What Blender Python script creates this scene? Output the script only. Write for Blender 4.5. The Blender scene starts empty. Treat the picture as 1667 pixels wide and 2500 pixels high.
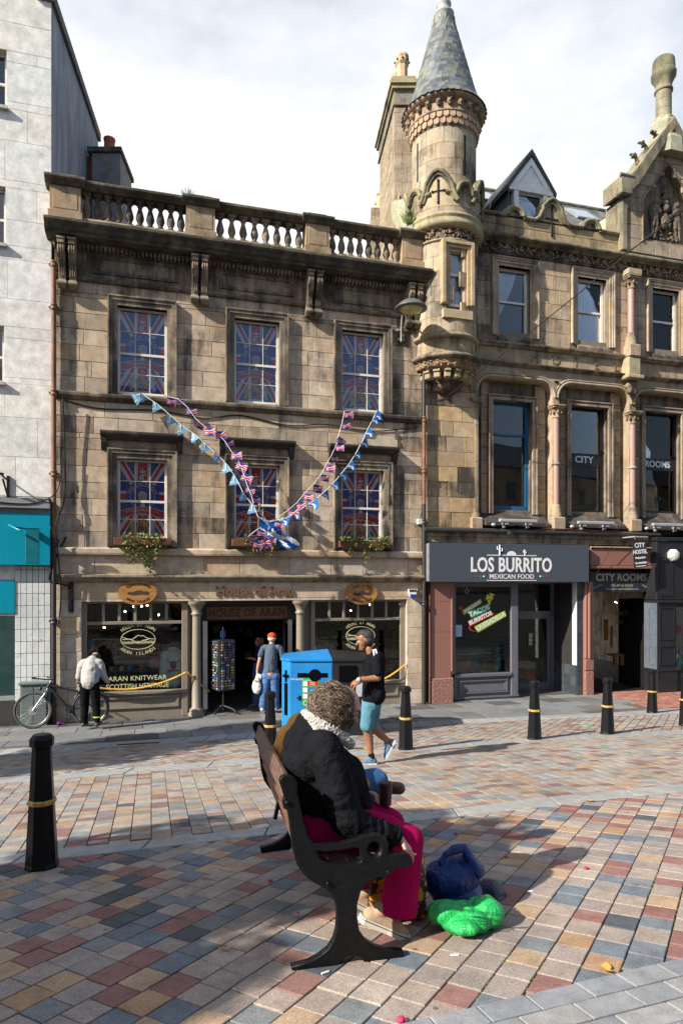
import bpy, bmesh, math, random
from mathutils import Vector, Matrix, Quaternion, noise
random.seed(11)
RAD = math.radians
SC = bpy.context.scene
COL = SC.collection
SCR = bpy.data.scenes.new('scratch'); SVL = SCR.view_layers[0]      # meshes are evaluated here, away from the built scene

# ------------------------------------------------------------ camera, world, sun, exposure
FPX, CX, CY, CAMZ = 1620.0, 833.5, 1420.0, 3.0
cd = bpy.data.cameras.new('camera'); cam = bpy.data.objects.new('camera', cd); COL.objects.link(cam)
cam.location = (0, 0, CAMZ); cam.rotation_euler = (RAD(90), 0, 0)
cd.sensor_width = 36; cd.lens = 36 * FPX / 2500; cd.shift_y = (CY - 1250) / 2500
cd.clip_start = 0.05; cd.clip_end = 1200
SC.camera = cam

SUN_AZ, SUN_EL = RAD(34), RAD(33)      # the light travels towards +X, a little towards +Y
sdir = Vector((math.cos(SUN_EL) * math.cos(SUN_AZ), math.cos(SUN_EL) * math.sin(SUN_AZ), -math.sin(SUN_EL)))
sl = bpy.data.lights.new('sun', 'SUN'); so = bpy.data.objects.new('sun', sl); COL.objects.link(so)
sl.energy = 5.0; sl.angle = RAD(0.55); sl.color = (1.0, 0.925, 0.80)
so.rotation_mode = 'QUATERNION'; so.rotation_quaternion = (-sdir).to_track_quat('Z', 'Y'); so.location = (-12, -6, 18)

wd = bpy.data.worlds.new('World'); SC.world = wd; wd.use_nodes = True
wn, wl = wd.node_tree.nodes, wd.node_tree.links
wn.clear()
w_out = wn.new('ShaderNodeOutputWorld'); w_bg = wn.new('ShaderNodeBackground')
w_sky = wn.new('ShaderNodeTexSky'); w_sky.sky_type = 'NISHITA'; w_sky.sun_disc = False
w_sky.sun_elevation = SUN_EL; w_sky.sun_rotation = RAD(236); w_sky.air_density = 1.0; w_sky.dust_density = 1.0
w_tc = wn.new('ShaderNodeTexCoord'); w_map = wn.new('ShaderNodeMapping')
w_map.inputs['Scale'].default_value = (1.0, 1.0, 2.2); w_map.inputs['Location'].default_value = (0.4, 0.1, 0.25)
w_no = wn.new('ShaderNodeTexNoise'); w_no.inputs['Scale'].default_value = 1.5; w_no.inputs['Detail'].default_value = 9
w_no.inputs['Roughness'].default_value = 0.58
w_sep = wn.new('ShaderNodeSeparateXYZ'); w_ma = wn.new('ShaderNodeMath'); w_ma.operation = 'MULTIPLY_ADD'
w_ma.inputs[1].default_value = 0.50
w_mb = wn.new('ShaderNodeMath'); w_mb.operation = 'MULTIPLY_ADD'; w_mb.inputs[1].default_value = -0.16
w_cr = wn.new('ShaderNodeMapRange'); w_cr.interpolation_type = 'SMOOTHSTEP'
w_cr.inputs['From Min'].default_value = 0.52; w_cr.inputs['From Max'].default_value = 0.95; w_cr.inputs['To Max'].default_value = 0.97
w_mix = wn.new('ShaderNodeMix'); w_mix.data_type = 'RGBA'; w_mix.inputs['B'].default_value = (6.3, 6.4, 6.6, 1)
wl.new(w_tc.outputs['Generated'], w_map.inputs['Vector']); wl.new(w_map.outputs[0], w_no.inputs['Vector'])
wl.new(w_tc.outputs['Generated'], w_sep.inputs[0])
wl.new(w_sep.outputs['Y'], w_ma.inputs[0]); wl.new(w_no.outputs['Fac'], w_ma.inputs[2])
wl.new(w_sep.outputs['X'], w_mb.inputs[0]); wl.new(w_ma.outputs[0], w_mb.inputs[2])
wl.new(w_mb.outputs[0], w_cr.inputs['Value']); wl.new(w_cr.outputs[0], w_mix.inputs['Factor'])
w_th = wn.new('ShaderNodeMix'); w_th.data_type = 'RGBA'; w_th.inputs['Factor'].default_value = 0.12; w_th.inputs['B'].default_value = (5.2, 5.6, 6.2, 1)   # thin high veil
wl.new(w_sky.outputs[0], w_th.inputs['A']); wl.new(w_th.outputs['Result'], w_mix.inputs['A']); wl.new(w_mix.outputs['Result'], w_bg.inputs['Color'])
w_bg.inputs['Strength'].default_value = 0.10
wl.new(w_bg.outputs[0], w_out.inputs[0])

SC.view_settings.view_transform = 'Standard'
SC.view_settings.look = 'None'
SC.view_settings.exposure = 0.82
SC.view_settings.gamma = 1.0
SC.view_settings.use_curve_mapping = False
SC.render.engine = 'CYCLES'
SC.cycles.max_bounces = 6; SC.cycles.diffuse_bounces = 3; SC.cycles.glossy_bounces = 3
SC.cycles.transparent_max_bounces = 10; SC.cycles.caustics_reflective = False; SC.cycles.caustics_refractive = False
SC.cycles.use_denoising = True

# ------------------------------------------------------------ surveyed frames
ALPHA = math.atan(0.286); CA, SA = math.cos(ALPHA), math.sin(ALPHA); Y0 = 15.76
FM = Matrix.Translation((0, Y0, 0)) @ Matrix.Rotation(ALPHA, 4, 'Z')   # facade frame: x along the row, y into it, z up

def fp(px, py, w=0.0):
 t = (px - CX) / FPX
 Y = (w + CA * Y0) / (CA - SA * t); X = t * Y
 return CA * X + SA * (Y - Y0), CAMZ - (py - CY) / FPX * Y
def U(px, w=0.0): return fp(px, 0, w)[0]
def ZZ(px, py, w=0.0): return fp(px, py, w)[1]

def plane_z(x, y): return 1.49 - .104 * max(y, -4) + .022 * x
def yk_(x): return 12.9 + .342 * x
def yf_(x): return 15.76 + .286 * x
def gz(x, y):
 x = max(-9, min(9.5, x)); yk, yf = yk_(x), yf_(x)
 if y <= yk: return plane_z(x, y)
 zk = plane_z(x, yk)
 if y < yf: return zk * (1 - (y - yk) / (yf - yk))
 return 0.0
def gp(px, py):
 t = (px - CX) / FPX; s = (py - CY) / FPX; a, b = 1.0, 60.0
 for _ in range(50):
  m = (a + b) / 2
  if CAMZ - s * m > gz(t * m, m): a = m
  else: b = m
 return Vector((t * a, a, gz(t * a, a)))
def gmat(x, y, rot=0.0, dz=0.0, e=.05):
 n = Vector((-(gz(x + e, y) - gz(x - e, y)) / (2 * e), -(gz(x, y + e) - gz(x, y - e)) / (2 * e), 1)).normalized()
 ax = Vector((math.cos(rot), math.sin(rot), 0)); ax = (ax - n * ax.dot(n)).normalized(); ay = n.cross(ax)
 m = Matrix((ax, ay, n)).transposed().to_4x4(); m.translation = Vector((x, y, gz(x, y) + dz))
 return m

# ------------------------------------------------------------ mesh builder
class MB:
 def __init__(s): s.v = []; s.f = []; s.m = []; s.s = []; s.T = None
 def add(s, vs, fs, mi=0, smooth=False):
  o = len(s.v)
  if s.T is not None: vs = [s.T @ Vector(v) for v in vs]
  s.v.extend([tuple(v) for v in vs])
  for f in fs: s.f.append(tuple(i + o for i in f)); s.m.append(mi); s.s.append(smooth)
  return s
 def box(s, x0, x1, y0, y1, z0, z1, mi=0, b=0.0):
  if x0 > x1: x0, x1 = x1, x0
  if y0 > y1: y0, y1 = y1, y0
  if z0 > z1: z0, z1 = z1, z0
  if b <= 0:
   vs = [(x0, y0, z0), (x1, y0, z0), (x1, y1, z0), (x0, y1, z0), (x0, y0, z1), (x1, y0, z1), (x1, y1, z1), (x0, y1, z1)]
   return s.add(vs, [(0, 3, 2, 1), (4, 5, 6, 7), (0, 1, 5, 4), (1, 2, 6, 5), (2, 3, 7, 6), (3, 0, 4, 7)], mi)
  b = min(b, (x1 - x0) * .45, (y1 - y0) * .45, (z1 - z0) * .45)
  vs = []
  for (x, sx) in ((x0, 1), (x1, -1)):
   for (y, sy) in ((y0, 1), (y1, -1)):
    for (z, sz) in ((z0, 1), (z1, -1)):
     vs += [(x, y + sy * b, z + sz * b), (x + sx * b, y, z + sz * b), (x + sx * b, y + sy * b, z)]
  I = lambda i, j, k, a: ((i * 2 + j) * 2 + k) * 3 + a
  fs = []
  for i in (0, 1):
   q = [I(i, 0, 0, 0), I(i, 1, 0, 0), I(i, 1, 1, 0), I(i, 0, 1, 0)]; fs.append(q if i else q[::-1])
   q = [I(0, i, 0, 1), I(1, i, 0, 1), I(1, i, 1, 1), I(0, i, 1, 1)]; fs.append(q[::-1] if i else q)
   q = [I(0, 0, i, 2), I(1, 0, i, 2), I(1, 1, i, 2), I(0, 1, i, 2)]; fs.append(q if i else q[::-1])
  for j in (0, 1):
   for k in (0, 1):
    fs.append((I(0, j, k, 1), I(1, j, k, 1), I(1, j, k, 2), I(0, j, k, 2)))
    fs.append((I(j, 0, k, 0), I(j, 1, k, 0), I(j, 1, k, 2), I(j, 0, k, 2)))
    fs.append((I(j, k, 0, 0), I(j, k, 1, 0), I(j, k, 1, 1), I(j, k, 0, 1)))
  for i in (0, 1):
   for j in (0, 1):
    for k in (0, 1): fs.append((I(i, j, k, 0), I(i, j, k, 1), I(i, j, k, 2)))
  return s.add(vs, fs, mi)
 def prism(s, poly, axis, a, b, mi=0, smooth=False):
  """poly: 2D points; axis 'x': (y,z), 'y': (x,z), 'z': (x,y)"""
  def P(p, t):
   return {'x': (t, p[0], p[1]), 'y': (p[0], t, p[1]), 'z': (p[0], p[1], t)}[axis]
  n = len(poly); vs = [P(p, a) for p in poly] + [P(p, b) for p in poly]
  s.add(vs, [tuple(range(n))[::-1], tuple(range(n, 2 * n))], mi)
  o = [(i, (i + 1) % n, (i + 1) % n + n, i + n) for i in range(n)]
  return s.add(vs, o, mi, smooth)
 def lathe(s, prof, c=(0, 0, 0), seg=24, mi=0, a0=0.0, a1=2 * math.pi, smooth=True, sx=1.0, sy=1.0):
  full = abs(a1 - a0 - 2 * math.pi) < 1e-6; n = seg if full else seg + 1
  vs = []
  for r, z in prof:
   for i in range(n):
    t = a0 + (a1 - a0) * i / seg; vs.append((c[0] + r * sx * math.cos(t), c[1] + r * sy * math.sin(t), c[2] + z))
  fs = []
  for j in range(len(prof) - 1):
   for i in range(seg):
    k = (i + 1) % n; fs.append((j * n + i, j * n + k, (j + 1) * n + k, (j + 1) * n + i))
  s.add(vs, fs, mi, smooth)
  if full:
   s.add(vs[:n], [tuple(range(n))[::-1]], mi); s.add(vs[-n:], [tuple(range(n))], mi)
  return s
 def tube(s, pts, r, seg=8, mi=0, smooth=True, cap=True):
  pts = [Vector(p) for p in pts]; n = len(pts); rs = r if isinstance(r, (list, tuple)) else [r] * n
  vs = []; up = None
  for i, p in enumerate(pts):
   d = (pts[min(i + 1, n - 1)] - pts[max(i - 1, 0)]).normalized()
   if up is None:
    up = Vector((0, 0, 1)) if abs(d.z) < .9 else Vector((0, 1, 0))
   a = d.cross(up).normalized(); b = a.cross(d).normalized(); up = b
   for k in range(seg):
    t = 2 * math.pi * k / seg; vs.append(p + (a * math.cos(t) + b * math.sin(t)) * rs[i])
  fs = [(j * seg + k, j * seg + (k + 1) % seg, (j + 1) * seg + (k + 1) % seg, (j + 1) * seg + k) for j in range(n - 1) for k in range(seg)]
  s.add(vs, fs, mi, smooth)
  if cap: s.add(vs[:seg], [tuple(range(seg))[::-1]], mi); s.add(vs[-seg:], [tuple(range(seg))], mi)
  return s
 def ell(s, c, r, seg=16, rings=10, mi=0, rot=None, smooth=True):
  vs = []; fs = []
  M = (rot or Matrix.Identity(3))
  for j in range(rings + 1):
   t = math.pi * j / rings
   for i in range(seg):
    p = 2 * math.pi * i / seg
    v = M @ Vector((r[0] * math.sin(t) * math.cos(p), r[1] * math.sin(t) * math.sin(p), r[2] * math.cos(t)))
    vs.append((c[0] + v.x, c[1] + v.y, c[2] + v.z))
  for j in range(rings):
   for i in range(seg):
    k = (i + 1) % seg; fs.append((j * seg + i, (j + 1) * seg + i, (j + 1) * seg + k, j * seg + k))
  return s.add(vs, fs, mi, smooth)
 def mesh(s, name):
  me = bpy.data.meshes.new(name); me.from_pydata(s.v, [], s.f)
  me.polygons.foreach_set('material_index', s.m); me.polygons.foreach_set('use_smooth', s.s)
  me.validate(); me.update()
  return me
 def build(s, name, mats, parent=None, color=None, kind=None, label=None, fix=False):
  me = s.mesh(name)
  if fix:
   bm = bmesh.new(); bm.from_mesh(me); bmesh.ops.remove_doubles(bm, verts=bm.verts, dist=1e-5)
   bmesh.ops.recalc_face_normals(bm, faces=bm.faces); bm.to_mesh(me); bm.free()
  return link(name, me, mats, parent, color, kind, label)

def link(name, me, mats, parent=None, color=None, kind=None, label=None, M=None):
 if mats is not None and len(me.materials) == 0:
  for m in (mats if isinstance(mats, (list, tuple)) else [mats]): me.materials.append(m)
 o = bpy.data.objects.new(name, me); COL.objects.link(o)
 if parent is not None: o.parent = parent
 if M is not None: o.matrix_local = M
 if color is not None: o.color = color
 if kind: o['kind'] = kind
 if label: o['label'] = label
 return o
def thing(name, label, cat, M=None, group=None):
 o = bpy.data.objects.new(name, None); COL.objects.link(o); o.empty_display_size = .2
 if M is not None: o.matrix_world = M
 o['label'] = label; o['category'] = cat
 if group: o['group'] = group
 return o
def tag(o, label, cat, group=None):
 o['label'] = label; o['category'] = cat
 if group: o['group'] = group
 return o

def outline_mesh(name, loops, depth, bevel=0.0, res=1, bres=1):
 """filled 2D outline with holes, extruded: loops are lists of (x,y); mesh lies in XY, thickness along Z"""
 cu = bpy.data.curves.new(name, 'CURVE'); cu.dimensions = '2D'; cu.fill_mode = 'BOTH'
 cu.extrude = depth / 2; cu.bevel_depth = bevel; cu.bevel_resolution = bres; cu.resolution_u = res
 for lp in loops:
  sp = cu.splines.new('POLY'); sp.points.add(len(lp) - 1); sp.use_cyclic_u = True
  for i, p in enumerate(lp): sp.points[i].co = (p[0], p[1], 0, 1)
 o = bpy.data.objects.new(name, cu); SCR.collection.objects.link(o)
 me = bpy.data.meshes.new_from_object(o); bpy.data.objects.remove(o); bpy.data.curves.remove(cu)
 return me
_tc = {}
def text_mesh(body, size, depth=.002, offset=0.0, sx=1.0, align='CENTER', spacing=1.0, shear=0.0):
 k = (body, size, depth, offset, sx, align, spacing, shear)
 if k in _tc: return _tc[k]
 cu = bpy.data.curves.new('text', 'FONT'); cu.body = body; cu.size = size; cu.extrude = depth / 2
 cu.align_x = align; cu.align_y = 'CENTER'; cu.offset = offset; cu.resolution_u = 3; cu.space_character = spacing; cu.shear = shear
 o = bpy.data.objects.new('text', cu); SCR.collection.objects.link(o); SVL.update()
 me = bpy.data.meshes.new_from_object(o); bpy.data.objects.remove(o); bpy.data.curves.remove(cu)
 for v in me.vertices: v.co.x *= sx
 _tc[k] = me
 return me
UP = Matrix(((1, 0, 0, 0), (0, 0, -1, 0), (0, 1, 0, 0), (0, 0, 0, 1)))   # XY lettering stood upright, facing -Y
def add_mesh(mb, me, M, mi=0):
 mb.add([M @ v.co for v in me.vertices], [tuple(p.vertices) for p in me.polygons], mi)
def text_on(mb, body, size, x, y, z, mi=0, depth=.002, rot=0.0, **kw):
 add_mesh(mb, text_mesh(body, size, depth, **kw), Matrix.Translation((x, y, z)) @ UP @ Matrix.Rotation(rot, 4, 'Z'), mi)
def arc_text(mb, body, size, cx, y, cz, r, a0, a1, mi=0, depth=.002, top=True, rz=None, **kw):
 n = len(body); rz = rz or r
 for i, ch in enumerate(body):
  if ch == ' ': continue
  a = a0 + (a1 - a0) * (i + .5) / n
  x, z = cx + r * math.cos(a), cz + rz * math.sin(a)
  tang = math.atan2(rz * math.cos(a), -r * math.sin(a)) + (math.pi if top else 0)
  add_mesh(mb, text_mesh(ch, size, depth, **kw), Matrix.Translation((x, y, z)) @ UP @ Matrix.Rotation(tang, 4, 'Z'), mi)

def blob(name, prims, mats, parent=None, vox=.015, sm=6, disp=None, color=None, label=None, M=None, post=None):
 mb = MB()
 for p in prims:
  if p[0] == 'c':
   _, a, ra, b, rb = p; a = Vector(a); b = Vector(b); d = b - a; n = 7
   if d.length < 1e-5: mb.ell(a, (ra,) * 3); continue
   u = d.normalized(); pts, rs = [], []
   for i in range(5):
    t = math.pi / 2 * (i / 4.0); pts.append(a - u * ra * math.cos(t)); rs.append(max(ra * math.sin(t), .0005))
   for i in range(1, 4): pts.append(a + d * i / 4); rs.append(ra + (rb - ra) * i / 4)
   for i in range(5):
    t = math.pi / 2 * (i / 4.0); pts.append(b + u * rb * math.sin(t)); rs.append(max(rb * math.cos(t), .0005))
   mb.tube(pts, rs, 14)
  elif p[0] == 'e':
   rot = None
   if len(p) > 3: rot = Matrix.Rotation(p[3][0], 3, 'X') @ Matrix.Rotation(p[3][1], 3, 'Y') @ Matrix.Rotation(p[3][2], 3, 'Z')
   mb.ell(p[1], p[2], 20, 12, rot=rot)
  elif p[0] == 'b':
   mb.box(*p[1])
 me = mb.mesh(name)
 o = bpy.data.objects.new(name, me); SCR.collection.objects.link(o)
 md = o.modifiers.new('r', 'REMESH'); md.mode = 'VOXEL'; md.voxel_size = vox; md.use_smooth_shade = True
 if sm: s2 = o.modifiers.new('s', 'SMOOTH'); s2.iterations = sm; s2.factor = .5
 SVL.update(); dg = SVL.depsgraph
 nm = bpy.data.meshes.new_from_object(o.evaluated_get(dg)); bpy.data.objects.remove(o); bpy.data.meshes.remove(me)
 nm.name = name
 if disp:
  amp, sc, st = disp
  nn = [v.normal.copy() for v in nm.vertices]
  for v, vn in zip(nm.vertices, nn):
   c = v.co; q = Vector((c.x * sc[0], c.y * sc[1], c.z * sc[2]))
   h = 1 - abs(noise.noise(q)) * 2; h2 = noise.noise(q * 2.3 + Vector((3, 1, 7)))
   v.co = c + vn * (amp * (h * .8 + h2 * st))
 if post:
  for v in nm.vertices: v.co = post(v.co)
 for p in nm.polygons: p.use_smooth = True
 nm.materials.clear()
 return link(name, nm, mats, parent, color, None, label, M)

# ------------------------------------------------------------ materials
def nodes(name):
 m = bpy.data.materials.new(name); m.use_nodes = True; nt = m.node_tree
 return m, nt.nodes, nt.links, nt.nodes['Principled BSDF']
def N(ns, t, **kw):
 n = ns.new(t)
 for k, v in kw.items(): setattr(n, k, v)
 return n
def mixc(ns, ls, fac, a, b, mode='MIX'):
 n = ns.new('ShaderNodeMix'); n.data_type = 'RGBA'; n.blend_type = mode
 for sock, v in (('Factor', fac), ('A', a), ('B', b)):
  if hasattr(v, 'links'): ls.new(v, n.inputs[sock])
  elif sock == 'Factor': n.inputs[sock].default_value = v
  else: n.inputs[sock].default_value = (*v[:3], 1)
 return n.outputs['Result']
def nz(ns, ls, scale, detail=4, rough=.55, vec=None, sc3=None, obj=False):
 n = ns.new('ShaderNodeTexNoise'); n.inputs['Scale'].default_value = scale; n.inputs['Detail'].default_value = detail
 n.inputs['Roughness'].default_value = rough
 src = vec
 if src is None:
  if obj: src = ns.new('ShaderNodeTexCoord').outputs['Object']
  else: src = ns.new('ShaderNodeNewGeometry').outputs['Position']
 if sc3:
  mp = ns.new('ShaderNodeMapping'); mp.inputs['Scale'].default_value = sc3; ls.new(src, mp.inputs['Vector']); src = mp.outputs[0]
 ls.new(src, n.inputs['Vector'])
 return n.outputs['Fac']
def mr(ns, ls, v, a, b, c=0.0, d=1.0, smooth=False):
 n = ns.new('ShaderNodeMapRange'); n.inputs['From Min'].default_value = a; n.inputs['From Max'].default_value = b
 n.inputs['To Min'].default_value = c; n.inputs['To Max'].default_value = d
 if smooth: n.interpolation_type = 'SMOOTHSTEP'
 ls.new(v, n.inputs['Value']); return n.outputs[0]
def math_(ns, ls, op, a, b):
 n = ns.new('ShaderNodeMath'); n.operation = op
 for i, v in enumerate((a, b)):
  if hasattr(v, 'links'): ls.new(v, n.inputs[i])
  else: n.inputs[i].default_value = v
 return n.outputs[0]
def bump(ns, ls, bs, h, st, dist=.01):
 n = ns.new('ShaderNodeBump'); n.inputs['Strength'].default_value = st; n.inputs['Distance'].default_value = dist
 ls.new(h, n.inputs['Height']); ls.new(n.outputs[0], bs.inputs['Normal'])

def mat(name, c, rough=.6, metal=0.0, var=.15, vs=6, bs=60, bst=.15, spec=.5, obj=False, dirt=0.0, emit=0.0, sss=0.0, coat=0.0, dist=.004, sc3=None):
 m, ns, ls, b = nodes(name)
 b.inputs['Roughness'].default_value = rough; b.inputs['Metallic'].default_value = metal
 b.inputs['Specular IOR Level'].default_value = spec
 if coat: b.inputs['Coat Weight'].default_value = coat; b.inputs['Coat Roughness'].default_value = .1
 f = nz(ns, ls, vs, 5, .6, obj=obj, sc3=sc3)
 f = mr(ns, ls, f, .3, .7, 1 - var, 1 + var)
 cc = mixc(ns, ls, 1.0, c, f, 'MULTIPLY') if True else None
 if dirt:
  d = mr(ns, ls, nz(ns, ls, vs * .7, 6, .7, obj=obj), .5, .75, 0, dirt, True)
  cc = mixc(ns, ls, d, cc, (.05, .045, .04))
 ls.new(cc, b.inputs['Base Color'])
 if bst: bump(ns, ls, b, nz(ns, ls, bs, 4, .6, obj=obj), bst, dist)
 if emit: b.inputs['Emission Color'].default_value = (*c, 1); b.inputs['Emission Strength'].default_value = emit
 if sss: b.inputs['Subsurface Weight'].default_value = sss; b.inputs['Subsurface Radius'].default_value = (.02, .008, .004); b.inputs['Subsurface Scale'].default_value = .5
 return m

def stone_mat(name, moss=0.0, lo=.56, hi=.80, iron=.5):
 """object colour gives the stone's own tint, its alpha how much soot it carries"""
 m, ns, ls, b = nodes(name)
 oi = ns.new('ShaderNodeObjectInfo'); b.inputs['Roughness'].default_value = .9; b.inputs['Specular IOR Level'].default_value = .25
 big = nz(ns, ls, 1.1, 7, .62); streak = nz(ns, ls, 1.0, 6, .65, sc3=(5, 5, .8)); fine = nz(ns, ls, 22, 6, .7); med = nz(ns, ls, 5, 5, .6)
 tone = mr(ns, ls, med, .25, .75, .70, 1.26)
 c = mixc(ns, ls, 1.0, oi.outputs['Color'], tone, 'MULTIPLY')
 c = mixc(ns, ls, mr(ns, ls, nz(ns, ls, 2.3, 5, .6), .45, .75, 0, iron, True), c, (.42, .27, .14))      # iron staining
 c = mixc(ns, ls, mr(ns, ls, fine, .3, .75, .0, .4), c, mixc(ns, ls, 1.0, c, (.55, .52, .5), 'MULTIPLY'))
 s = math_(ns, ls, 'ADD', math_(ns, ls, 'MULTIPLY', big, .5), math_(ns, ls, 'MULTIPLY', streak, .5))
 s = math_(ns, ls, 'ADD', s, math_(ns, ls, 'MULTIPLY', fine, .12))
 s = math_(ns, ls, 'ADD', s, math_(ns, ls, 'MULTIPLY', math_(ns, ls, 'SUBTRACT', oi.outputs['Alpha'], .35), .42))
 k = mr(ns, ls, s, lo, hi, 0, .93, True)
 c = mixc(ns, ls, k, c, (.042, .038, .036))
 if moss:
  k2 = mr(ns, ls, nz(ns, ls, 3.0, 6, .65), .45, .68, 0, moss, True)
  c = mixc(ns, ls, k2, c, (.21, .20, .10))
 ls.new(c, b.inputs['Base Color'])
 bump(ns, ls, b, nz(ns, ls, 35, 6, .7), .45, .012)
 return m

def ramp_mat(name, cols, island=False, rough=.75, var=.22, bs=120, bst=.35, spec=.35, moss=0.0, scale=9, gum=False):
 m, ns, ls, b = nodes(name); b.inputs['Roughness'].default_value = rough; b.inputs['Specular IOR Level'].default_value = spec
 src = ns.new('ShaderNodeNewGeometry').outputs['Random Per Island'] if island else ns.new('ShaderNodeObjectInfo').outputs['Random']
 r = ns.new('ShaderNodeValToRGB'); r.color_ramp.interpolation = 'CONSTANT'; e = r.color_ramp.elements
 e[0].position = 0; e[0].color = (*cols[0], 1)
 for i, c in enumerate(cols[1:]):
  if i == 0: e[1].position = 1 / len(cols); e[1].color = (*c, 1)
  else: q = e.new((i + 1) / len(cols)); q.color = (*c, 1)
 ls.new(src, r.inputs[0])
 big = nz(ns, ls, scale, 5, .6); sp = nz(ns, ls, bs, 3, .8); wide = nz(ns, ls, .8, 5, .6)
 c = mixc(ns, ls, 1.0, r.outputs[0], mr(ns, ls, big, .3, .7, 1 - var, 1 + var), 'MULTIPLY')
 c = mixc(ns, ls, 1.0, c, mr(ns, ls, sp, .32, .68, .58, 1.42), 'MULTIPLY')
 c = mixc(ns, ls, 1.0, c, mr(ns, ls, wide, .3, .7, .86, 1.12), 'MULTIPLY')
 c = mixc(ns, ls, mr(ns, ls, nz(ns, ls, 4.5, 7, .75), .54, .72, 0, .5, True), c, (.10, .09, .08))
 if gum:
  for sc_, th_, col in ((3.1, .05, (.05, .045, .042)), (2.3, .035, (.5, .47, .43))):
   v = ns.new('ShaderNodeTexVoronoi'); v.inputs['Scale'].default_value = sc_; g_ = ns.new('ShaderNodeNewGeometry'); ls.new(g_.outputs['Position'], v.inputs['Vector'])
   c = mixc(ns, ls, mr(ns, ls, v.outputs['Distance'], th_ * .7, th_, .65, 0), c, col)
 if moss: c = mixc(ns, ls, mr(ns, ls, nz(ns, ls, 2.2, 6, .7), .5, .72, 0, moss, True), c, (.25, .24, .09))
 ls.new(c, b.inputs['Base Color']); bump(ns, ls, b, sp, bst, .004)
 return m

def glass_mat(name, tint=(.9, .93, .95), refl=1.0, ior=1.5, rough=0.0):
 m = bpy.data.materials.new(name); m.use_nodes = True; ns, ls = m.node_tree.nodes, m.node_tree.links; ns.clear()
 o = ns.new('ShaderNodeOutputMaterial'); t = ns.new('ShaderNodeBsdfTransparent'); g = ns.new('ShaderNodeBsdfGlossy'); x = ns.new('ShaderNodeMixShader')
 t.inputs[0].default_value = (*tint, 1); g.inputs['Roughness'].default_value = rough; g.inputs[0].default_value = (refl, refl, refl, 1)
 fr = ns.new('ShaderNodeFresnel'); fr.inputs['IOR'].default_value = ior
 bp_ = ns.new('ShaderNodeBump'); bp_.inputs['Strength'].default_value = .04; bp_.inputs['Distance'].default_value = .02
 ls.new(nz(ns, ls, 1.6, 2, .5), bp_.inputs['Height']); ls.new(bp_.outputs[0], g.inputs['Normal'])
 ls.new(fr.outputs[0], x.inputs[0]); ls.new(t.outputs[0], x.inputs[1]); ls.new(g.outputs[0], x.inputs[2]); ls.new(x.outputs[0], o.inputs[0])
 return m

def wood_mat(name, c1, c2, rough=.55, sc3=(1, 12, 12), spec=.4):
 m, ns, ls, b = nodes(name); b.inputs['Roughness'].default_value = rough; b.inputs['Specular IOR Level'].default_value = spec
 f = nz(ns, ls, 6, 6, .6, obj=True, sc3=sc3)
 c = mixc(ns, ls, mr(ns, ls, f, .35, .65), c1, c2); c = mixc(ns, ls, mr(ns, ls, nz(ns, ls, 9, 5, .7), .55, .75, 0, .5, True), c, (.05, .035, .03))
 ls.new(c, b.inputs['Base Color']); bump(ns, ls, b, f, .3, .004); return m

def cloth_mat(name, c, rough=.9, var=.12, scale=300, fold=0.0, fs=9, sheen=0.0, sc3=None):
 m, ns, ls, b = nodes(name); b.inputs['Roughness'].default_value = rough; b.inputs['Specular IOR Level'].default_value = .25
 b.inputs['Specular IOR Level'].default_value = .05
 f = nz(ns, ls, 7, 5, .6, obj=True)
 cc = mixc(ns, ls, 1.0, c, mr(ns, ls, f, .3, .7, 1 - var, 1 + var), 'MULTIPLY')
 cc = mixc(ns, ls, 1.0, cc, mr(ns, ls, nz(ns, ls, scale, 2, .5, obj=True), .3, .7, .85, 1.15), 'MULTIPLY')
 ls.new(cc, b.inputs['Base Color'])
 h = nz(ns, ls, fs, 4, .55, obj=True, sc3=sc3); bump(ns, ls, b, h, fold if fold else .2, .05)
 return m

STONE = stone_mat('sandstone'); MOSSY = stone_mat('mossy_stone', .4)
def tint(c, soot, j=.10):
 k = 1 + random.uniform(-j, j); q = random.uniform(-.03, .03)
 return (c[0] * k * (1 + q), c[1] * k, c[2] * k * (1 - q), max(0, min(1, soot)))
SAND = [(.52, .42, .31), (.47, .38, .285), (.56, .46, .35), (.46, .355, .25), (.53, .41, .31), (.50, .42, .33)]
PALE = [(.58, .47, .35), (.55, .45, .34), (.60, .50, .40), (.54, .41, .28), (.58, .49, .40)]
def sand(soot=.35, pal=SAND): return tint(random.choice(pal), soot)
# ------------------------------------------------------------ ground and paving
JOINT = mat('joint_sand', (.105, .088, .068), .95, var=.3, vs=14, bs=90, bst=.5)
def joint_moss():
 m, ns, ls, b = nodes('mossy_joint_sand'); b.inputs['Roughness'].default_value = .95
 c = mixc(ns, ls, mr(ns, ls, nz(ns, ls, 1.6, 6, .7), .50, .64, 0, 1, True), (.075, .062, .048), (.13, .16, .035))
 ls.new(c, b.inputs['Base Color']); bump(ns, ls, b, nz(ns, ls, 90, 4, .7), .6, .01); return m
JMOSS = joint_moss()
CA_ = [(0.297, 0.248, 0.216), (0.324, 0.261, 0.221), (0.360, 0.243, 0.153), (0.225, 0.113, 0.099), (0.144, 0.167, 0.194), (0.306, 0.252, 0.225), (0.270, 0.230, 0.207), (0.378, 0.270, 0.180), (0.158, 0.176, 0.198), (0.333, 0.270, 0.230),
       (0.252, 0.135, 0.117), (0.297, 0.243, 0.211), (0.077, 0.086, 0.095), (0.351, 0.221, 0.131), (0.135, 0.153, 0.180), (0.369, 0.310, 0.261), (0.279, 0.234, 0.211), (0.234, 0.122, 0.108), (0.315, 0.257, 0.216), (0.180, 0.194, 0.198)]
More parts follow.
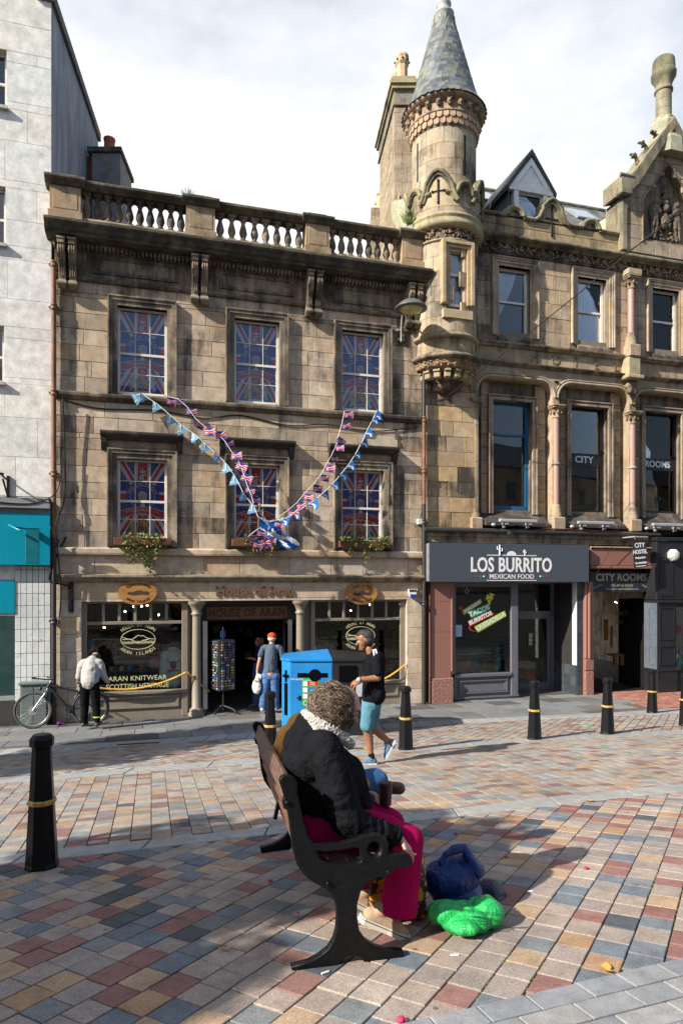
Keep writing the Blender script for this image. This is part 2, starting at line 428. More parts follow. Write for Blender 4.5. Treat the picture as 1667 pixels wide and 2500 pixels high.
CB_ = [(0.299, 0.255, 0.222), (0.315, 0.255, 0.184), (0.236, 0.154, 0.131), (0.232, 0.235, 0.232), (0.313, 0.270, 0.242), (0.329, 0.237, 0.159), (0.267, 0.270, 0.267), (0.273, 0.202, 0.180), (0.321, 0.289, 0.250),
       (0.196, 0.196, 0.174), (0.306, 0.263, 0.235), (0.213, 0.126, 0.110), (0.293, 0.288, 0.271), (0.304, 0.221, 0.150), (0.212, 0.224, 0.230), (0.297, 0.242, 0.209)]
SETT_A, SETT_AS = ramp_mat('sett_stone', CA_, gum=True), ramp_mat('sett_stone_mass', CA_, True, gum=True)
SETT_B, SETT_BS = ramp_mat('road_sett_stone', CB_, gum=True), ramp_mat('road_sett_stone_mass', CB_, True, gum=True)
GRAN = [(0.259, 0.266, 0.277), (0.302, 0.302, 0.302), (0.238, 0.248, 0.266), (0.281, 0.277, 0.274), (0.216, 0.230, 0.252)]
GRANITE = ramp_mat('granite', GRAN, bs=220, bst=.25)
BANDM = ramp_mat('pale_granite', [(0.311, 0.311, 0.303), (0.333, 0.329, 0.318), (0.296, 0.300, 0.296)], bs=200, bst=.2)
SLABM = ramp_mat('pavement_slab_stone', [(0.180, 0.191, 0.198), (0.202, 0.209, 0.212), (0.158, 0.169, 0.176), (0.216, 0.216, 0.212), (0.187, 0.194, 0.194), (0.086, 0.086, 0.090), (0.173, 0.180, 0.187), (0.194, 0.198, 0.202), (0.144, 0.137, 0.126)], var=.15)

xs = [-400, -120, -50, -25, -15] + [-12 + .5 * i for i in range(49)] + [15, 25, 50, 120, 400]
ys = [-400, -120, -40, -15, -8, -4] + [-3 + .5 * i for i in range(54)] + [30, 60, 150, 400]
mb = MB(); nxs = len(xs)
mb.add([(x, y, gz(x, y) - .035) for y in ys for x in xs], [(j * nxs + i, j * nxs + i + 1, (j + 1) * nxs + i + 1, (j + 1) * nxs + i) for j in range(len(ys) - 1) for i in range(nxs - 1)], 0, True)
ground = mb.build('ground', mat('ground_asphalt', (.07, .068, .065), .95, var=.2, vs=3, bs=60, bst=.4), kind='structure')

def pline(pts):
 w = sorted([(gp(*p).x, gp(*p).y) for p in pts])
 def fy(x):
  if x <= w[0][0]: a, b = w[0], w[1]
  elif x >= w[-1][0]: a, b = w[-2], w[-1]
  else:
   for a, b in zip(w, w[1:]):
    if a[0] <= x <= b[0]: break
  return a[1] + (b[1] - a[1]) * (x - a[0]) / (b[0] - a[0])
 return fy
s1u = pline([(0, 2089), (160, 2070), (387, 2047), (660, 2018), (981, 1990), (1321, 1946), (1667, 1914)])
s1l = pline([(0, 2114), (387, 2070), (660, 2038), (988, 2008), (1340, 1968), (1667, 1932)])
s2u = pline([(0, 1898), (240, 1881), (568, 1854), (1007, 1825), (1321, 1799), (1667, 1782)])
s2l = pline([(0, 1913), (198, 1898), (400, 1881), (606, 1866), (1000, 1835), (1321, 1808), (1667, 1792)])
s3u = pline([(0, 1830), (560, 1793), (1020, 1762), (1334, 1747), (1573, 1735)])
s3l = pline([(0, 1844), (560, 1804), (1020, 1774), (1367, 1753), (1667, 1742)])
grl = pline([(998, 2500), (1325, 2413), (1667, 2340)])

def sheet(name, f0, f1, material, dz, x0=-9, x1=9.5, n=60):
 mb = MB(); vs = []; m = 8
 for i in range(n + 1):
  x = x0 + (x1 - x0) * i / n; a, b = f0(x), f1(x)
  for j in range(m + 1): y = a + (b - a) * j / m; vs.append((x, y, gz(x, y) + dz))
 mb.add(vs, [(i * (m + 1) + j, (i + 1) * (m + 1) + j, (i + 1) * (m + 1) + j + 1, i * (m + 1) + j + 1) for i in range(n) for j in range(m)], 0, True)
 return mb.build(name, material, kind='structure')
plaza = sheet('plaza_paving', lambda x: min(grl(x), 2.2) if x < .6 else grl(x), s1l, JMOSS, -.014)
road = sheet('road_paving', s1u, s2l, JOINT, -.014)
lane = sheet('lane_paving', s2u, s3l, JOINT, -.013)
pave = sheet('pavement', s3u, lambda x: yf_(x) + 3.5, JOINT, -.014)
gsur = sheet('granite_paving', lambda x: 1.2, grl, JMOSS, -.0145, .2, 3.5)

_sm = {}
def sett_mesh(a, b, h=.04, ch=.0028, name='sett'):
 k = (round(a, 2), round(b, 2), h)
 if k in _sm: return _sm[k]
 a2, b2 = k[0] / 2, k[1] / 2; m = MB()
 vs = [(-a2, -b2, -h), (a2, -b2, -h), (a2, b2, -h), (-a2, b2, -h), (-a2, -b2, -ch), (a2, -b2, -ch), (a2, b2, -ch), (-a2, b2, -ch),
          (-a2 + ch, -b2 + ch, 0), (a2 - ch, -b2 + ch, 0), (a2 - ch, b2 - ch, 0), (-a2 + ch, b2 - ch, 0)]
 m.add(vs, [(0, 1, 5, 4), (1, 2, 6, 5), (2, 3, 7, 6), (3, 0, 4, 7), (4, 5, 9, 8), (5, 6, 10, 9), (6, 7, 11, 10), (7, 4, 8, 11), (8, 9, 10, 11)])
 _sm[k] = m.mesh(name); return _sm[k]

def field(parent, name, inside, ang, pitch, lens, m_obj, m_mass, org=(0, 0), rng=((-9, 9), (-2, 14)), limit=300, gap=.007, h=.04, jit=.003, dz=0.0):
 c, s = math.cos(ang), math.sin(ang); out = []
 cells = []
 xs_ = [(x, y) for x in rng[0] for y in rng[1]]
 us = [(x - org[0]) * c + (y - org[1]) * s for x, y in xs_]; vs = [-(x - org[0]) * s + (y - org[1]) * c for x, y in xs_]
 v = math.floor(min(vs) / pitch) * pitch
 while v < max(vs):
  u = min(us) - random.random() * .3
  while u < max(us):
   L = random.choice(lens); uc = u + L / 2; u += L
   x = org[0] + uc * c - (v + pitch / 2) * s; y = org[1] + uc * s + (v + pitch / 2) * c
   if y > .2 and abs(x) < .53 * y + .35 and inside(x, y): cells.append((y, x, L))
  v += pitch
 cells.sort()
 mass = MB()
 for i, (y, x, L) in enumerate(cells):
  M = gmat(x, y, ang + random.uniform(-.012, .012), random.uniform(-jit, jit) * .7 + dz)
  me = sett_mesh(L - gap, pitch - gap, h)
  if i < limit:
   if not me.materials: me.materials.append(m_obj)
   o = bpy.data.objects.new(name, me); COL.objects.link(o); o.parent = parent; o.matrix_local = M
   o.scale = ((L - gap) / round(L - gap, 2), (pitch - gap) / round(pitch - gap, 2), 1)
  else:
   mass.T = M; mass.add([q.co for q in me.vertices], [tuple(p.vertices) for p in me.polygons])
 if mass.v: mass.build(name + '_mass', m_mass, parent, kind='stuff')
 return len(cells)
GE = .0
nA = field(plaza, 'sett', lambda x, y: y < s1l(x) + .05 and y > (grl(x) - .075 if x > .3 else 0) and y > 1.9, RAD(58.7), .165, [.15, .165, .18, .19, .17], SETT_A, SETT_AS, rng=((-4, 5), (1, 7.5)))
nB = field(road, 'sett', lambda x, y: s1u(x) - .03 < y < s2l(x) + .03, ALPHA + RAD(90), .166, [.12, .13, .145, .135], SETT_B, SETT_BS, rng=((-6, 7), (3, 13)), gap=.008)
nC = field(lane, 'sett', lambda x, y: s2u(x) - .03 < y < s3l(x) + .03, ALPHA + RAD(45), .15, [.15, .2, .17], SETT_B, SETT_BS, rng=((-8, 9), (6, 15)), gap=.01)
nG = field(gsur, 'granite_block', lambda x, y: y < grl(x) - .045, RAD(20), .135, [.24, .27, .22], GRANITE, GRANITE, rng=((-.2, 3), (1.8, 4)), h=.05, gap=.009, dz=.006, jit=.002)
nS = field(pave, 'slab', lambda x, y: s3u(x) + .02 < y < yf_(x) + .95 and (x - 0) * CA + (y - Y0) * SA < 6.9, ALPHA, .62, [.6, .75, .9, .62], SLABM, SLABM, rng=((-9, 10), (9, 20)), gap=.012, h=.045, jit=.002)
BRK = ramp_mat('brick_paver_clay', [(.30, .13, .10), (.34, .16, .12), (.26, .11, .09), (.37, .19, .14)], island=True)
nR = field(pave, 'brick', lambda x, y: s3u(x) + .02 < y < yf_(x) + .95 and (x - 0) * CA + (y - Y0) * SA > 6.95, ALPHA, .105, [.215], BRK, BRK, rng=((4, 10), (13, 20)), limit=0, gap=.008)

def strip(name, f0, f1, L, material, dz, x0, x1):
 par = sheet(name, f0, f1, JOINT, dz - .014, x0, x1)
 x = x0
 while x < x1:
  l = L * random.uniform(.85, 1.15); m = MB(); n = 4; vs = []
  g = .006
  for t, zo in ((0, -.03), (0, dz - .005), (1, dz)):
   for i in range(n + 1):
    q = x + g + (l - 2 * g) * i / n; ins = .007 * t
    q2 = q + (ins if i == 0 else (-ins if i == n else 0)); vs.append((q2, f0(q2) + g + ins, gz(q2, f0(q2)) + zo))
   for i in range(n, -1, -1):
    q = x + g + (l - 2 * g) * i / n; ins = .007 * t
    q2 = q + (ins if i == 0 else (-ins if i == n else 0)); vs.append((q2, f1(q2) - g - ins, gz(q2, f1(q2)) + zo))
  k = 2 * (n + 1)
  fs = [(a * k + i, a * k + (i + 1) % k, (a + 1) * k + (i + 1) % k, (a + 1) * k + i) for a in (0, 1) for i in range(k)]
  fs += [(2 * k + i, 2 * k + i + 1, 2 * k + k - 2 - i, 2 * k + k - 1 - i) for i in range(n)]
  m.add(vs, fs); m.build('kerb_stone', material, par); x += l
strip('near_granite_band', s1l, s1u, .9, BANDM, .003, -3.4, 5.6)
strip('far_granite_band', s2l, s2u, .9, BANDM, .003, -5.6, 8)
strip('kerb', s3l, s3u, .35, BANDM, .006, -6.6, 9)

# ------------------------------------------------------------ helpers for masonry
_bm = {}
def block_mesh(w, h, d, name, b=.007):
 k = (max(.05, round(w, 1)), max(.04, round(h, 2)), d, name)
 if k not in _bm:
  m = MB(); m.box(-k[0] / 2, k[0] / 2, 0, d, -k[1] / 2, k[1] / 2, 0, b); _bm[k] = m.mesh(name)
 return _bm[k], k
def block(par, u0, u1, z0, z1, w, d=.07, name='stone', material=None, color=None, g=.004, b=.007):
 W, H = u1 - u0 - 2 * g, z1 - z0 - 2 * g
 if W < .02 or H < .02: return
 me, k = block_mesh(W, H, d, name, b)
 if not me.materials: me.materials.append(material or STONE)
 o = bpy.data.objects.new(name, me); COL.objects.link(o); o.parent = par
 o.location = ((u0 + u1) / 2, w, (z0 + z1) / 2); o.scale = (W / k[0], 1, H / k[1])
 o.color = color or sand(); return o
def blocks(par, u0, u1, z0, z1, ch, holes=(), lens=(.5, .6, .75, .9, 1.0), w=-.055, d=.055, name='stone', material=None, cf=None, jw=.003, g=.004, b=.007):
 n = max(1, round((z1 - z0) / ch)); H = (z1 - z0) / n
 for i in range(n):
  za, zb = z0 + i * H, z0 + (i + 1) * H; cuts = [za, zb]
  for h in holes:
   for q in (h[2], h[3]):
    if za + .05 < q < zb - .05: cuts.append(q)
  cuts.sort()
  for a, c in zip(cuts, cuts[1:]):
   mz = (a + c) / 2; hs = sorted([(h[0], h[1]) for h in holes if h[2] <= mz <= h[3]])
   u = u0; free = []
   for ha, hb in hs:
    if ha > u + .03: free.append((u, min(ha, u1)))
    u = max(u, hb)
   if u < u1 - .03: free.append((u, u1))
   for fa, fb in free:
    x = fa; first = True
    while x < fb - 1e-4:
     L = random.choice(lens) * (random.uniform(.45, 1) if first and i % 2 else 1); first = False
     if fb - x - L < .25: L = fb - x
     if L > max(lens) * 1.35: L = (fb - x) / 2
     block(par, x, min(x + L, fb), a, c, w + random.uniform(-jw, jw), d, name, material, cf(x + L / 2, mz) if cf else sand(), g, b)
     x += L
def wall(par, name, material, u0, u1, z0, z1, holes, w0, w1, color=None, mi=0, kind=None):
 xs = sorted({u0, u1, *[min(max(q, u0), u1) for h in holes for q in h[:2]]}); zs = sorted({z0, z1, *[min(max(q, z0), z1) for h in holes for q in h[2:4]]})
 mb = MB()
 inh = lambda a, b: any(h[0] < a < h[1] and h[2] < b < h[3] for h in holes)
 for xa, xb in zip(xs, xs[1:]):
  for za, zb in zip(zs, zs[1:]):
   if not inh((xa + xb) / 2, (za + zb) / 2): mb.add([(xa, w0, za), (xb, w0, za), (xb, w0, zb), (xa, w0, zb)], [(0, 1, 2, 3)])
 for a, b, c, d in [h[:4] for h in holes]:
  mb.add([(a, w0, c), (b, w0, c), (b, w0, d), (a, w0, d), (a, w1, c), (b, w1, c), (b, w1, d), (a, w1, d)], [(0, 4, 5, 1), (1, 5, 6, 2), (2, 6, 7, 3), (3, 7, 4, 0)])
 return mb.build(name, material, par, color, kind)
def profile(par, name, prof, u0, u1, material=None, color=None, **k):
 m = MB(); m.prism(prof, 'x', u0, u1); return m.build(name, material or STONE, par, color or sand(.7), **k)
def surround(par, name, u0, u1, z0, z1, bw, w0, w1, color, sill=False, steps=2, material=None):
 """moulded frame round an opening: stepped bands from w0 (proud) back to w1"""
 m = MB()
 for i in range(steps):
  a = bw * (1 - i / steps); b_ = bw * (1 - (i + 1) / steps); w = w0 + (w1 - w0) * i / steps
  m.box(u0 - a, u0 - b_, w, .12, z0, z1 + b_); m.box(u1 + b_, u1 + a, w, .12, z0, z1 + b_); m.box(u0 - a, u1 + a, w, .12, z1 + b_, z1 + a)
 m.box(u0 - bw, u0 - bw + .03, w0 - .025, w0, z0, z1 + bw - .03); m.box(u1 + bw - .03, u1 + bw, w0 - .025, w0, z0, z1 + bw - .03); m.box(u0 - bw, u1 + bw, w0 - .025, w0, z1 + bw - .03, z1 + bw)
 return m.build(name, material or STONE, par, color)

WHITE_P = mat('window_paint', (.72, .70, .65), .45, var=.08, bst=.05, dirt=.25)
GLASS = glass_mat('window_glass', (.97, .98, 1))
SHOPGL = glass_mat('shop_glass', (.93, .95, .94), .8, 1.45)
INTER = mat('room_dark', (.05, .045, .04), .9)
_pm = {}
def pane(par, u0, u1, w, z0, z1, material=None, name='pane'):
 k = (round(u1 - u0, 2), round(z1 - z0, 2), name)
 if k not in _pm: m = MB(); m.box(-k[0] / 2, k[0] / 2, 0, .005, -k[1] / 2, k[1] / 2); _pm[k] = m.mesh(name); _pm[k].materials.append(material or GLASS)
 o = bpy.data.objects.new(name, _pm[k]); COL.objects.link(o); o.parent = par
 o.location = ((u0 + u1) / 2, w, (z0 + z1) / 2); o.scale = ((u1 - u0) / k[0], 1, (z1 - z0) / k[1]); return o
def sash(par, u0, u1, z0, z1, w, cols=3, rows=2, frame=None, fw=.055, mid=.52, label=None, name='window', meet=True, glass=None):
 frame = frame or WHITE_P; m = MB(); zm = z0 + (z1 - z0) * (1 - mid) if meet else None
 m.box(u0, u0 + fw, w, w + .07, z0, z1); m.box(u1 - fw, u1, w, w + .07, z0, z1)
 m.box(u0 + fw, u1 - fw, w + .002, w + .07, z1 - fw * .8, z1); m.box(u0 + fw, u1 - fw, w - .01, w + .07, z0, z0 + fw * 1.3)
 if meet: m.box(u0 + fw, u1 - fw, w + .004, w + .06, zm - .025, zm + .025)
 secs = [(z0 + fw * 1.3, zm - .025, w + .035), (zm + .025, z1 - fw * .8, w + .012)] if meet else [(z0 + fw * 1.3, z1 - fw * .8, w + .02)]
 gb = .0065; cells = []
 for za, zb, ww in secs:
  cw = (u1 - u0 - 2 * fw) / cols; rh = (zb - za) / rows
  for i in range(1, cols): m.box(u0 + fw + cw * i - gb, u0 + fw + cw * i + gb, ww, ww + .03, za, zb)
  for j in range(1, rows): m.box(u0 + fw, u1 - fw, ww + .002, ww + .028, za + rh * j - gb, za + rh * j + gb)
  for i in range(cols):
   for j in range(rows): cells.append((u0 + fw + cw * i + gb * (i > 0), u0 + fw + cw * (i + 1) - gb * (i < cols - 1), ww + .014, za + rh * j + gb * (j > 0), za + rh * (j + 1) - gb * (j < rows - 1)))
 o = m.build(name, frame, par, label=label)
 for c in cells: pane(o, *c, material=glass)
 return o
# ------------------------------------------------------------ the balustraded stone shop house
MORTAR = mat('mortar', (.20, .165, .12), .95, var=.2)
house = thing('stone_house', 'soot-stained sandstone house with roof balustrade, flag banners in six windows and a gift shop below', 'building', FM)
HU0, HU1 = -6.30, 2.06
WX = [(-5.04, -4.0), (-2.53, -1.49), (0.0, 1.05)]
up_h = [(a - .19, b + .19, 7.0, 9.17) for a, b in WX]; lo_h = [(a - .19, b + .19, 3.70, 6.07) for a, b in WX]
op = [(a, b, 7.06, 8.98) for a, b in WX] + [(a, b, 3.9, 5.67) for a, b in WX]
def grime(u, z):
 s = .36 + .10 * noise.noise(Vector((u * .9, z * .9, 3)))
 if z > 9: s += .16
 for a, b in WX:
  if b < u < b + .75 and 3.6 < z < 9.2: s += .14
 if u > 1.2: s += .10
 if u < -5.6: s += .12
 if 6.0 < z < 6.8: s -= .03
 return tint(random.choice(SAND), s + random.uniform(-.12, .15), .16)
wall(house, 'backing_wall', MORTAR, HU0, HU1, 2.62, 10.2, op, .014, .3)
blocks(house, HU0, HU1, 7.03, 9.42, .335, up_h, cf=grime, w=0)
blocks(house, HU0, HU1, 3.72, 6.88, .335, lo_h, cf=grime, w=0)
blocks(house, HU0, HU1, 3.16, 3.58, .42, (), (.8, 1.0, 1.15), cf=lambda u, z: tint(random.choice(PALE), .22), w=0)
blocks(house, HU0, HU1, 2.62, 3.0, .4, (), (1.6, 1.9, 2.2), cf=lambda u, z: tint(random.choice(PALE), .10, .05), w=0)
wall(house, 'backing_wall', MORTAR, HU0, -5.77, 0, 2.62, (), .014, .3); wall(house, 'backing_wall', MORTAR, 1.66, HU1, 0, 2.62, (), .014, .3)
blocks(house, HU0, -5.77, 0.0, 2.62, .38, (), (.24, .29, .53), cf=lambda u, z: tint(random.choice(PALE), .16), w=0)
blocks(house, 1.66, HU1, 0.0, 2.62, .38, (), (.4,), cf=lambda u, z: tint(random.choice(PALE), .16), w=0)
m = MB(); m.box(-5.79, -5.77, 0, .5, 0, 2.62); m.box(1.66, 1.68, 0, .5, 0, 2.62); m.build('door_jamb', STONE, house, sand(.2, PALE))
# body behind the front
m = MB(); m.box(HU0, HU0 + .1, .05, 7.6, 0, 10.2); m.box(HU1 - .1, HU1, .05, 7.6, 0, 10.2); m.box(HU0, HU1, 7.5, 7.6, 0, 10.2); m.build('side_wall', STONE, house, sand(.5))
m = MB(); m.box(HU0, HU1, .3, 7.6, 10.2, 10.3); m.build('roof', mat('lead_roof', (.12, .125, .13), .6), house)
m = MB(); m.box(HU0, HU1, .3, 1.7, 3.1, 3.2); m.box(HU0, HU1, 1.7, 1.75, 3.2, 10.2); m.box(HU0, HU1, .3, 1.7, 6.4, 6.5); m.build('interior_wall', INTER, house)
# string courses, sills, shelf
dk = lambda s=.72: tint((.33, .27, .20), s, .06)
def run(par, name, prof, u0, u1, L=1.4, col=None, material=None):
 n = max(1, round((u1 - u0) / L)); w_ = (u1 - u0) / n
 for i in range(n): profile(par, name, prof, u0 + i * w_ + .0015, u0 + (i + 1) * w_ - .0015, material, (col or dk)())
run(house, 'string_course', [(.0, 6.88), (-.05, 6.88), (-.07, 6.91), (-.12, 6.95), (-.13, 7.0), (-.12, 7.03), (0, 7.05)], HU0, HU1, 1.9)
run(house, 'sill_course', [(0, 3.58), (-.09, 3.58), (-.10, 3.62), (-.10, 3.70), (-.08, 3.725), (0, 3.74)], HU0, HU1, 1.7, lambda: sand(.36))
run(house, 'shop_cornice', [(0, 3.0), (-.05, 3.0), (-.07, 3.03), (-.14, 3.08), (-.16, 3.10), (-.16, 3.14), (0, 3.165)], HU0 + .12, HU1, 2.0, lambda: tint((.33, .28, .21), .5))
profile(house, 'shop_lintel', [(0.0, 2.57), (.3, 2.57), (.3, 2.62), (0.0, 2.62)], -5.77, 1.66, None, sand(.3, PALE))
# frieze
fz = lambda s=.6: tint((.34, .265, .185), s, .05)
bu = [U(134, -.2), U(182, -.2), U(472, -.2), U(515, -.2), U(744, -.2), U(786, -.2), U(997, -.2), U(1035, -.2)]
brk = [(-6.22, -5.83), (-3.50, -3.12), (-.90, -.50), (1.58, 1.98)]
profile(house, 'frieze_moulding', [(0, 9.42), (-.06, 9.42), (-.09, 9.46), (-.09, 9.49), (-.05, 9.52), (0, 9.53)], HU0, HU1, None, dk(.72))
for i in range(3):
 a, b = brk[i][1] + .02, brk[i + 1][0] - .02
 profile(house, 'frieze_slab', [(.014, 9.53), (0.0, 9.53), (0.0, 10.12), (.014, 10.12)], a, b, None, fz(.64))
 m = MB(); x0, x1, z0, z1 = a + .25, b - .25, 9.62, 10.0
 for t, w_ in ((0, -.03), (.035, -.018)):
  m.box(x0 + t, x1 - t, w_, .01, z1 - t - .035, z1 - t); m.box(x0 + t, x1 - t, w_, .01, z0 + t, z0 + t + .035)
  m.box(x0 + t, x0 + t + .035, w_, .01, z0 + t + .035, z1 - t - .035); m.box(x1 - t - .035, x1 - t, w_, .01, z0 + t + .035, z1 - t - .035)
 m.build('frieze_panel', STONE, house, fz(.74))
m = MB(); m.box(HU0, HU1, 0.002, .3, 9.42, 10.2); m.build('frieze_back', STONE, house, fz(.7))
m = MB(); u = HU0 - .02
m.box(HU0, HU1, -.10, 0, 10.12, 10.2)
while u < HU1: m.box(u, u + .045, -.15, -.0, 10.06, 10.155); u += .085
m.build('dentils', STONE, house, tint((.36, .29, .2), .6), kind='stuff')
for a, b in brk:
 for k in (0, 1):
  x0 = a + k * .21; x1 = x0 + .17; m = MB()
  m.prism([(0, 10.14), (-.36, 10.14), (-.37, 10.02), (-.33, 9.99), (-.36, 9.9), (-.34, 9.82), (-.28, 9.74), (-.2, 9.62), (-.15, 9.5), (-.13, 9.36), (-.17, 9.33), (-.2, 9.27), (-.17, 9.20), (-.11, 9.17), (-.05, 9.19), (0, 9.22)], 'x', x0 + .012, x1 - .012)
  m.box(x0, x1, -.40, -.1, 10.10, 10.145)
  m.box(x0 + .03, x1 - .03, -.385, -.36, 10.02, 10.09)
  for q in range(3):
   xx = x0 + .03 + q * .045
   m.tube([(xx + .01, -.355, 9.98), (xx + .01, -.375, 9.91), (xx + .01, -.35, 9.83)], [.012, .024, .012], 6)
   m.tube([(xx + .01, -.285, 9.74), (xx + .01, -.205, 9.60), (xx + .01, -.155, 9.42)], .012, 5)
  m.tube([(x0 - .005, -.16, 9.265), (x1 + .005, -.16, 9.265)], .055, 10); m.tube([(x0 - .005, -.09, 9.21), (x1 + .005, -.09, 9.21)], .035, 8)
  m.build('bracket', STONE, house, tint((.30, .245, .18), .58))
# cornice
cprof = [(0, 10.2), (-.38, 10.2), (-.40, 10.24), (-.46, 10.27), (-.49, 10.33), (-.54, 10.37), (-.56, 10.40), (-.56, 10.45), (-.48, 10.48), (-.1, 10.52), (0, 10.52)]
run(house, 'cornice', cprof, HU0 - .14, HU1 + .06, 1.25, lambda: tint((.24, .205, .165), .92), MOSSY)
# balustrade
ped = [(-6.36, -5.76), (-3.60, -2.98), (-.92, -.36), (1.44, 2.0)]
profile(house, 'balustrade_plinth', [(.12, 10.5), (-.26, 10.5), (-.26, 10.62), (-.22, 10.66), (.08, 10.66), (.12, 10.62)], HU0 - .02, HU1 - .04, MOSSY, tint((.34, .28, .2), .6))
for a, b in ped:
 m = MB(); m.box(a - .03, b + .03, -.30, .16, 10.5, 10.72); m.box(a, b, -.26, .12, 10.72, 11.26); m.box(a + .06, b - .06, -.268, -.2, 10.78, 11.2, 0, .006)
 m.build('pedestal', STONE, house, tint((.36, .27, .18), .42))
 m = MB(); m.prism([(.18, 11.26), (-.30, 11.26), (-.34, 11.31), (-.38, 11.34), (-.40, 11.37), (-.40, 11.41), (-.34, 11.45), (.2, 11.47), (.2, 11.3)], 'x', a - .09, b + .09)
 m.box(a + .05, b - .05, -.24, .1, 11.46, 11.53, 0, .02); m.build('pedestal_cap', MOSSY, house, tint((.27, .225, .17), .82))
for i in range(3):
 a, b = ped[i][1], ped[i + 1][0]
 profile(house, 'coping', [(.1, 11.26), (-.22, 11.26), (-.25, 11.29), (-.28, 11.31), (-.33, 11.35), (-.33, 11.39), (-.28, 11.43), (.14, 11.45), (.14, 11.3)], a + .09, b - .09, MOSSY, tint((.26, .22, .165), .84))
 n = 10 if i == 0 else 8
 if i == 0:
  bm_ = MB(); bm_.box(-.085, .085, -.085, .085, 0, .05); bm_.box(-.085, .085, -.085, .085, .54, .60)
  bm_.lathe([(.06, .05), (.075, .07), (.05, .10), (.055, .13), (.085, .20), (.088, .25), (.07, .33), (.045, .42), (.04, .46), (.06, .475), (.06, .49), (.05, .5), (.075, .54)], seg=12)
  bmesh_b = bm_.mesh('baluster'); bmesh_b.materials.append(STONE)
 for j in range(-0, n):
  x = a + (b - a) * (j + .5) / n
  link('baluster', bmesh_b, None, house, tint((.33, .27, .2), .66 if i else .82), M=Matrix.Translation((x, -.07, 10.66)))
# weeds on the cornice
def tuft(x, y, z, n, hgt, material, name='grass_tuft', spread=.12, flat=.4):
 mb = MB()
 for _ in range(n):
  a = random.uniform(0, 6.28); r = random.uniform(0, spread); h = hgt * random.uniform(.5, 1.1); dx, dy = math.cos(a) * h * flat, math.sin(a) * h * flat
  bx, by = x + math.cos(a) * r, y + math.sin(a) * r * .4; w_ = .004
  mb.add([(bx - w_, by, z), (bx + w_, by, z), (bx + dx * .5 + w_, by + dy * .5, z + h * .7), (bx + dx * .5 - w_, by + dy * .5, z + h * .7), (bx + dx, by + dy, z + h)], [(0, 1, 2, 3), (3, 2, 4)])
 return mb
GRASSM = mat('dry_grass', (.28, .22, .09), .9, var=.3); GREENM = mat('weed_green', (.09, .14, .03), .8, var=.4)
t = MB()
for px, py, n in ((505, 590, 40), (530, 595, 30), (680, 600, 60), (775, 612, 70), (840, 625, 50), (600, 600, 20), (920, 640, 20), (345, 555, 25)):
 t2 = tuft(U(px, -.3), -.3, 10.5, n, .17, None); t.v, o_ = t.v, len(t.v); t.v += t2.v; t.f += [tuple(i + o_ for i in f) for f in t2.f]; t.m += t2.m; t.s += t2.s
def plant(label, mbx, material, cat='plant'):
 o = mbx.build('weeds', material, None); o.matrix_world = FM; tag(o, label, cat); return o
plant('dry straw-coloured grass growing along the top of the sooty cornice below the balusters', t, GRASSM, 'grass')
t = tuft(U(457, -.1), -.1, 11.45, 60, .22, None, spread=.1, flat=.55); plant('small green weed sprouting on the balustrade coping', t, GREENM)
t = tuft(U(560, -.3), -.36, 10.17, 120, .16, None, spread=.3, flat=.5); plant('dark moss and weeds hanging under the cornice above the middle windows', t, mat('dark_moss', (.035, .05, .02), .9))

# windows, surrounds, hoods
for j, (a, b) in enumerate(WX):
 surround(house, 'window_surround', a, b, 7.06, 8.98, .20, -.085, -.02, tint((.36, .30, .225), .66))
 surround(house, 'window_surround', a, b, 3.76, 5.67, .21, -.085, -.02, tint((.36, .30, .225), .66))
 block(house, a - .21, b + .21, 5.89, 6.07, -.03, .1, 'frieze_stone', None, tint((.36, .28, .2), .45))
 m = MB(); m.prism([(0, 6.06), (-.10, 6.06), (-.13, 6.10), (-.20, 6.13), (-.25, 6.16), (-.26, 6.19), (-.26, 6.22), (0, 6.25)], 'x', a - .34, b + .34)
 for q in (a - .33, b + .21): m.prism([(0, 5.84), (-.06, 5.86), (-.13, 5.98), (-.17, 6.10), (0, 6.10)], 'x', q, q + .12)
 m.build('window_hood', STONE, house, tint((.24, .2, .155), .95))
 sash(house, a, b, 7.08, 8.98, .10); sash(house, a, b, 3.93, 5.67, .10)
 m = MB(); m.box(a, b, -.02, .2, 7.03, 7.08); m.box(a, b, -.02, .2, 3.74, 3.93); m.build('sill', STONE, house, tint((.4, .33, .25), .4))

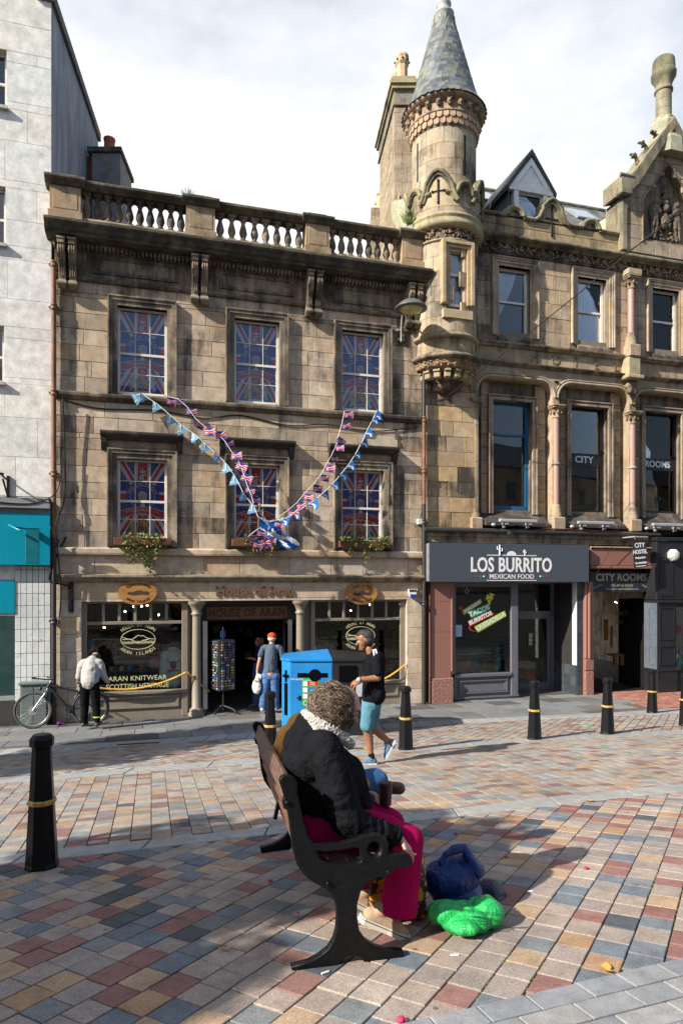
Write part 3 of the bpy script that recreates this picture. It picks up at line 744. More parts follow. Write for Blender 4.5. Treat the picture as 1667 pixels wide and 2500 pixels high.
# banners hung behind the glass: flat print
BB, BW, BR, BG, BS_, BK = [mat('banner_' + n, c, .8, var=.05, bst=.1, bs=200) for n, c in (('blue', (.05, .085, .42)), ('white', (.85, .85, .88)), ('red', (.72, .02, .05)), ('gold', (.75, .55, .12)), ('skin', (.75, .45, .38)), ('green', (.16, .34, .18)))]
BSET = [BB, BW, BR, BG, BS_, BK]
def banner(u0, u1, z0, z1, w, label, mirror=False):
 m = MB(); W, H = u1 - u0, z1 - z0; uc = (u0 + u1) / 2; zc = z0 + H * .54
 lay = lambda k: w - .0006 * k
 m.box(u0, u1, w, w + .003, z0, z1, 0)
 def clip_poly(pts, k, mi):
  # clip to the banner rectangle (Sutherland-Hodgman)
  for ax, lim, sg in ((0, u0, 1), (0, u1, -1), (1, z0, 1), (1, z1, -1)):
   out = []
   for i in range(len(pts)):
    p, q = pts[i - 1], pts[i]; ip = (p[ax] - lim) * sg >= 0; iq = (q[ax] - lim) * sg >= 0
    if ip != iq: t = (lim - p[ax]) / (q[ax] - p[ax]); out.append((p[0] + (q[0] - p[0]) * t, p[1] + (q[1] - p[1]) * t))
    if iq: out.append(q)
   pts = out
   if len(pts) < 3: return
  m.add([(p[0], lay(k), p[1]) for p in pts], [tuple(range(len(pts)))], mi)
 def bar(p, q, hw, k, mi, off=0):
  d = Vector((q[0] - p[0], q[1] - p[1])).normalized(); n = Vector((-d.y, d.x)); p = Vector(p) + n * off; q = Vector(q) + n * off
  clip_poly([(p.x + n.x * hw, p.y + n.y * hw), (p.x - n.x * hw, p.y - n.y * hw), (q.x - n.x * hw, q.y - n.y * hw), (q.x + n.x * hw, q.y + n.y * hw)], k, mi)
 c = (uc, zc); ex = 1.3
 for sx, sz in ((-1, 1), (1, 1), (-1, -1), (1, -1)):
  q = (uc + sx * W * .52 * 1.5, zc + sz * (H * .5) * 1.5)
  bar(c, q, .085, 1, 1); bar(c, q, .03, 2, 2, .02 * sx * sz)
 bar((uc, z0), (uc, z1), .17, 3, 1); bar((u0, zc), (u1, zc), .13, 3, 1)
 bar((uc, z0), (uc, z1), .10, 4, 2); bar((u0, zc), (u1, zc), .07, 4, 2)
 def disc(r, k, mi, cx=uc, cz=zc, e=1.0, seg=40, a0=0, a1=2 * math.pi):
  clip_poly([(cx + r * math.cos(a0 + (a1 - a0) * i / seg), cz + r * e * math.sin(a0 + (a1 - a0) * i / seg)) for i in range(seg)], k, mi)
 disc(.365, 5, 0); disc(.265, 6, 1); disc(.255, 7, 0)
 mx = -1 if mirror else 1
 # generic portrait roundel: head and shoulders
 disc(.19, 8, 0, uc, zc - .17, .7); disc(.085, 9, 4, uc, zc - .0, 1.3); disc(.09, 8.5, 1, uc, zc + .035, 1.1); disc(.02, 10, 2, uc, zc - .055, .4)
 for s_ in (-1, 1): disc(.012, 10, 0, uc + s_ * .032, zc + .012, .6)
 clip_poly([(uc - .07, zc - .24), (uc + .07, zc - .24), (uc + .02, zc - .1), (uc - .02, zc - .1)], 9, 1)
 S = lambda x, z: (uc + x, z)
 rz = zc - .30
 for k, g, mi in ((11, .012, 1), (12, 0, 2)):
  clip_poly([(uc - .46 - g, rz - .15 - g), (uc - .28, rz - .12 - g), (uc - .28, rz + .0 + g), (uc - .46 - g, rz - .0 + g), (uc - .41, rz - .075)], k, mi)
  clip_poly([(uc + .46 + g, rz - .15 - g), (uc + .28, rz - .12 - g), (uc + .28, rz + .0 + g), (uc + .46 + g, rz - .0 + g), (uc + .41, rz - .075)], k, mi)
  n = 12; tp = [(uc + x * (.37 + g), rz + .085 + g - .07 * x * x) for x in [i / n * 2 - 1 for i in range(n + 1)]]; bt = [(uc + x * (.37 + g), rz - .065 - g - .07 * x * x) for x in [1 - i / n * 2 for i in range(n + 1)]]
  clip_poly(bt[::-1] + tp[::-1], k + .5, mi)
 def wr(body, size, x, z, mi, k, **kw):
  me = text_mesh(body, size, .001, **kw); M_ = Matrix.Translation((uc + x, lay(k), z)) @ UP @ Matrix.Diagonal((mx, 1, 1, 1)); add_mesh(m, me, M_, mi)
 def warc(body, size, r, a0, a1, k, mi, cz, top=True):
  n = len(body)
  for i, ch in enumerate(body):
   if ch == ' ': continue
   a = a0 + (a1 - a0) * (i + .5) / n
   if mirror: a = math.pi - a
   M_ = Matrix.Translation((uc + r * math.cos(a), lay(k), cz + r * math.sin(a))) @ UP @ Matrix.Rotation(a - math.pi / 2, 4, 'Z') @ Matrix.Diagonal((mx, 1, 1, 1))
   add_mesh(m, text_mesh(ch, size, .001), M_, mi)
 warc('LONG LIVE THE KING', .078, .308, RAD(165), RAD(15), 8, 1, zc)
 warc('KING CHARLES III', .085, 1.30, RAD(105.5), RAD(74.5), 14, 1, rz + .02 - 1.30)
 warc('CORONATION 2023', .05, 1.30, RAD(100), RAD(80), 14, 1, rz - .055 - 1.30)
 # crown and cypher
 cz = z1 - .22
 clip_poly([(uc - .055, cz), (uc + .055, cz), (uc + .065, cz + .06), (uc + .03, cz + .035), (uc, cz + .075), (uc - .03, cz + .035), (uc - .065, cz + .06)], 6, 1); disc(.014, 6, 1, uc, cz + .095)
 wr('C', .24, 0, cz - .12, 1, 6); wr('R', .19, .0, cz - .13, 1, 7); wr('III', .05, .012, cz - .10, 1, 7.5)
 # arms: quartered shield, supporters, crest
 az = z0 + .25
 for s_ in (-1, 1):
  for (dx, dz, r, e, mi) in ((.20, .0, .055, 2.0, 3 if s_ < 0 else 1), (.18, .13, .045, 1.1, 3 if s_ < 0 else 1), (.24, -.12, .04, 1.2, 3 if s_ < 0 else 1), (.14, -.1, .03, 1.5, 3 if s_ < 0 else 1), (.27, .06, .018, 3, 3), (.13, .05, .02, 2.2, 5)): disc(r, 6, mi, uc + s_ * dx, az + dz, e, 16)
 sh = lambda x0_, x1_, z0_, z1_, mi, k=8: clip_poly([(uc + x0_, az + z0_), (uc + x1_, az + z0_), (uc + x1_, az + z1_), (uc + x0_, az + z1_)], k, mi)
 disc(.135, 7, 0, uc, az, 1.05); disc(.12, 7.5, 3, uc, az, 1.05); sh(-.09, 0, 0, .09, 2); sh(0, .09, 0, .09, 3); sh(-.09, 0, -.09, 0, 0); sh(0, .09, -.09, 0, 2)
 for dx, dz, mi in ((-.045, .065, 3), (-.045, .04, 3), (-.045, .015, 3), (.045, .045, 2), (-.045, -.045, 3), (.045, -.03, 3), (.045, -.06, 3)): disc(.018, 9, mi, uc + dx, az + dz, .5, 12)
 disc(.07, 7, 3, uc, az + .17, .55); disc(.05, 7, 2, uc, az + .2, .6); disc(.045, 7, 3, uc, az + .26, .9)
 clip_poly([(uc - .2, az - .2), (uc + .2, az - .2), (uc + .17, az - .15), (uc - .17, az - .15)], 7, 1)
 o = m.build('banner', BSET); o.matrix_world = FM; tag(o, label, 'banner', 'flag banners in the upper windows')
pos = ['left', 'middle', 'right']
for i, (a, b) in enumerate(WX):
 banner(a + .05, b - .05, 7.12, 8.93, .163, 'red white and blue flag banner in the ' + ('left', 'middle', 'right')[i] + ' window of the top floor' + (', lettering reversed' if i == 2 else ''), mirror=i == 2)
 banner(a + .05, b - .05, 3.97, 5.62, .163, 'red white and blue flag banner in the ' + ('left', 'middle', 'right')[i] + ' first-floor window above a flower box')

# ------------------------------------------------------------ knitwear shopfront
TAUPE = mat('taupe_paint', (.235, .20, .155), .5, var=.08, dirt=.15)
SIGNW = wood_mat('oak_sign', (.46, .23, .07), (.30, .13, .035), sc3=(1, 1, 8))
LETW = mat('letter_wood', (.16, .08, .042), .6)
# openings (u): left window -5.77..-3.56, entrance, right window -.62..1.66
L0, L1, R0, R1 = -5.77, -3.55, -.72, 1.66
def shopwin(u0, u1, n):
 m = MB(); zt = 2.57
 m.box(u0, u0 + .10, .10, .24, 0, zt, 0, .008); m.box(u1 - .13, u1, .10, .24, 0, zt, 0, .008)
 m.box(u0 + .1, u1 - .13, .11, .22, 2.06, 2.13, 0, .008); m.box(u0 + .1, u1 - .13, .11, .22, zt - .05, zt, 0, .006)
 W = u1 - u0 - .23
 for i in range(1, n): x = u0 + .1 + W * i / n; m.box(x - .03, x + .03, .12, .21, 2.13, zt - .05, 0, .006)
 o = m.build('shop_window', TAUPE, house)
 for i in range(n):
  a = u0 + .1 + W * i / n + .03 * (i > 0); b = u0 + .1 + W * (i + 1) / n - .03 * (i < n - 1); pane(o, a, b, .16, 2.13, zt - .05, SHOPGL, 'shop_pane')
 pane(o, u0 + .1, u1 - .13, .16, .60, 2.06, SHOPGL, 'shop_pane')
 m = MB(); m.box(u0 + .1, u1 - .0, .06, .24, .52, .60, 0, .012); m.build('window_sill', TAUPE, house)
 m = MB(); m.box(u0, u1, .12, .3, -.05, .52); a, b = u0 + .3, u1 - .2
 for t, w_ in ((0, .085), (.03, .1)): m.box(a + t, b - t, w_, .12, .44 - t, .47 - t); m.box(a + t, b - t, w_, .12, .22 + t, .25 + t); m.box(a + t, a + t + .03, w_, .12, .25 + t, .44 - t); m.box(b - t - .03, b - t, w_, .12, .25 + t, .44 - t)
 m.build('stallriser', TAUPE, house)
shopwin(L0, L1, 6); shopwin(R0, R1, 6)
for x in (-3.36, -.98):
 m = MB(); m.lathe([(.19, 0), (.19, .05), (.15, .08), (.165, .12), (.13, .16), (.105, .19), (.10, 1.0), (.092, 2.2), (.092, 2.24), (.12, 2.26), (.12, 2.29), (.095, 2.31), (.11, 2.38), (.16, 2.47), (.2, 2.5), (.2, 2.56)], (x, .08, 0), 24)
 m.build('column', TAUPE, house)
 m = MB(); s_ = 1 if x > -2 else -1
 m.box(x + s_ * .12, x + s_ * .30, .2, .3, 0, 2.57, 0, .006); m.build('pilaster', TAUPE, house)
# entrance: header, doors, boarded sign
m = MB(); m.box(-3.5, -.85, .35, .45, 2.1, 2.57); m.build('door_header', mat('dark_paint', (.04, .037, .035), .5), house)
wsgn = MB(); wsgn.box(-3.12, -1.26, .28, .33, 2.14, 2.42)
signo = wsgn.build('entrance_sign', wood_mat('sign_plank', (.26, .10, .03), (.12, .05, .02), sc3=(1, 1, 3))); signo.matrix_world = FM
tag(signo, 'dark wooden plank sign with block capitals above the shop doorway', 'sign')
m = MB(); text_on(m, 'HOUSE OF ARAN', .27, -2.19, .275, 2.275, depth=.02, sx=.80, spacing=1.08, offset=.003); m.build('lettering', mat('letter_dark', (.02, .02, .025), .5), signo)
def door_leaf(u0, w0, w1, label=None):
 m = MB()
 for a, b in ((w0, w0 + .09), (w1 - .09, w1)): m.box(u0 - .025, u0 + .025, a, b, .02, 2.1)
 m.box(u0 - .025, u0 + .025, w0 + .09, w1 - .09, .02, .5); m.box(u0 - .025, u0 + .025, w0 + .09, w1 - .09, 2.0, 2.1)
 o = m.build('door', TAUPE, house); m = MB(); m.box(u0 - .003, u0 + .003, w0 + .09, w1 - .09, .5, 2.0); m.build('door_pane', SHOPGL, o)
 m = MB(); m.box(u0 - .05, u0 + .05, w0 - .02, w0, .1, 2.1); m.build('door_edge', mat('brushed_steel', (.5, .5, .5), .35, 1), o)
door_leaf(-3.16, .22, .95); door_leaf(-1.2, .22, .95)
# shop room
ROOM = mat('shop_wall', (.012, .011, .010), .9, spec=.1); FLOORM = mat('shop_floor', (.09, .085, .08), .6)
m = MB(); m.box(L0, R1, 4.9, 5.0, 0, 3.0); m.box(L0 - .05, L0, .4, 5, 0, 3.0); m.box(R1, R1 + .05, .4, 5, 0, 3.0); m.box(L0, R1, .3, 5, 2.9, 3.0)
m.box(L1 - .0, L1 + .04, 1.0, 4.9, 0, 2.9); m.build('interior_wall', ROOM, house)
m = MB(); m.box(L0, R1, .3, 5, -.02, .02); m.box(L0 + .05, L1 - .05, .28, 1.3, .02, .55); m.box(R0 + .05, R1 - .05, .28, 1.3, .02, .55); m.build('shop_floor', FLOORM, house)
SHELF = mat('shelf_green', (.06, .08, .07), .6)
m = MB()
for z in (.95, 1.1, 1.25, 1.4): m.box(-5.1, -4.45, 1.0, 1.25, z, z + .035)
for z in (.98,): m.box(-5.3, -4.1, .6, .95, z - .03, z)
m.box(-5.15, -5.1, .95, 1.3, .5, 1.5); m.box(-4.15, -4.1, .6, .95, .5, .98); m.box(-5.3, -5.26, .6, .95, .5, .98); m.build('display_shelf', SHELF, house)
STOCK = [mat('stock_%s' % n, c, .7) for n, c in (('red', (.10, .02, .02)), ('blue', (.02, .05, .12)), ('teal', (.03, .08, .09)), ('cream', (.16, .14, .12)), ('plum', (.07, .03, .05)), ('brown', (.07, .04, .02)))]
m = MB()
for i in range(90):
 u = random.uniform(L0 + .1, R1 - .1); w_ = random.uniform(2.0, 4.7); z = random.uniform(.3, 1.9); q = random.uniform(.04, .12)
 m.box(u - q, u + q, w_, w_ + .08, z, z + q * 2.2, random.randrange(6))
m.build('stock', STOCK, house, kind='stuff')
# goods in the left window: hooded top on a form, mugs, case, boards
def place(label, cat, name, mbx, mats, group=None, kids=()):
 o = mbx.build(name, mats); o.matrix_world = FM; tag(o, label, cat, group); return o
HOOD = cloth_mat('mint_fleece', (.66, .88, .88), fold=.5)
ux = U(423, .45)
hd = blob('hooded_top', [('c', (ux - .17, .45, 1.36), .07, (ux + .17, .45, 1.36), .07), ('c', (ux, .45, 1.3), .17, (ux, .45, .72), .19), ('c', (ux - .09, .45, 1.2), .14, (ux - .11, .45, .72), .12), ('c', (ux + .09, .45, 1.2), .14, (ux + .11, .45, .72), .12),
     ('c', (ux - .2, .45, 1.34), .075, (ux - .26, .42, .80), .06), ('c', (ux + .2, .45, 1.34), .075, (ux + .27, .42, .82), .06), ('e', (ux, .47, 1.43), (.13, .09, .08))], HOOD, None, .02, 4, (.008, (6, 6, 3), .3))
hd.matrix_world = FM; tag(hd, 'mint green hooded top with highland cow print on display in the left shop window', 'hoodie')
m = MB(); m.ell((ux, .25, 1.12), (.07, .01, .10)); m.tube([(ux - .05, .25, 1.18), (ux - .11, .245, 1.20), (ux - .13, .24, 1.25)], .012, 6); m.tube([(ux + .05, .25, 1.18), (ux + .11, .245, 1.20), (ux + .13, .24, 1.25)], .012, 6); m.box(ux - .12, ux + .12, .25, .262, .98, 1.01)
m.build('print', mat('print_dark', (.06, .03, .03), .8), hd)
m = MB(); m.tube([(ux, .5, 1.38), (ux, .5, 1.52)], .055, 12); m.build('neck_form', mat('form_black', (.02, .02, .02), .4), hd)
m = MB(); m.box(U(365, .6), U(397, .6), .7, .95, 1.0, 1.22, 0, .04); place('pink vanity case on the shelf behind the left shop window', 'case', 'vanity_case', m, mat('pink_shell', (.45, .18, .35), .4))
for k, (px, c, lb) in enumerate(((272, (.45, .25, .15), 'small terracotta mug on the window shelf, leftmost'), (297, (.5, .52, .5), 'white mug with dark picture beside a blue one on the window shelf'), (316, (.08, .25, .5), 'light blue mug on the window shelf under the gilt island emblem'), (345, (.35, .18, .12), 'brown bowl on the window shelf beside the pink case'))):
 x = U(px, .65); m = MB(); m.lathe([(.045, 0), (.05, .01), (.05, .1), (.042, .1), (.04, .015)], (x, .68, .98), 14); m.tube([(x + .045, .68, 1.06), (x + .08, .68, 1.05), (x + .08, .68, 1.01), (x + .045, .68, 1.0)], .008, 6)
 place(lb, 'mug', 'mug', m, mat('mug%d' % k, c, .3))
m = MB(); m.box(U(220, .4), U(232, .4), .42, .46, .95, 1.72, 0, .01); m.box(U(223, .4), U(229, .4), .41, .42, 1.0, 1.6, 1)
place('tall blue and green printed board standing at the left edge of the shop window', 'board', 'display_board', m, [mat('blue_board', (.02, .12, .3), .4), mat('green_board', (.05, .45, .05), .4)])
sp = blob('soft_toy', [('e', (U(303, .5), .5, .72), (.10, .09, .09)), ('e', (U(300, .5), .5, .85), (.06, .06, .05)), ('c', (U(300, .5), .5, .87), .02, (U(290, .5), .5, .93), .008), ('c', (U(306, .5), .5, .87), .02, (U(316, .5), .5, .93), .008)], cloth_mat('toy_fur', (.30, .14, .05)), None, .012, 3); sp.matrix_world = FM
tag(sp, 'brown shaggy toy cow sitting low in the left shop window', 'toy')
sp = blob('soft_toy', [('e', (U(373, .45), .45, .66), (.12, .08, .06)), ('e', (U(370, .45), .45, .76), (.06, .05, .06))], cloth_mat('toy_blue', (.25, .42, .45)), None, .012, 3); sp.matrix_world = FM
tag(sp, 'pale blue and yellow soft toy low in the left shop window beside the hooded top', 'toy')
BULB = mat('lit_bulb', (1, .62, .28), .4, emit=14)
for k, (px, py, w_) in enumerate(((255, 1532, 1.0), (306, 1493, 1.4), (327, 1481, 1.2), (346, 1480, 1.5), (360, 1478, 1.3), (368, 1479, 1.1), (388, 1501, 1.6), (453, 1517, 1.0), (811, 1512, 1.2), (856, 1491, 1.4), (903, 1476, 1.2))):
 u_, z_ = fp(px, py, w_); m = MB(); m.ell((u_, w_, z_), (.022, .022, .026), 10, 8); m.tube([(u_, w_, z_ + .02), (u_, w_, z_ + .045)], .012, 8, 1)
 place('small lit bulb behind the %s shop window, %s counting from its left edge' % (('left', ('first', 'second', 'third', 'fourth', 'fifth', 'sixth', 'seventh', 'eighth')[k]) if k < 8 else ('right', ('first', 'second', 'third')[k - 8])), 'lamp', 'spot_bulb', m, [BULB, INTER], 'spot bulbs in the knitwear shop')
# gilt lettering on the glass
GILT = mat('gilt', (.62, .62, .36), .5, var=.05)
def emblem(px, py, w_, sc, mats, par, tsz=.115, ringed=True, words=('HOUSE of ARAN', 'ARAN ISLANDS'), d=.002, rw=.39, rh=.235, tr=.49, th=.36):
 u_, z_ = fp(px, py, w_); m = MB()
 if ringed: m.tube([(u_ + rw * sc * math.cos(t), w_, z_ + rh * sc * math.sin(t)) for t in [i * math.pi / 24 for i in range(49)]], .006, 5)
 def hill(pts, yy=0, mi=0): m.tube([(u_ + x * sc, w_ - .001, z_ + z * sc) for x, z in pts], .008 * sc, 5, mi)
 hill([(-.36, .06), (-.26, .02), (-.14, .0), (-.05, .06), (.0, .10), (.06, .07), (.10, .09), (.18, .04), (.26, .01), (.37, .0)]); hill([(-.36, -.0), (-.2, .01), (-.06, -.05), (.02, -.09), (.1, -.03), (.25, .0)])
 random.seed(5)
 for i in range(46):
  x = -.35 + .7 * i / 45; m.tube([(u_ + x * sc, w_, z_ + (-.03 - .03 * random.random()) * sc), (u_ + (x + .01) * sc, w_, z_ + (.02 * random.random() - .11) * sc)], .004 * sc, 4)
 if words:
  arc_text(m, words[0], tsz * sc, u_, w_, z_ - .02, tr * sc, RAD(140), RAD(40), rz=th * sc, depth=d, top=True, sx=.9)
  arc_text(m, words[1], tsz * sc, u_, w_, z_ + .02, tr * sc, RAD(-142), RAD(-38), rz=th * sc, depth=d, top=False, sx=.9)
 return m.build('emblem', mats, par)
emb = emblem(338, 1561, .145, .93, GILT, None); emb.matrix_world = FM; tag(emb, 'gilt hill emblem and lettering on the left shop window glass', 'lettering')
emb = emblem(880, 1552, .145, .93, GILT, None); emb.matrix_world = FM; tag(emb, 'gilt hill emblem on the right shop window glass behind the walking man', 'lettering')
m = MB(); u_, z_ = fp(337, 1656, .145); text_on(m, 'ARAN KNITWEAR', .15, u_, .145, z_, spacing=1.02); u_, z_ = fp(337, 1675, .145); text_on(m, 'SCOTTISH HERITAGE', .15, u_, .145, z_, sx=.93)
o = m.build('lettering', GILT); o.matrix_world = FM; tag(o, 'faded gilt capitals along the bottom of the left shop window glass', 'lettering')
# raised shop name, plaques
u0n, u1n = U(526, 0), U(713, 0); zn = ZZ(620, 1444, 0)
me_all = text_mesh('House of Aran', .30, .03, offset=.006)
wtot = max(v.co.x for v in me_all.vertices) - min(v.co.x for v in me_all.vertices); k = (u1n - u0n) / wtot
# letter positions from cumulative widths
def adv(s):
 cu = bpy.data.curves.new('t', 'FONT'); cu.body = s + '|'; cu.size = .30; cu.align_x = 'LEFT'; o = bpy.data.objects.new('t', cu); SCR.collection.objects.link(o); SVL.update(); w_ = o.dimensions.x; bpy.data.objects.remove(o); return w_
base = adv('')
letpar = thing('lettering', 'raised brown serif shop name over the doorway, on the pale stone lintel', 'lettering', FM)
s_ = 'House of Aran'
for i, ch in enumerate(s_):
 if ch == ' ': continue
 x = u0n + (adv(s_[:i]) - base) * k
 me = text_mesh(ch, .30, .03, offset=.006, align='LEFT', sx=k); o = link('letter', me.copy(), LETW, letpar, M=Matrix.Translation((x, -.02, zn)) @ UP)
def plaque(px, py, label):
 u_, z_ = fp(px, py, -.05); m = MB(); n = 40; a, b = .415, .27
 for r, y0_, y1_ in ((1.0, -.06, -.015), (.93, -.068, -.06)):
  m.prism([(u_ + a * r * math.cos(6.2832 * i / n), z_ + b * r * math.sin(6.2832 * i / n)) for i in range(n)], 'y', y0_, y1_)
 t_ = thing('plaque', label, 'plaque', FM); m.build('board', SIGNW, t_)
 m = MB(); arc_text(m, 'HOUSE of ARAN', .075, u_, -.072, z_ - .02, .31, RAD(140), RAD(40), rz=.215, depth=.006); arc_text(m, 'ARAN ISLANDS', .075, u_, -.072, z_ + .02, .31, RAD(-140), RAD(-40), rz=.215, depth=.006, top=False)
 m.prism([(u_ + x, z_ + z) for x, z in ((-.23, -.03), (-.2, .02), (-.1, .015), (-.03, .05), (.04, .055), (.1, .03), (.2, .03), (.23, -.01), (.2, -.04), (.05, -.03), (-.1, -.05))], 'y', -.074, -.066)
 m.build('carving', mat('carved_dark', (.05, .03, .02), .7), t_)
plaque(338, 1447, 'oval carved oak plaque with island emblem above the left shop window')
plaque(883, 1449, 'oval carved oak plaque with island emblem above the right shop window')
# alarm box
t_ = thing('alarm_box', 'small white and blue alarm box with black letters on the pale stone by the drainpipe', 'alarm', FM)
u_, z_ = fp(1009, 1448, -.1)
m = MB(); m.prism([(u_ - .12, z_ + .1), (u_ + .12, z_ + .1), (u_ + .07, z_ - .08), (u_, z_ - .13), (u_ - .07, z_ - .08)], 'y', -.07, 0); m.build('case', mat('alarm_white', (.75, .76, .78), .35, var=.03), t_)
m = MB(); m.prism([(u_ - .085, z_ - .03), (u_ + .085, z_ - .03), (u_ + .065, z_ - .085), (u_, z_ - .14), (u_ - .065, z_ - .085)], 'y', -.085, -.005); m.build('strobe', mat('alarm_blue', (.02, .05, .3), .25), t_)
m = MB(); text_on(m, 'IMMS', .085, u_, -.074, z_ + .055, offset=.003); m.build('lettering', mat('black_print', (.02, .02, .02), .5), t_)
# hanging-sign bracket at the left of the shop lintel
IRON = mat('black_iron', (.012, .012, .013), .42, var=.15, bst=.3, bs=90, spec=.2)
m = MB(); ub = U(174, -.05); m.box(ub - .05, ub + .05, -.05, 0, 2.35, 2.98)
for z in (2.4, 2.6, 2.8, 2.94): m.ell((ub, -.055, z), (.018, .01, .018), 8, 6)
m.tube([(ub - .05, -.05, 2.92), (ub - .35, -.12, 2.98), (ub - .42, -.12, 3.06)], .022, 8); m.tube([(ub - .42, -.12, 3.06), (ub - .36, -.12, 3.35), (ub - .1, -.03, 3.95)], .02, 8)
o = m.build('iron_bracket', IRON); o.matrix_world = FM; tag(o, 'old black iron awning bracket with sloping stay at the left end of the shop lintel', 'bracket')
# drainpipes
ORNG = mat('rusty_orange_pipe', (.19, .085, .042), .65, var=.4, vs=4, dirt=.8); PIPEB = mat('black_pipe', (.03, .028, .027), .5, dirt=.2)
def pipe(label, segs, x, w_, r, collars, extra=None):
 m = MB()
 for z0, z1, mi in segs: m.tube([(x, w_, z0), (x, w_, (z0 + z1) / 2), (x, w_, z1)], r, 10, mi, cap=True)
 o = m.build('drainpipe', [ORNG, PIPEB]); o.matrix_world = FM; tag(o, label, 'drainpipe')
 for z, mi in collars:
  m = MB(); m.lathe([(r, 0), (r + .018, .01), (r + .018, .05), (r + .004, .06), (r + .004, .09), (r + .016, .10), (r + .016, .13), (r, .14)], (x, w_, z), 12, 0)
  m.box(x - r - .05, x + r + .05, w_ + .02, w_ + .06, z + .05, z + .09); m.build('collar', [ORNG, PIPEB][mi], o)
 return o
pipe('rusty orange drainpipe, black towards its foot, between the white building and the stone house', [(9.72, 3.9, 0), (3.9, 0, 1)], U(132, -.1), -.09, .05, [(9.6, 0), (8.7, 0), (6.9, 0), (5.2, 0), (3.8, 1), (2.1, 1)])
o = pipe('drainpipe with orange-brown stretches between the stone house and the turreted building', [(11.0, 9.0, 1), (9.0, 8.4, 0), (8.4, 6.9, 1), (6.9, 4.9, 0), (4.9, -.0, 1)], U(1035, -.1), -.09, .048, [(8.9, 0), (6.9, 0), (5.65, 0), (4.4, 1), (2.4, 1)])
m = MB(); u_, z_ = fp(1027, 1274, -.1); m.box(u_ - .075, u_ + .07, -.1, 0, z_ - .06, z_ + .07, 0, .008); m.tube([(u_, -.06, z_ + .07), (u_ + .02, -.08, z_ + .2), (u_ + .09, -.1, z_ + .28)], .01, 6, 1)
o = m.build('junction_box', [mat('cream_plastic', (.6, .6, .52), .5), IRON]); o.matrix_world = FM; tag(o, 'small cream junction box beside the drainpipe', 'junction box')
# cables along the string course
def cable(pts, r, label, cat='cable', sub=6, material=None, world=False):
 P = [Vector(p) for p in pts]; out = []
 for i in range(len(P) - 1):
  p0, p1, p2, p3 = P[max(i - 1, 0)], P[i], P[i + 1], P[min(i + 2, len(P) - 1)]
  for k in range(sub):
   t = k / sub; out.append(.5 * ((2 * p1) + (p2 - p0) * t + (2 * p0 - 5 * p1 + 4 * p2 - p3) * t * t + (3 * p1 - p0 - 3 * p2 + p3) * t ** 3))
 out.append(P[-1]); m = MB(); m.tube(out, r, 6); o = m.build('cable', material or IRON)
 if not world: o.matrix_world = FM
 return tag(o, label, cat)
cable([(-6.1, -.03, 6.84), (-5.4, -.02, 6.72), (-4.2, -.02, 6.76), (-3.2, -.02, 6.66), (-2.4, -.02, 6.78), (-1.3, -.02, 6.62), (-.4, -.02, 6.70), (.8, -.02, 6.62), (1.95, -.04, 6.80)], .014, 'black cable sagging along the stone under the string course of the shop house')
cable([(-6.12, -.16, 6.9), (-6.08, -.12, 5.6), (-6.1, -.14, 4.7), (-6.25, -.2, 4.2), (-6.22, -.2, 3.7), (-6.16, -.14, 2.8), (-6.2, -.14, 2.1)], .014, 'black cable hanging down beside the rusty orange drainpipe')
# ropes on the shopfront
ROPE = mat('yellow_rope', (.62, .36, .06), .8, var=.2)
def rope(p, q, sag, label):
 p, q = Vector(p), Vector(q); m = MB(); n = 46
 c = [p.lerp(q, i / n) + Vector((0, 0, -sag * 4 * (i / n) * (1 - i / n))) for i in range(n + 1)]
 for ph in (0, 2.09, 4.19):
  m.tube([c[i] + Vector((0, math.cos(i * 1.6 + ph), math.sin(i * 1.6 + ph))) * .014 for i in range(n + 1)], .014, 6)
 o = m.build('rope', ROPE); o.matrix_world = FM; return tag(o, label, 'rope')
zr = ZZ(470, 1641, -.05)
rope((-3.60, -.06, zr), (-5.5, -.02, .74), .18, 'yellow twisted rope swagged across the left shop window to the column')
rope((-3.56, -.06, zr), (-3.08, .12, .52), .02, 'yellow twisted rope running from the column down to the doorway')
rope((1.62, 0, ZZ(984, 1622, 0)), (.55, -.0, .52), .10, 'yellow twisted rope hanging at the right shop window behind the walking man')
# wall lamp
t_ = thing('wall_lamp', 'round grey street lamp on a swan-neck arm fixed to the stone near the drainpipe', 'lamp', FM)
LG = mat('lamp_grey', (.30, .31, .31), .45, dirt=.2)
ua, za = U(979, -.05), ZZ(979, 820, -.05); uh, zh = fp(1003, 752, -.75)
m = MB(); m.tube([(ua, -.05, za - .14), (ua, -.06, za + .25), (ua - .02, -.2, za + .5), (ua + .03, -.45, zh - .1), (uh - .03, -.60, zh + .0), (uh, -.72, zh + .06)], .022, 8)
for z in (za - .1, za + .13): m.box(ua - .09, ua + .09, -.03, 0, z, z + .05)
m.build('arm', LG, t_)
m = MB(); m.lathe([(.10, .17), (.2, .15), (.28, .09), (.33, .03), (.37, .0), (.37, -.03), (.30, -.035)], (uh, -.75, zh), 32); m.build('shade', mat('lamp_hood', (.10, .105, .10), .5), t_)
m = MB(); m.lathe([(.0, -.13), (.12, -.12), (.22, -.08), (.27, -.03), (.27, 0)], (uh, -.75, zh), 28); m.build('bowl', mat('lamp_bowl', (.55, .52, .22), .25, var=.2, vs=8), t_)
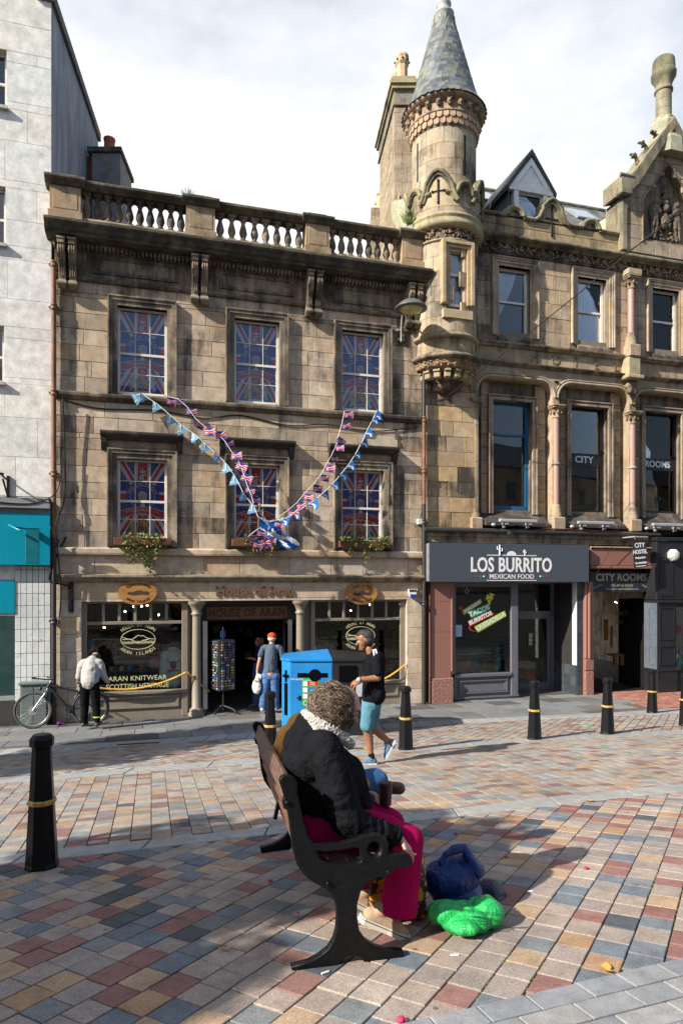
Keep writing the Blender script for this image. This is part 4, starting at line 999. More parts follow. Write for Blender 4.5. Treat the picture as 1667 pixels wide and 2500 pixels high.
# window boxes and trailing plants
LEAF = ramp_mat('leaf', [(.07, .12, .02), (.12, .17, .03), (.20, .24, .04), (.05, .09, .02), (.26, .28, .06), (.09, .15, .03)], True, .5, bst=.1, spec=.5)
PINK = mat('pink_petal', (.5, .03, .10), .7)
def leafy(u0, u1, wz, ztop, drops, n, seed, pink=.06):
 random.seed(seed); m = MB()
 def leaf(c, s, mi):
  d = Vector((random.gauss(0, 1), random.gauss(0, 1), random.gauss(0, 1))).normalized(); e = d.orthogonal().normalized(); f_ = d.cross(e)
  k = .6; m.add([c - d * s, c + e * s * k, c + d * s, c - e * s * k], [(0, 1, 2), (0, 2, 3)], mi)
 for _ in range(n):
  u = random.uniform(u0, u1); drop = max(0, drops(u)); t = random.random() ** 1.4
  z = ztop + .08 - (drop + .1) * t + random.uniform(-.03, .05)
  leaf(Vector((u + random.gauss(0, .02), wz + random.gauss(-.03, .05) - .04 * t, z)), random.uniform(.016, .034), 1 if random.random() < pink else 0)
 return m
def winbox(u0, u1, z, lab, plab, pu0, pu1, drops, n, seed, pink):
 m = MB(); m.box(u0, u1, -.26, -.235, z, z + .16, 0, .004); m.box(u0, u1, -.09, -.07, z, z + .16, 0, .004); m.box(u0, u0 + .02, -.235, -.09, z, z + .16); m.box(u1 - .02, u1, -.235, -.09, z, z + .16); m.box(u0, u1, -.235, -.09, z, z + .02); m.box(u0 + .02, u1 - .02, -.235, -.09, z + .02, z + .12, 1)
 o = m.build('window_box', [wood_mat('box_plank', (.17, .07, .03), (.10, .045, .02)), JOINT]); o.matrix_world = FM; tag(o, lab, 'flower box', 'flower boxes')
 o = leafy(pu0, pu1, -.18, z + .14, drops, n, seed, pink).build('plant', [LEAF, PINK]); o.matrix_world = FM; tag(o, plab, 'plant', 'window box plants')
g_ = lambda u, c, s: math.exp(-((u - c) / s) ** 2)
winbox(U(278, -.2), U(419, -.2), ZZ(340, 1331, -.2), 'brown plank flower box under the left first-floor window', 'bushy yellow-green creeper trailing far down from the left flower box', U(302, -.2), U(395, -.2), lambda u: .75 * g_(u, U(368, -.2), .16) + .45 * g_(u, U(330, -.2), .16) + .3 * g_(u, U(312, -.2), .1), 1500, 3, .05)
winbox(U(567, -.2), U(701, -.2), ZZ(634, 1334, -.2), 'brown plank flower box under the middle first-floor window', 'green creeper with pink blossoms in the middle flower box below the saltire flag', U(597, -.2), U(686, -.2), lambda u: .42 * g_(u, U(655, -.2), .12) + .3 * g_(u, U(620, -.2), .2), 1500, 5, .22)
winbox(U(829, -.2), U(950, -.2), ZZ(890, 1337, -.2), 'brown plank flower box under the right first-floor window', 'two-tailed light green creeper in the right flower box', U(834, -.2), U(945, -.2), lambda u: .5 * g_(u, U(893, -.2), .07) + .42 * g_(u, U(856, -.2), .08) + .22 * g_(u, U(920, -.2), .15), 1100, 8, .02)
random.seed(23)
# chimneys on the house
BRICKM = mat('red_brick', (.26, .09, .06), .9, var=.3, vs=12, dirt=.3); POT = mat('chimney_pot_clay', (.42, .11, .06), .7, var=.15, dirt=.25)
ch = thing('chimney', 'grey rendered chimney stack with two red pots behind the left end of the balustrade', 'chimney', Matrix.Translation((0, 0, 0)))
def P3(px, py, Y): t = (px - CX) / FPX; return Vector((t * Y, Y, CAMZ - (py - CY) / FPX * Y))
a_, b_ = P3(225, 390, 17.0), P3(294, 390, 17.0); zt = P3(260, 373, 17.0).z
m = MB(); sk = -.04
def skbox(m, x0, x1, y0, y1, z0, z1, k=-.075, mi=0):
 m.add([(x0, y0, z0), (x1, y0, z0), (x1 + (y1 - y0) * k, y1, z0), (x0 + (y1 - y0) * k, y1, z0), (x0, y0, z1), (x1, y0, z1), (x1 + (y1 - y0) * k, y1, z1), (x0 + (y1 - y0) * k, y1, z1)], [(0, 3, 2, 1), (4, 5, 6, 7), (0, 1, 5, 4), (1, 2, 6, 5), (2, 3, 7, 6), (3, 0, 4, 7)], mi)
for k in range(6): skbox(m, a_.x, b_.x, 17.0, 18.2, 10.2 + k * (zt - 10.2) / 6, 10.2 + (k + 1) * (zt - 10.2) / 6 - .006)
m.build('stack', STONE, ch, (.27, .27, .28, .3))
m = MB(); skbox(m, a_.x - .28, a_.x - .002, 17.15, 18.2, 10.2, zt - .0); m.build('brickwork', BRICKM, ch)
m = MB(); skbox(m, a_.x - .1, b_.x + .05, 16.93, 18.3, zt, zt + .12); m.build('cap', STONE, ch, (.16, .15, .14, .6))
for px, yy in ((268, 17.3), (280, 17.9)):
 q = P3(px, 340, yy); m = MB(); m.lathe([(.16, 0), (.15, .05), (.135, .1), (.135, .36), (.15, .38), (.15, .43), (.125, .43), (.12, .3)], (q.x, yy, zt + .12), 20); m.build('chimney_pot', POT, ch)

# ------------------------------------------------------------ white building on the left
wb = thing('white_building', 'tall white slab-faced building with dark blank side wall and a teal shop sign below', 'building', FM)
WHT = stone_mat('white_stone', 0, .70, .98, .0)
WU = -6.36; wtop = 15.45
whole = [(-9.0, -7.22, ZZ(8, 262), ZZ(8, 120)), (-9.0, -7.24, ZZ(8, 597), ZZ(8, 455)), (-9.0, -7.27, ZZ(5, 934), ZZ(5, 795))]
wall(wb, 'backing_wall', mat('white_joint', (.40, .40, .38), .9), -11, WU, 4.75, wtop, whole, .008, .3)
wc = lambda u, z: tint(random.choice([(.76, .755, .72), (.79, .785, .755), (.73, .725, .69), (.80, .795, .77)]), .16, .03)
blocks(wb, -11, WU, 4.78, wtop, .80, whole, (.8, 1.0, 1.15), material=WHT, cf=wc, name='slab', w=0, g=.003, b=.003, jw=.001)
for h in whole:
 sash(wb, h[0], h[1], h[2], h[3], .15, 1, 1, fw=.06); m = MB(); m.box(h[0], h[1] + .03, -.09, .12, h[2] - .06, h[2]); m.build('sill', WHT, wb, (.5, .5, .48, .3));
m = MB(); m.box(-11, -6.5, 1.2, 1.25, 4, wtop); m.build('interior_wall', INTER, wb)
# side wall: worn dark render, with coping
def render_mat():
 m, ns, ls, b = nodes('weathered_render'); b.inputs['Roughness'].default_value = .9
 st = nz(ns, ls, 1.0, 7, .7, sc3=(4, 4, .7)); bg = nz(ns, ls, .9, 5, .6)
 c = mixc(ns, ls, mr(ns, ls, st, .3, .7), (.12, .14, .19), (.34, .37, .43)); c = mixc(ns, ls, mr(ns, ls, bg, .5, .75, 0, .5, True), c, (.16, .17, .16))
 ls.new(c, b.inputs['Base Color']); bump(ns, ls, b, nz(ns, ls, 40, 5, .7), .4, .01); return m
REND = render_mat()
inv = FM.inverted(); q0 = P3(134.5, 0, 14.03); q1 = P3(240.3, 0, 18.4)
sx0 = inv @ Vector((q0.x, q0.y, 0)); sx1 = inv @ Vector((q1.x, q1.y, 0))
m = MB(); m.add([(WU, .06, 0), (sx1.x, sx1.y, 0), (sx1.x, sx1.y, wtop - .1), (WU, .06, wtop - .1), (-11, .06, wtop - .1), (-11, sx1.y, wtop - .1), (-11, sx1.y, 0)], [(0, 1, 2, 3), (3, 2, 5, 4), (1, 6, 5, 2)]); m.build('side_wall', REND, wb)
m = MB(); m.add([(WU + .06, -.06, wtop - .22), (sx1.x + .07, sx1.y + .05, wtop - .22), (sx1.x - .3, sx1.y + .05, wtop - .22), (WU - .3, -.06, wtop - .22), (WU + .06, -.06, wtop), (sx1.x + .07, sx1.y + .05, wtop), (sx1.x - .3, sx1.y + .05, wtop), (WU - .3, -.06, wtop)], [(0, 3, 2, 1), (4, 5, 6, 7), (0, 1, 5, 4), (1, 2, 6, 5), (2, 3, 7, 6), (3, 0, 4, 7)]); m.build('coping', STONE, wb, (.13, .14, .15, .3))
# shop below
TEAL = mat('teal_panel', (.0, .25, .36), .3, var=.04, bst=0); TEAL2 = mat('dark_teal', (.0, .13, .17), .4)
m = MB(); m.box(-11, WU, -.25, .2, 4.52, 4.62); m.box(-11, WU - .03, -.2, .2, 4.62, 4.72); m.box(-11, WU, -.14, .2, 4.42, 4.52); m.build('canopy', mat('lead_cap', (.22, .23, .24), .5, dirt=.4), wb)
m = MB(); m.box(-11, U(124, -.15), -.18, .2, ZZ(60, 1380, -.18), 4.42, 0, .01); m.build('fascia', TEAL, wb)
zf = ZZ(60, 1380, -.18)
m = MB(); m.box(-11, U(37, 0), -.0, .2, ZZ(20, 1416), zf); m.build('white_panel', WHT, wb, (.7, .7, .7, .1))
m = MB(); m.box(-11, U(37, 0), -.02, .2, ZZ(20, 1497), ZZ(20, 1416)); m.build('teal_transom', TEAL, wb)
m = MB(); m.box(-11, U(37, 0), -.0, .2, ZZ(20, 1710), ZZ(20, 1700)); m.box(-11, U(37, 0), .0, .2, ZZ(20, 1503), ZZ(20, 1497)); m.build('window_rail', mat('alu', (.45, .5, .5), .4, .5), wb)
pane(wb, -11, U(37, 0), .08, ZZ(20, 1700), ZZ(20, 1503), SHOPGL, 'shop_pane')
m = MB(); m.box(-11, U(37), .0, .2, -.05, ZZ(20, 1710)); m.build('base_slab', mat('dark_granite', (.05, .05, .05), .45, var=.3, vs=30), wb)
m = MB(); m.box(-11, -6.5, 2.0, 2.05, 0, 3.4); m.box(-11, -6.5, .3, 2, 0, .1, 1); m.build('interior_wall', [mat('teal_dim', (.01, .06, .07), .8), INTER], wb)
tilem = ramp_mat('white_tile', [(.66, .68, .69), (.63, .65, .67), (.69, .71, .71)], rough=.15, var=.03, bst=.03, spec=.6)
u0, u1 = U(37, 0), U(124, 0)
m = MB(); m.box(u0, u1, .01, .3, -.05, zf); m.build('tile_bed', mat('dark_grout', (.07, .065, .06), .9), wb)
zs = [ZZ(80, y) for y in (1382, 1391, 1421, 1449, 1478, 1507, 1536, 1566, 1595, 1624, 1653, 1682, 1711)]
for za, zb in zip(zs[1:], zs):
 for i in range(6):
  a = u0 + (u1 - u0) * i / 6; block(wb, a, a + (u1 - u0) / 6, za, zb, 0, .02, 'tile', tilem, (1, 1, 1, 1), .005, .003)
block(wb, u0, u1, -.03, zs[-1], .0, .06, 'base_slab', mat('dark_granite2', (.05, .05, .05), .45), (1, 1, 1, 1))
m = MB(); m.box(u1, HU0 + .02, .05, .3, 0, zf + .1); m.build('gap_infill', PIPEB, wb)
# projecting perspex sign
t_ = thing('projecting_sign', 'translucent teal projecting sign with a tilted lamp on the teal fascia', 'sign', FM)
us = U(80, -.4); m = MB(); m.box(us - .13, us + .13, -.42, -.38, ZZ(80, 1376, -.4), ZZ(80, 1290, -.4), 0, .01); m.build('panel', TEAL2, t_)
m = MB(); m.box(us - .2, us + .35, -.43, -.37, ZZ(80, 1290, -.4), ZZ(80, 1285, -.4)); m.tube([(us - .13, -.4, ZZ(80, 1290, -.4)), (us - .42, -.45, ZZ(80, 1285, -.4)), (us - .2, -.5, ZZ(80, 1298, -.4))], .03, 8); m.box(us - .1, us + .1, -.38, -.18, ZZ(80, 1300, -.4), ZZ(80, 1296, -.4)); m.build('frame', TEAL, t_)
# old iron hook bracket
m = MB(); ui, zi = fp(20, 1200, -.05); m.box(ui - .025, ui + .025, -.04, 0, zi - .36, zi + .33); m.tube([(ui, -.04, zi + .24), (ui - .02, -.3, zi + .25), (ui - .05, -.45, zi + .3)], .02, 8); m.tube([(ui, -.04, zi - .1), (ui, -.25, zi + .02), (ui - .02, -.42, zi + .2)], .02, 8); m.lathe([(.05, -.02), (.06, 0), (.05, .02)], (ui - .05, -.45, zi + .3), 10); m.tube([(ui, -.04, zi - .3), (ui, -.1, zi - .28)], .03, 8)
o = m.build('iron_bracket', IRON); o.matrix_world = FM; tag(o, 'rusty iron wall bracket with hook on the white slabs above the teal sign', 'bracket')
cable([(-11, -.27, 4.62), (-8, -.27, 4.64), (-6.8, -.26, 4.6), (-6.35, -.24, 4.75), (-6.2, -.15, 5.0), (-6.12, -.15, 5.6)], .012, 'thin black cable lying along the canopy above the teal sign')
# grey street cabinet
t_ = thing('utility_cabinet', 'grey-green steel utility cabinet behind the bicycle front wheel', 'cabinet', FM)
CABM = mat('cabinet_green', (.13, .17, .17), .55, dirt=.25); a, b = U(49, -.3), U(115, -.3); zc = ZZ(80, 1667, -.3)
m = MB(); m.box(a, b, -.26, -.05, 0, zc - .05, 0, .008); m.build('case', CABM, t_); m = MB(); m.box(a - .03, b + .03, -.29, -.03, zc - .05, zc + .0, 0, .01); m.build('lid', CABM, t_)
m = MB(); m.box(a + .02, (a + b) / 2 - .01, -.268, -.26, .06, zc - .1, 0, .004); m.box((a + b) / 2 + .01, b - .02, -.268, -.26, .06, zc - .1, 0, .004); m.build('door', CABM, t_)
# ------------------------------------------------------------ the turreted baronial building
bar = thing('turret_building', 'ornate gothic stone building with round turret, carved gable and three arched first-floor windows', 'building', FM)
BU0, BU1 = 2.06, 12.5
rw = [(4.17, 5.07, 9.40, 11.07), (6.5, 7.39, 9.40, 11.08), (8.87, 9.76, 9.40, 11.07), (11.1, 12.0, 9.4, 11.07)]
hu = [(a - .24, b + .24, 9.12, d + .24) for a, b, c, d in rw]
def bg_(u, z):
 s = .40 + .14 * noise.noise(Vector((u, z, 9)))
 if z < 8.5 and u < 2.9: s -= .02
 if 3.2 < u < 3.95 and z > 9: s = .62
 if z > 11: s += .06
 return tint(random.choice([(.46, .365, .27), (.42, .33, .245), (.50, .385, .26), (.44, .36, .29), (.40, .33, .26)]), s + random.uniform(-.12, .14), .15)
wall(bar, 'backing_wall', MORTAR, BU0, BU1, 8.4, 11.4, rw, .014, .3)
blocks(bar, BU0, BU1, 9.13, 11.36, .37, hu, (.45, .6, .75, .9), cf=bg_, w=0)
blocks(bar, BU0, 3.52, 4.35, 8.50, .375, (), (.35, .5, .65, .8), cf=lambda u, z: tint(random.choice([(.48, .35, .20), (.42, .31, .2), (.5, .38, .24), (.40, .31, .22)]), .30 if random.random() < .7 else .66, .14), w=0, jw=.012)
wall(bar, 'backing_wall', MORTAR, BU0, 3.55, 4.25, 8.5, (), .014, .3)
blocks(bar, 3.5, BU1, 8.58, 9.0, .42, (), (.9, 1.1, 1.3), cf=lambda u, z: tint((.42, .33, .22), .5, .1), w=0)
m = MB(); [text_on(m, c, .38, 3.95 + i * .62, -.012, 8.79, depth=.012, sx=.9) for i, c in enumerate('  HOTEL') if c != ' ']; m.build('worn_letters', STONE, bar, (.30, .24, .17, .6))
run(bar, 'string_course', [(0, 8.50), (-.06, 8.50), (-.10, 8.54), (-.14, 8.55), (-.15, 8.58), (0, 8.62)], 3.35, BU1, 1.7, dk)
run(bar, 'sill_course', [(0, 8.98), (-.05, 8.98), (-.09, 9.03), (-.13, 9.05), (-.14, 9.09), (0, 9.15)], 3.35, BU1, 1.7, lambda: tint((.36, .29, .2), .6))
for a, b, c, d in rw:
 surround(bar, 'window_surround', a, b, 9.28, d, .22, -.05, .03, tint((.44, .35, .25), .42), steps=3)
 m = MB(); m.prism([(.1, 9.28), (-.06, 9.12), (-.06, 9.2), (.1, 9.40)], 'x', a - .05, b + .05); m.build('sill', STONE, bar, tint((.25, .2, .16), .7))
 sash(bar, a, b, 9.34, d, .16, 1, 1, mid=.49, fw=.07)
# carved foliage band
def foliage(u0, u1, z0, z1, w_, fn, step=.21, seed=2):
 rs = random.Random(seed); m = MB(); n = int((u1 - u0) / step)
 for i in range(n):
  u = u0 + (i + .5) * step; zc = (z0 + z1) / 2
  for k in range(3):
   t0 = rs.uniform(0, 6.3); rr = rs.uniform(.03, .06); cu, cz_ = u + rs.uniform(-.07, .07), zc + rs.uniform(-.04, .04)
   pts = [fn(cu + rr * (1 - j / 12) * math.cos(t0 + j * .55), w_ - .02 - .012 * (j % 3), cz_ + rr * (1 - j / 12) * math.sin(t0 + j * .55)) for j in range(8)]
   m.tube(pts, [.02, .022, .02, .018, .016, .014, .012, .01], 5)
  p = fn(u, w_ - .035, z1 - .03); m.ell(p, (.045, .03, .03), 8, 5); p = fn(u + .5 * step, w_ - .02, z0 + .04); m.ell(p, (.03, .02, .035), 8, 5)
 return m
flat = lambda u, w_, z: (u, w_, z)
profile(bar, 'frieze_bed', [(0.01, 11.34), (-.02, 11.34), (-.05, 11.37), (-.03, 11.39), (-.03, 11.60), (.01, 11.60)], 3.35, BU1, None, tint((.25, .2, .15), .7))
foliage(3.4, BU1, 11.39, 11.6, -.03, flat).build('carved_foliage', STONE, bar, tint((.34, .26, .18), .5), kind='stuff')
run(bar, 'cornice', [(0, 11.60), (-.12, 11.60), (-.16, 11.64), (-.24, 11.66), (-.28, 11.69), (-.28, 11.73), (-.1, 11.86), (0, 11.88)], 3.3, BU1, 1.9, lambda: tint((.27, .24, .17), .7), MOSSY)
# parapet
blocks(bar, 3.4, 7.95, 11.87, 12.32, .225, (), (.5, .7, .9), cf=lambda u, z: tint((.40, .31, .19), .48, .12), w=-.02, d=.3)
pcol = lambda: tint((.30, .27, .17), .6)
ups = [(U(1256, -.05), .25, 0), (U(1347, -.05), .36, 1), (U(1442, -.05), .25, 0)]
def arcpts(uc, r, pointed):
 if not pointed: return [(uc - r * math.cos(t), 12.36 + r * .85 * math.sin(t)) for t in [math.pi * i / 12 for i in range(13)]]
 p = [(-r - .12, 12.36), (-r - .02, 12.42), (-r + .04, 12.56), (-r + .1, 12.66), (-r + .07, 12.72), (-.14, 12.88), (0, 12.96)]
 return [(uc + x, z) for x, z in p] + [(uc - x, z) for x, z in p[::-1][1:]]
u = 3.4
for uc, r, pt in ups:
 a = uc - r - (.12 if pt else 0); m = MB(); m.prism([(.3, 12.30), (-.09, 12.30), (-.11, 12.34), (-.09, 12.38), (.25, 12.42)], 'x', u, a); m.build('coping', MOSSY, bar, pcol()); u = 2 * uc - a
 P = arcpts(uc, r, pt); m = MB()
 for off, rad in ((0, .055), (-.07, .035)):
  cz_ = 12.4; m.tube([(uc + (x - uc) * (1 + off / r), -.07 + abs(off) * .2, cz_ + (z - cz_) * (1 + off / r)) for x, z in P], rad, 8)
 m.tube([(x, .12, z - .01) for x, z in P], .09, 8); m.build('arch_coping', MOSSY, bar, pcol())
 m = MB(); m.prism([(x, z) for x, z in P], 'y', -.03, .25); m.build('arch_infill', STONE, bar, tint((.22, .19, .16), .6) if not pt else tint((.36, .29, .2), .45))
 if pt:
  m = MB(); m.box(uc - .017, uc + .017, -.05, -.031, 12.02, 12.72)
  m.box(uc - .15, uc + .15, -.05, -.031, 12.42, 12.455)
  for x, z in ((0, 12.02), (0, 12.74), (-.16, 12.437), (.16, 12.437)): m.prism([(uc + x + .032 * math.cos(t), z + .032 * math.sin(t)) for t in [6.283 * i / 10 for i in range(10)]], 'y', -.05, -.031)
  m.build('cross_slit', mat('slit_dark', (.008, .008, .008), .9), bar)
m = MB(); m.prism([(.3, 12.30), (-.09, 12.30), (-.11, 12.34), (-.09, 12.38), (.25, 12.42)], 'x', u, 7.95); m.build('coping', MOSSY, bar, pcol())
# turret
TUw = .10; TU = fp(1083, 1000, TUw)[0]; TR = .79
slit = mat('slit_black', (.006, .006, .006), .95)
_cb = {}
def ring_blocks(R_, z0, z1, ch, n, a0, a1, cf, th=.07, uc=TU, wc=TUw, skip=None, nm='stone', par=None):
 rows = max(1, round((z1 - z0) / ch)); H = (z1 - z0) / rows
 for i in range(rows):
  st = (i % 2) * .5 + random.uniform(-.12, .12); k = 0; dth = 2 * math.pi / n; t = math.floor(a0 / dth) * dth + st * dth
  while t < a1:
   mid = t + dth / 2
   if not (skip and skip(mid, z0 + (i + .5) * H)):
    key = (R_, n, round(H, 3), th)
    if key not in _cb:
     m = MB(); s = 5; g = .004; vs = []
     for zz, ins in ((-H / 2 + g, 0), (H / 2 - g, 0)):
      for rr in (R_, R_ - th):
       for q in range(s + 1): a = (g / R_) + (dth - 2 * g / R_) * q / s; vs.append((rr * math.cos(a), rr * math.sin(a), zz))
     w_ = s + 1; A = lambda l, r_, q: (l * 2 + r_) * w_ + q
     fs = []
     for q in range(s):
      fs += [(A(0, 0, q), A(0, 0, q + 1), A(1, 0, q + 1), A(1, 0, q)), (A(1, 0, q), A(1, 0, q + 1), A(1, 1, q + 1), A(1, 1, q)), (A(0, 0, q + 1), A(0, 0, q), A(0, 1, q), A(0, 1, q + 1))]
     fs += [(A(0, 0, 0), A(1, 0, 0), A(1, 1, 0), A(0, 1, 0)), (A(0, 0, s), A(0, 1, s), A(1, 1, s), A(1, 0, s))]
     m.add(vs, fs); _cb[key] = m.mesh(nm); _cb[key].materials.append(STONE)
    o = link(nm, _cb[key], None, par or bar, cf(mid, z0 + i * H)); o.location = (uc, wc, z0 + (i + .5) * H); o.rotation_euler = (0, 0, t)
   t += dth
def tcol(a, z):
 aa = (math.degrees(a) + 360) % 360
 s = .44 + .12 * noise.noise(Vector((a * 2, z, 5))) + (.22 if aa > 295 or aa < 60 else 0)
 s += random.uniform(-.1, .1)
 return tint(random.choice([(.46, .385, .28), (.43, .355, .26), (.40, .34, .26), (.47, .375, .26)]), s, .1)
m = MB(); m.lathe([(TR - .012, 8.9), (TR - .012, 9.5)], (TU, TUw, 0), 40); m.lathe([(TR - .012, 9.5), (TR - .012, 10.95)], (TU, TUw, 0), 40, 0, RAD(-70), RAD(250)); m.lathe([(TR - .012, 10.95), (TR - .012, 13.9)], (TU, TUw, 0), 40); m.build('turret_core', MORTAR, bar)
A0, A1 = RAD(170), RAD(375)
winA = -math.pi / 2
inwin = lambda a, z: abs(((a - (2 * math.pi + winA) + math.pi) % (2 * math.pi)) - math.pi) < .36 and 9.35 < z < 11.0
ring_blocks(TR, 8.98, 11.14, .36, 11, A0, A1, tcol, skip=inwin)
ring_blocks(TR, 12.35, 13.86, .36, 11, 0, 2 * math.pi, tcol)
def tl(name, prof, col, material=None, uc=TU, wc=TUw, seg=44, par=None): m = MB(); m.lathe(prof, (uc, wc, 0), seg); return m.build(name, material or STONE, par or bar, col)
tl('corbel', [(.02, 7.60), (.25, 7.66), (.38, 7.74), (.42, 7.82), (.40, 7.86), (.50, 7.9), (.52, 8.05), (.62, 8.1), (.66, 8.12)], tint((.25, .2, .15), .75))
m = MB()
for i in range(16):
 a = 2 * math.pi * i / 16 + .1; c, s = math.cos(a), math.sin(a); m.T = Matrix.Translation((TU, TUw, 0)) @ Matrix.Rotation(a, 4, 'Z'); m.box(.45, .68, -.08, .08, 7.92, 8.06, 0, .02); m.box(.45, .72, -.085, .085, 8.06, 8.12, 0, .01)
m.T = None; m.build('corbel_blocks', STONE, bar, tint((.42, .34, .22), .35))
tl('corbel_bed', [(.62, 8.12), (.74, 8.15), (.78, 8.22), (.80, 8.33)], tint((.36, .24, .14), .5))
rnd = lambda R_: (lambda u, w_, z: (TU + (R_ - w_) * math.cos(u / R_), TUw + (R_ - w_) * math.sin(u / R_), z))
foliage(0, 2 * math.pi * .76, 8.14, 8.32, 0, rnd(.76), .16, 5).build('carved_foliage', STONE, bar, tint((.36, .26, .16), .45), kind='stuff')
tl('corbel_ring', [(.80, 8.33), (.88, 8.35), (.92, 8.38), (.92, 8.42), (.86, 8.46), (.80, 8.5)], dk(.7))
tl('drum_base', [(.78, 8.5), (.76, 8.84)], tint((.42, .34, .22), .62))
tl('drum_ring', [(.78, 8.84), (.86, 8.86), (.87, 8.90), (.80, 8.97), (.78, 8.99)], tint((.38, .32, .2), .5))
tl('band_ring', [(TR, 11.13), (.83, 11.14), (.84, 11.17), (TR, 11.2)], tint((.4, .31, .2), .4)); tl('band_bed', [(TR, 11.18), (TR, 11.42)], dk(.75))
foliage(0, 2 * math.pi * TR, 11.2, 11.42, 0, rnd(TR), .19, 8).build('carved_foliage', STONE, bar, tint((.34, .26, .18), .5), kind='stuff')
tl('moss_ring', [(TR, 11.42), (.90, 11.44), (.96, 11.48), (.97, 11.54), (.93, 11.62), (.93, 11.66), (.96, 11.68), (.96, 11.72), (.88, 11.8)], tint((.36, .34, .22), .42), MOSSY)
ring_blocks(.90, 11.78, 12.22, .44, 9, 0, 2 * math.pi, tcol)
tl('turret_core', [(.885, 11.7), (.885, 12.2), (.5, 12.22)], MORTAR and (.3, .25, .18, .5))
# battlement arches round the turret: (angle, half width, height, pointed)
Rb = .92
for ang, hw, pt in ((RAD(237), .42, 1), (RAD(278), .20, 0), (RAD(319), .42, 1), (RAD(0), .2, 0), (RAD(41), .42, 1), (RAD(82), .2, 0), (RAD(196), .2, 0), (RAD(155), .42, 1), (RAD(118), .2, 0)):
 if pt: P = [(-.46, 12.02), (-.40, 12.12), (-.33, 12.30), (-.30, 12.44), (-.26, 12.50), (-.20, 12.60), (-.10, 12.70), (0, 12.74)]; P = P + [(-x, z) for x, z in P[::-1][1:]]
 else: P = [(-.24, 12.22)] + [(-hw * math.cos(t), 12.24 + hw * math.sin(t) * 1.1) for t in [math.pi * i / 8 for i in range(9)]] + [(.24, 12.22)]
 on = lambda x, z, r: (TU + r * math.cos(ang + x / Rb), TUw + r * math.sin(ang + x / Rb), z)
 m = MB(); m.tube([on(x, z, Rb + .03) for x, z in P], .055, 8); m.tube([on(x * .82, 12.1 + (z - 12.1) * .86, Rb + .01) for x, z in P], .03, 6); m.tube([on(x, z, Rb - .05) for x, z in P], .06, 6); m.build('arch_coping', MOSSY, bar, pcol())
 m = MB(); n = len(P); vs = [on(x, z, Rb - .015) for x, z in P] + [on(x, z, Rb - .12) for x, z in P] + [on(x, 11.9, Rb - .015) for x, z in P] + [on(x, 11.9, Rb - .12) for x, z in P]
 m.add(vs, [(i, i + 1, 2 * n + i + 1, 2 * n + i) for i in range(n - 1)] + [(n + i + 1, n + i, 3 * n + i, 3 * n + i + 1) for i in range(n - 1)]); m.build('arch_infill', STONE, bar, tint((.42, .35, .24), .35 if pt else .6))
 if pt:
  m = MB()
  for x0, x1, z0, z1 in ((-.02, .02, 11.98, 12.48), (-.13, .13, 12.24, 12.275)):
   m.add([on(x0, z0, Rb + .004), on(x1, z0, Rb + .004), on(x1, z1, Rb + .004), on(x0, z1, Rb + .004)], [(0, 1, 2, 3)])
  for x, z in ((0, 11.98), (0, 12.5), (-.14, 12.257), (.14, 12.257)): m.ell(on(x, z, Rb), (.034, .02, .034), 8, 6)
  m.build('cross_slit', slit, bar)
def gcope(x0, x1): pass
for a in (257, 299, 339, 20, 61, 216, 175):
 ang = RAD(a); m = MB(); m.tube([(TU + Rb * math.cos(ang + t), TUw + Rb * math.sin(ang + t), 12.22) for t in (-.16, -.08, 0, .08, .16)], .055, 8); m.build('arch_coping', MOSSY, bar, pcol())
# scallops, corbel heads, eaves ring
tl('scallop_bed', [(TR - .01, 13.84), (TR + .02, 13.9), (.84, 14.16)], dk(.6))
m = MB()
for row, (z, r, n) in enumerate(((13.98, TR + .045, 34), (14.12, TR + .075, 34))):
 for i in range(n):
  a = 2 * math.pi * (i + .5 * row) / n; M = Matrix.Translation((TU + r * math.cos(a), TUw + r * math.sin(a), z)) @ Matrix.Rotation(a - math.pi / 2, 4, 'Z'); m.T = M
  m.prism([(-.065, .07), (-.065, -.03), (-.04, -.065), (0, -.08), (.04, -.065), (.065, -.03), (.065, .07)], 'y', -.045, .01)
m.T = None; m.build('scallops', STONE, bar, tint((.44, .32, .23), .4), kind='stuff')
tl('head_band', [(.84, 14.17), (.89, 14.18), (.90, 14.22), (.86, 14.24), (.86, 14.44)], tint((.38, .29, .2), .5))
for i in range(22):
 a = 2 * math.pi * i / 22 + .14; M = Matrix.Translation((TU + .89 * math.cos(a), TUw + .89 * math.sin(a), 14.34)) @ Matrix.Rotation(a - math.pi / 2, 4, 'Z')
 if i == 0:
  m = MB(); m.box(-.05, .05, -.02, .05, -.02, .11, 0, .015); m.ell((0, .05, .03), (.045, .04, .055), 8, 6); m.ell((-.035, .05, .08), (.02, .02, .02), 6, 4); m.ell((.035, .05, .08), (.02, .02, .02), 6, 4); m.ell((0, .085, .02), (.015, .02, .02), 6, 4); m.ell((0, .05, -.04), (.025, .03, .02), 6, 4); hdm = m.mesh('corbel_head'); hdm.materials.append(STONE)
 link('corbel_head', hdm, None, bar, tint((.40, .30, .2), .5), M=M)
tl('eaves_ring', [(.86, 14.44), (.94, 14.46), (.99, 14.50), (1.02, 14.53), (1.02, 14.56), (.9, 14.6)], tint((.34, .24, .17), .5))
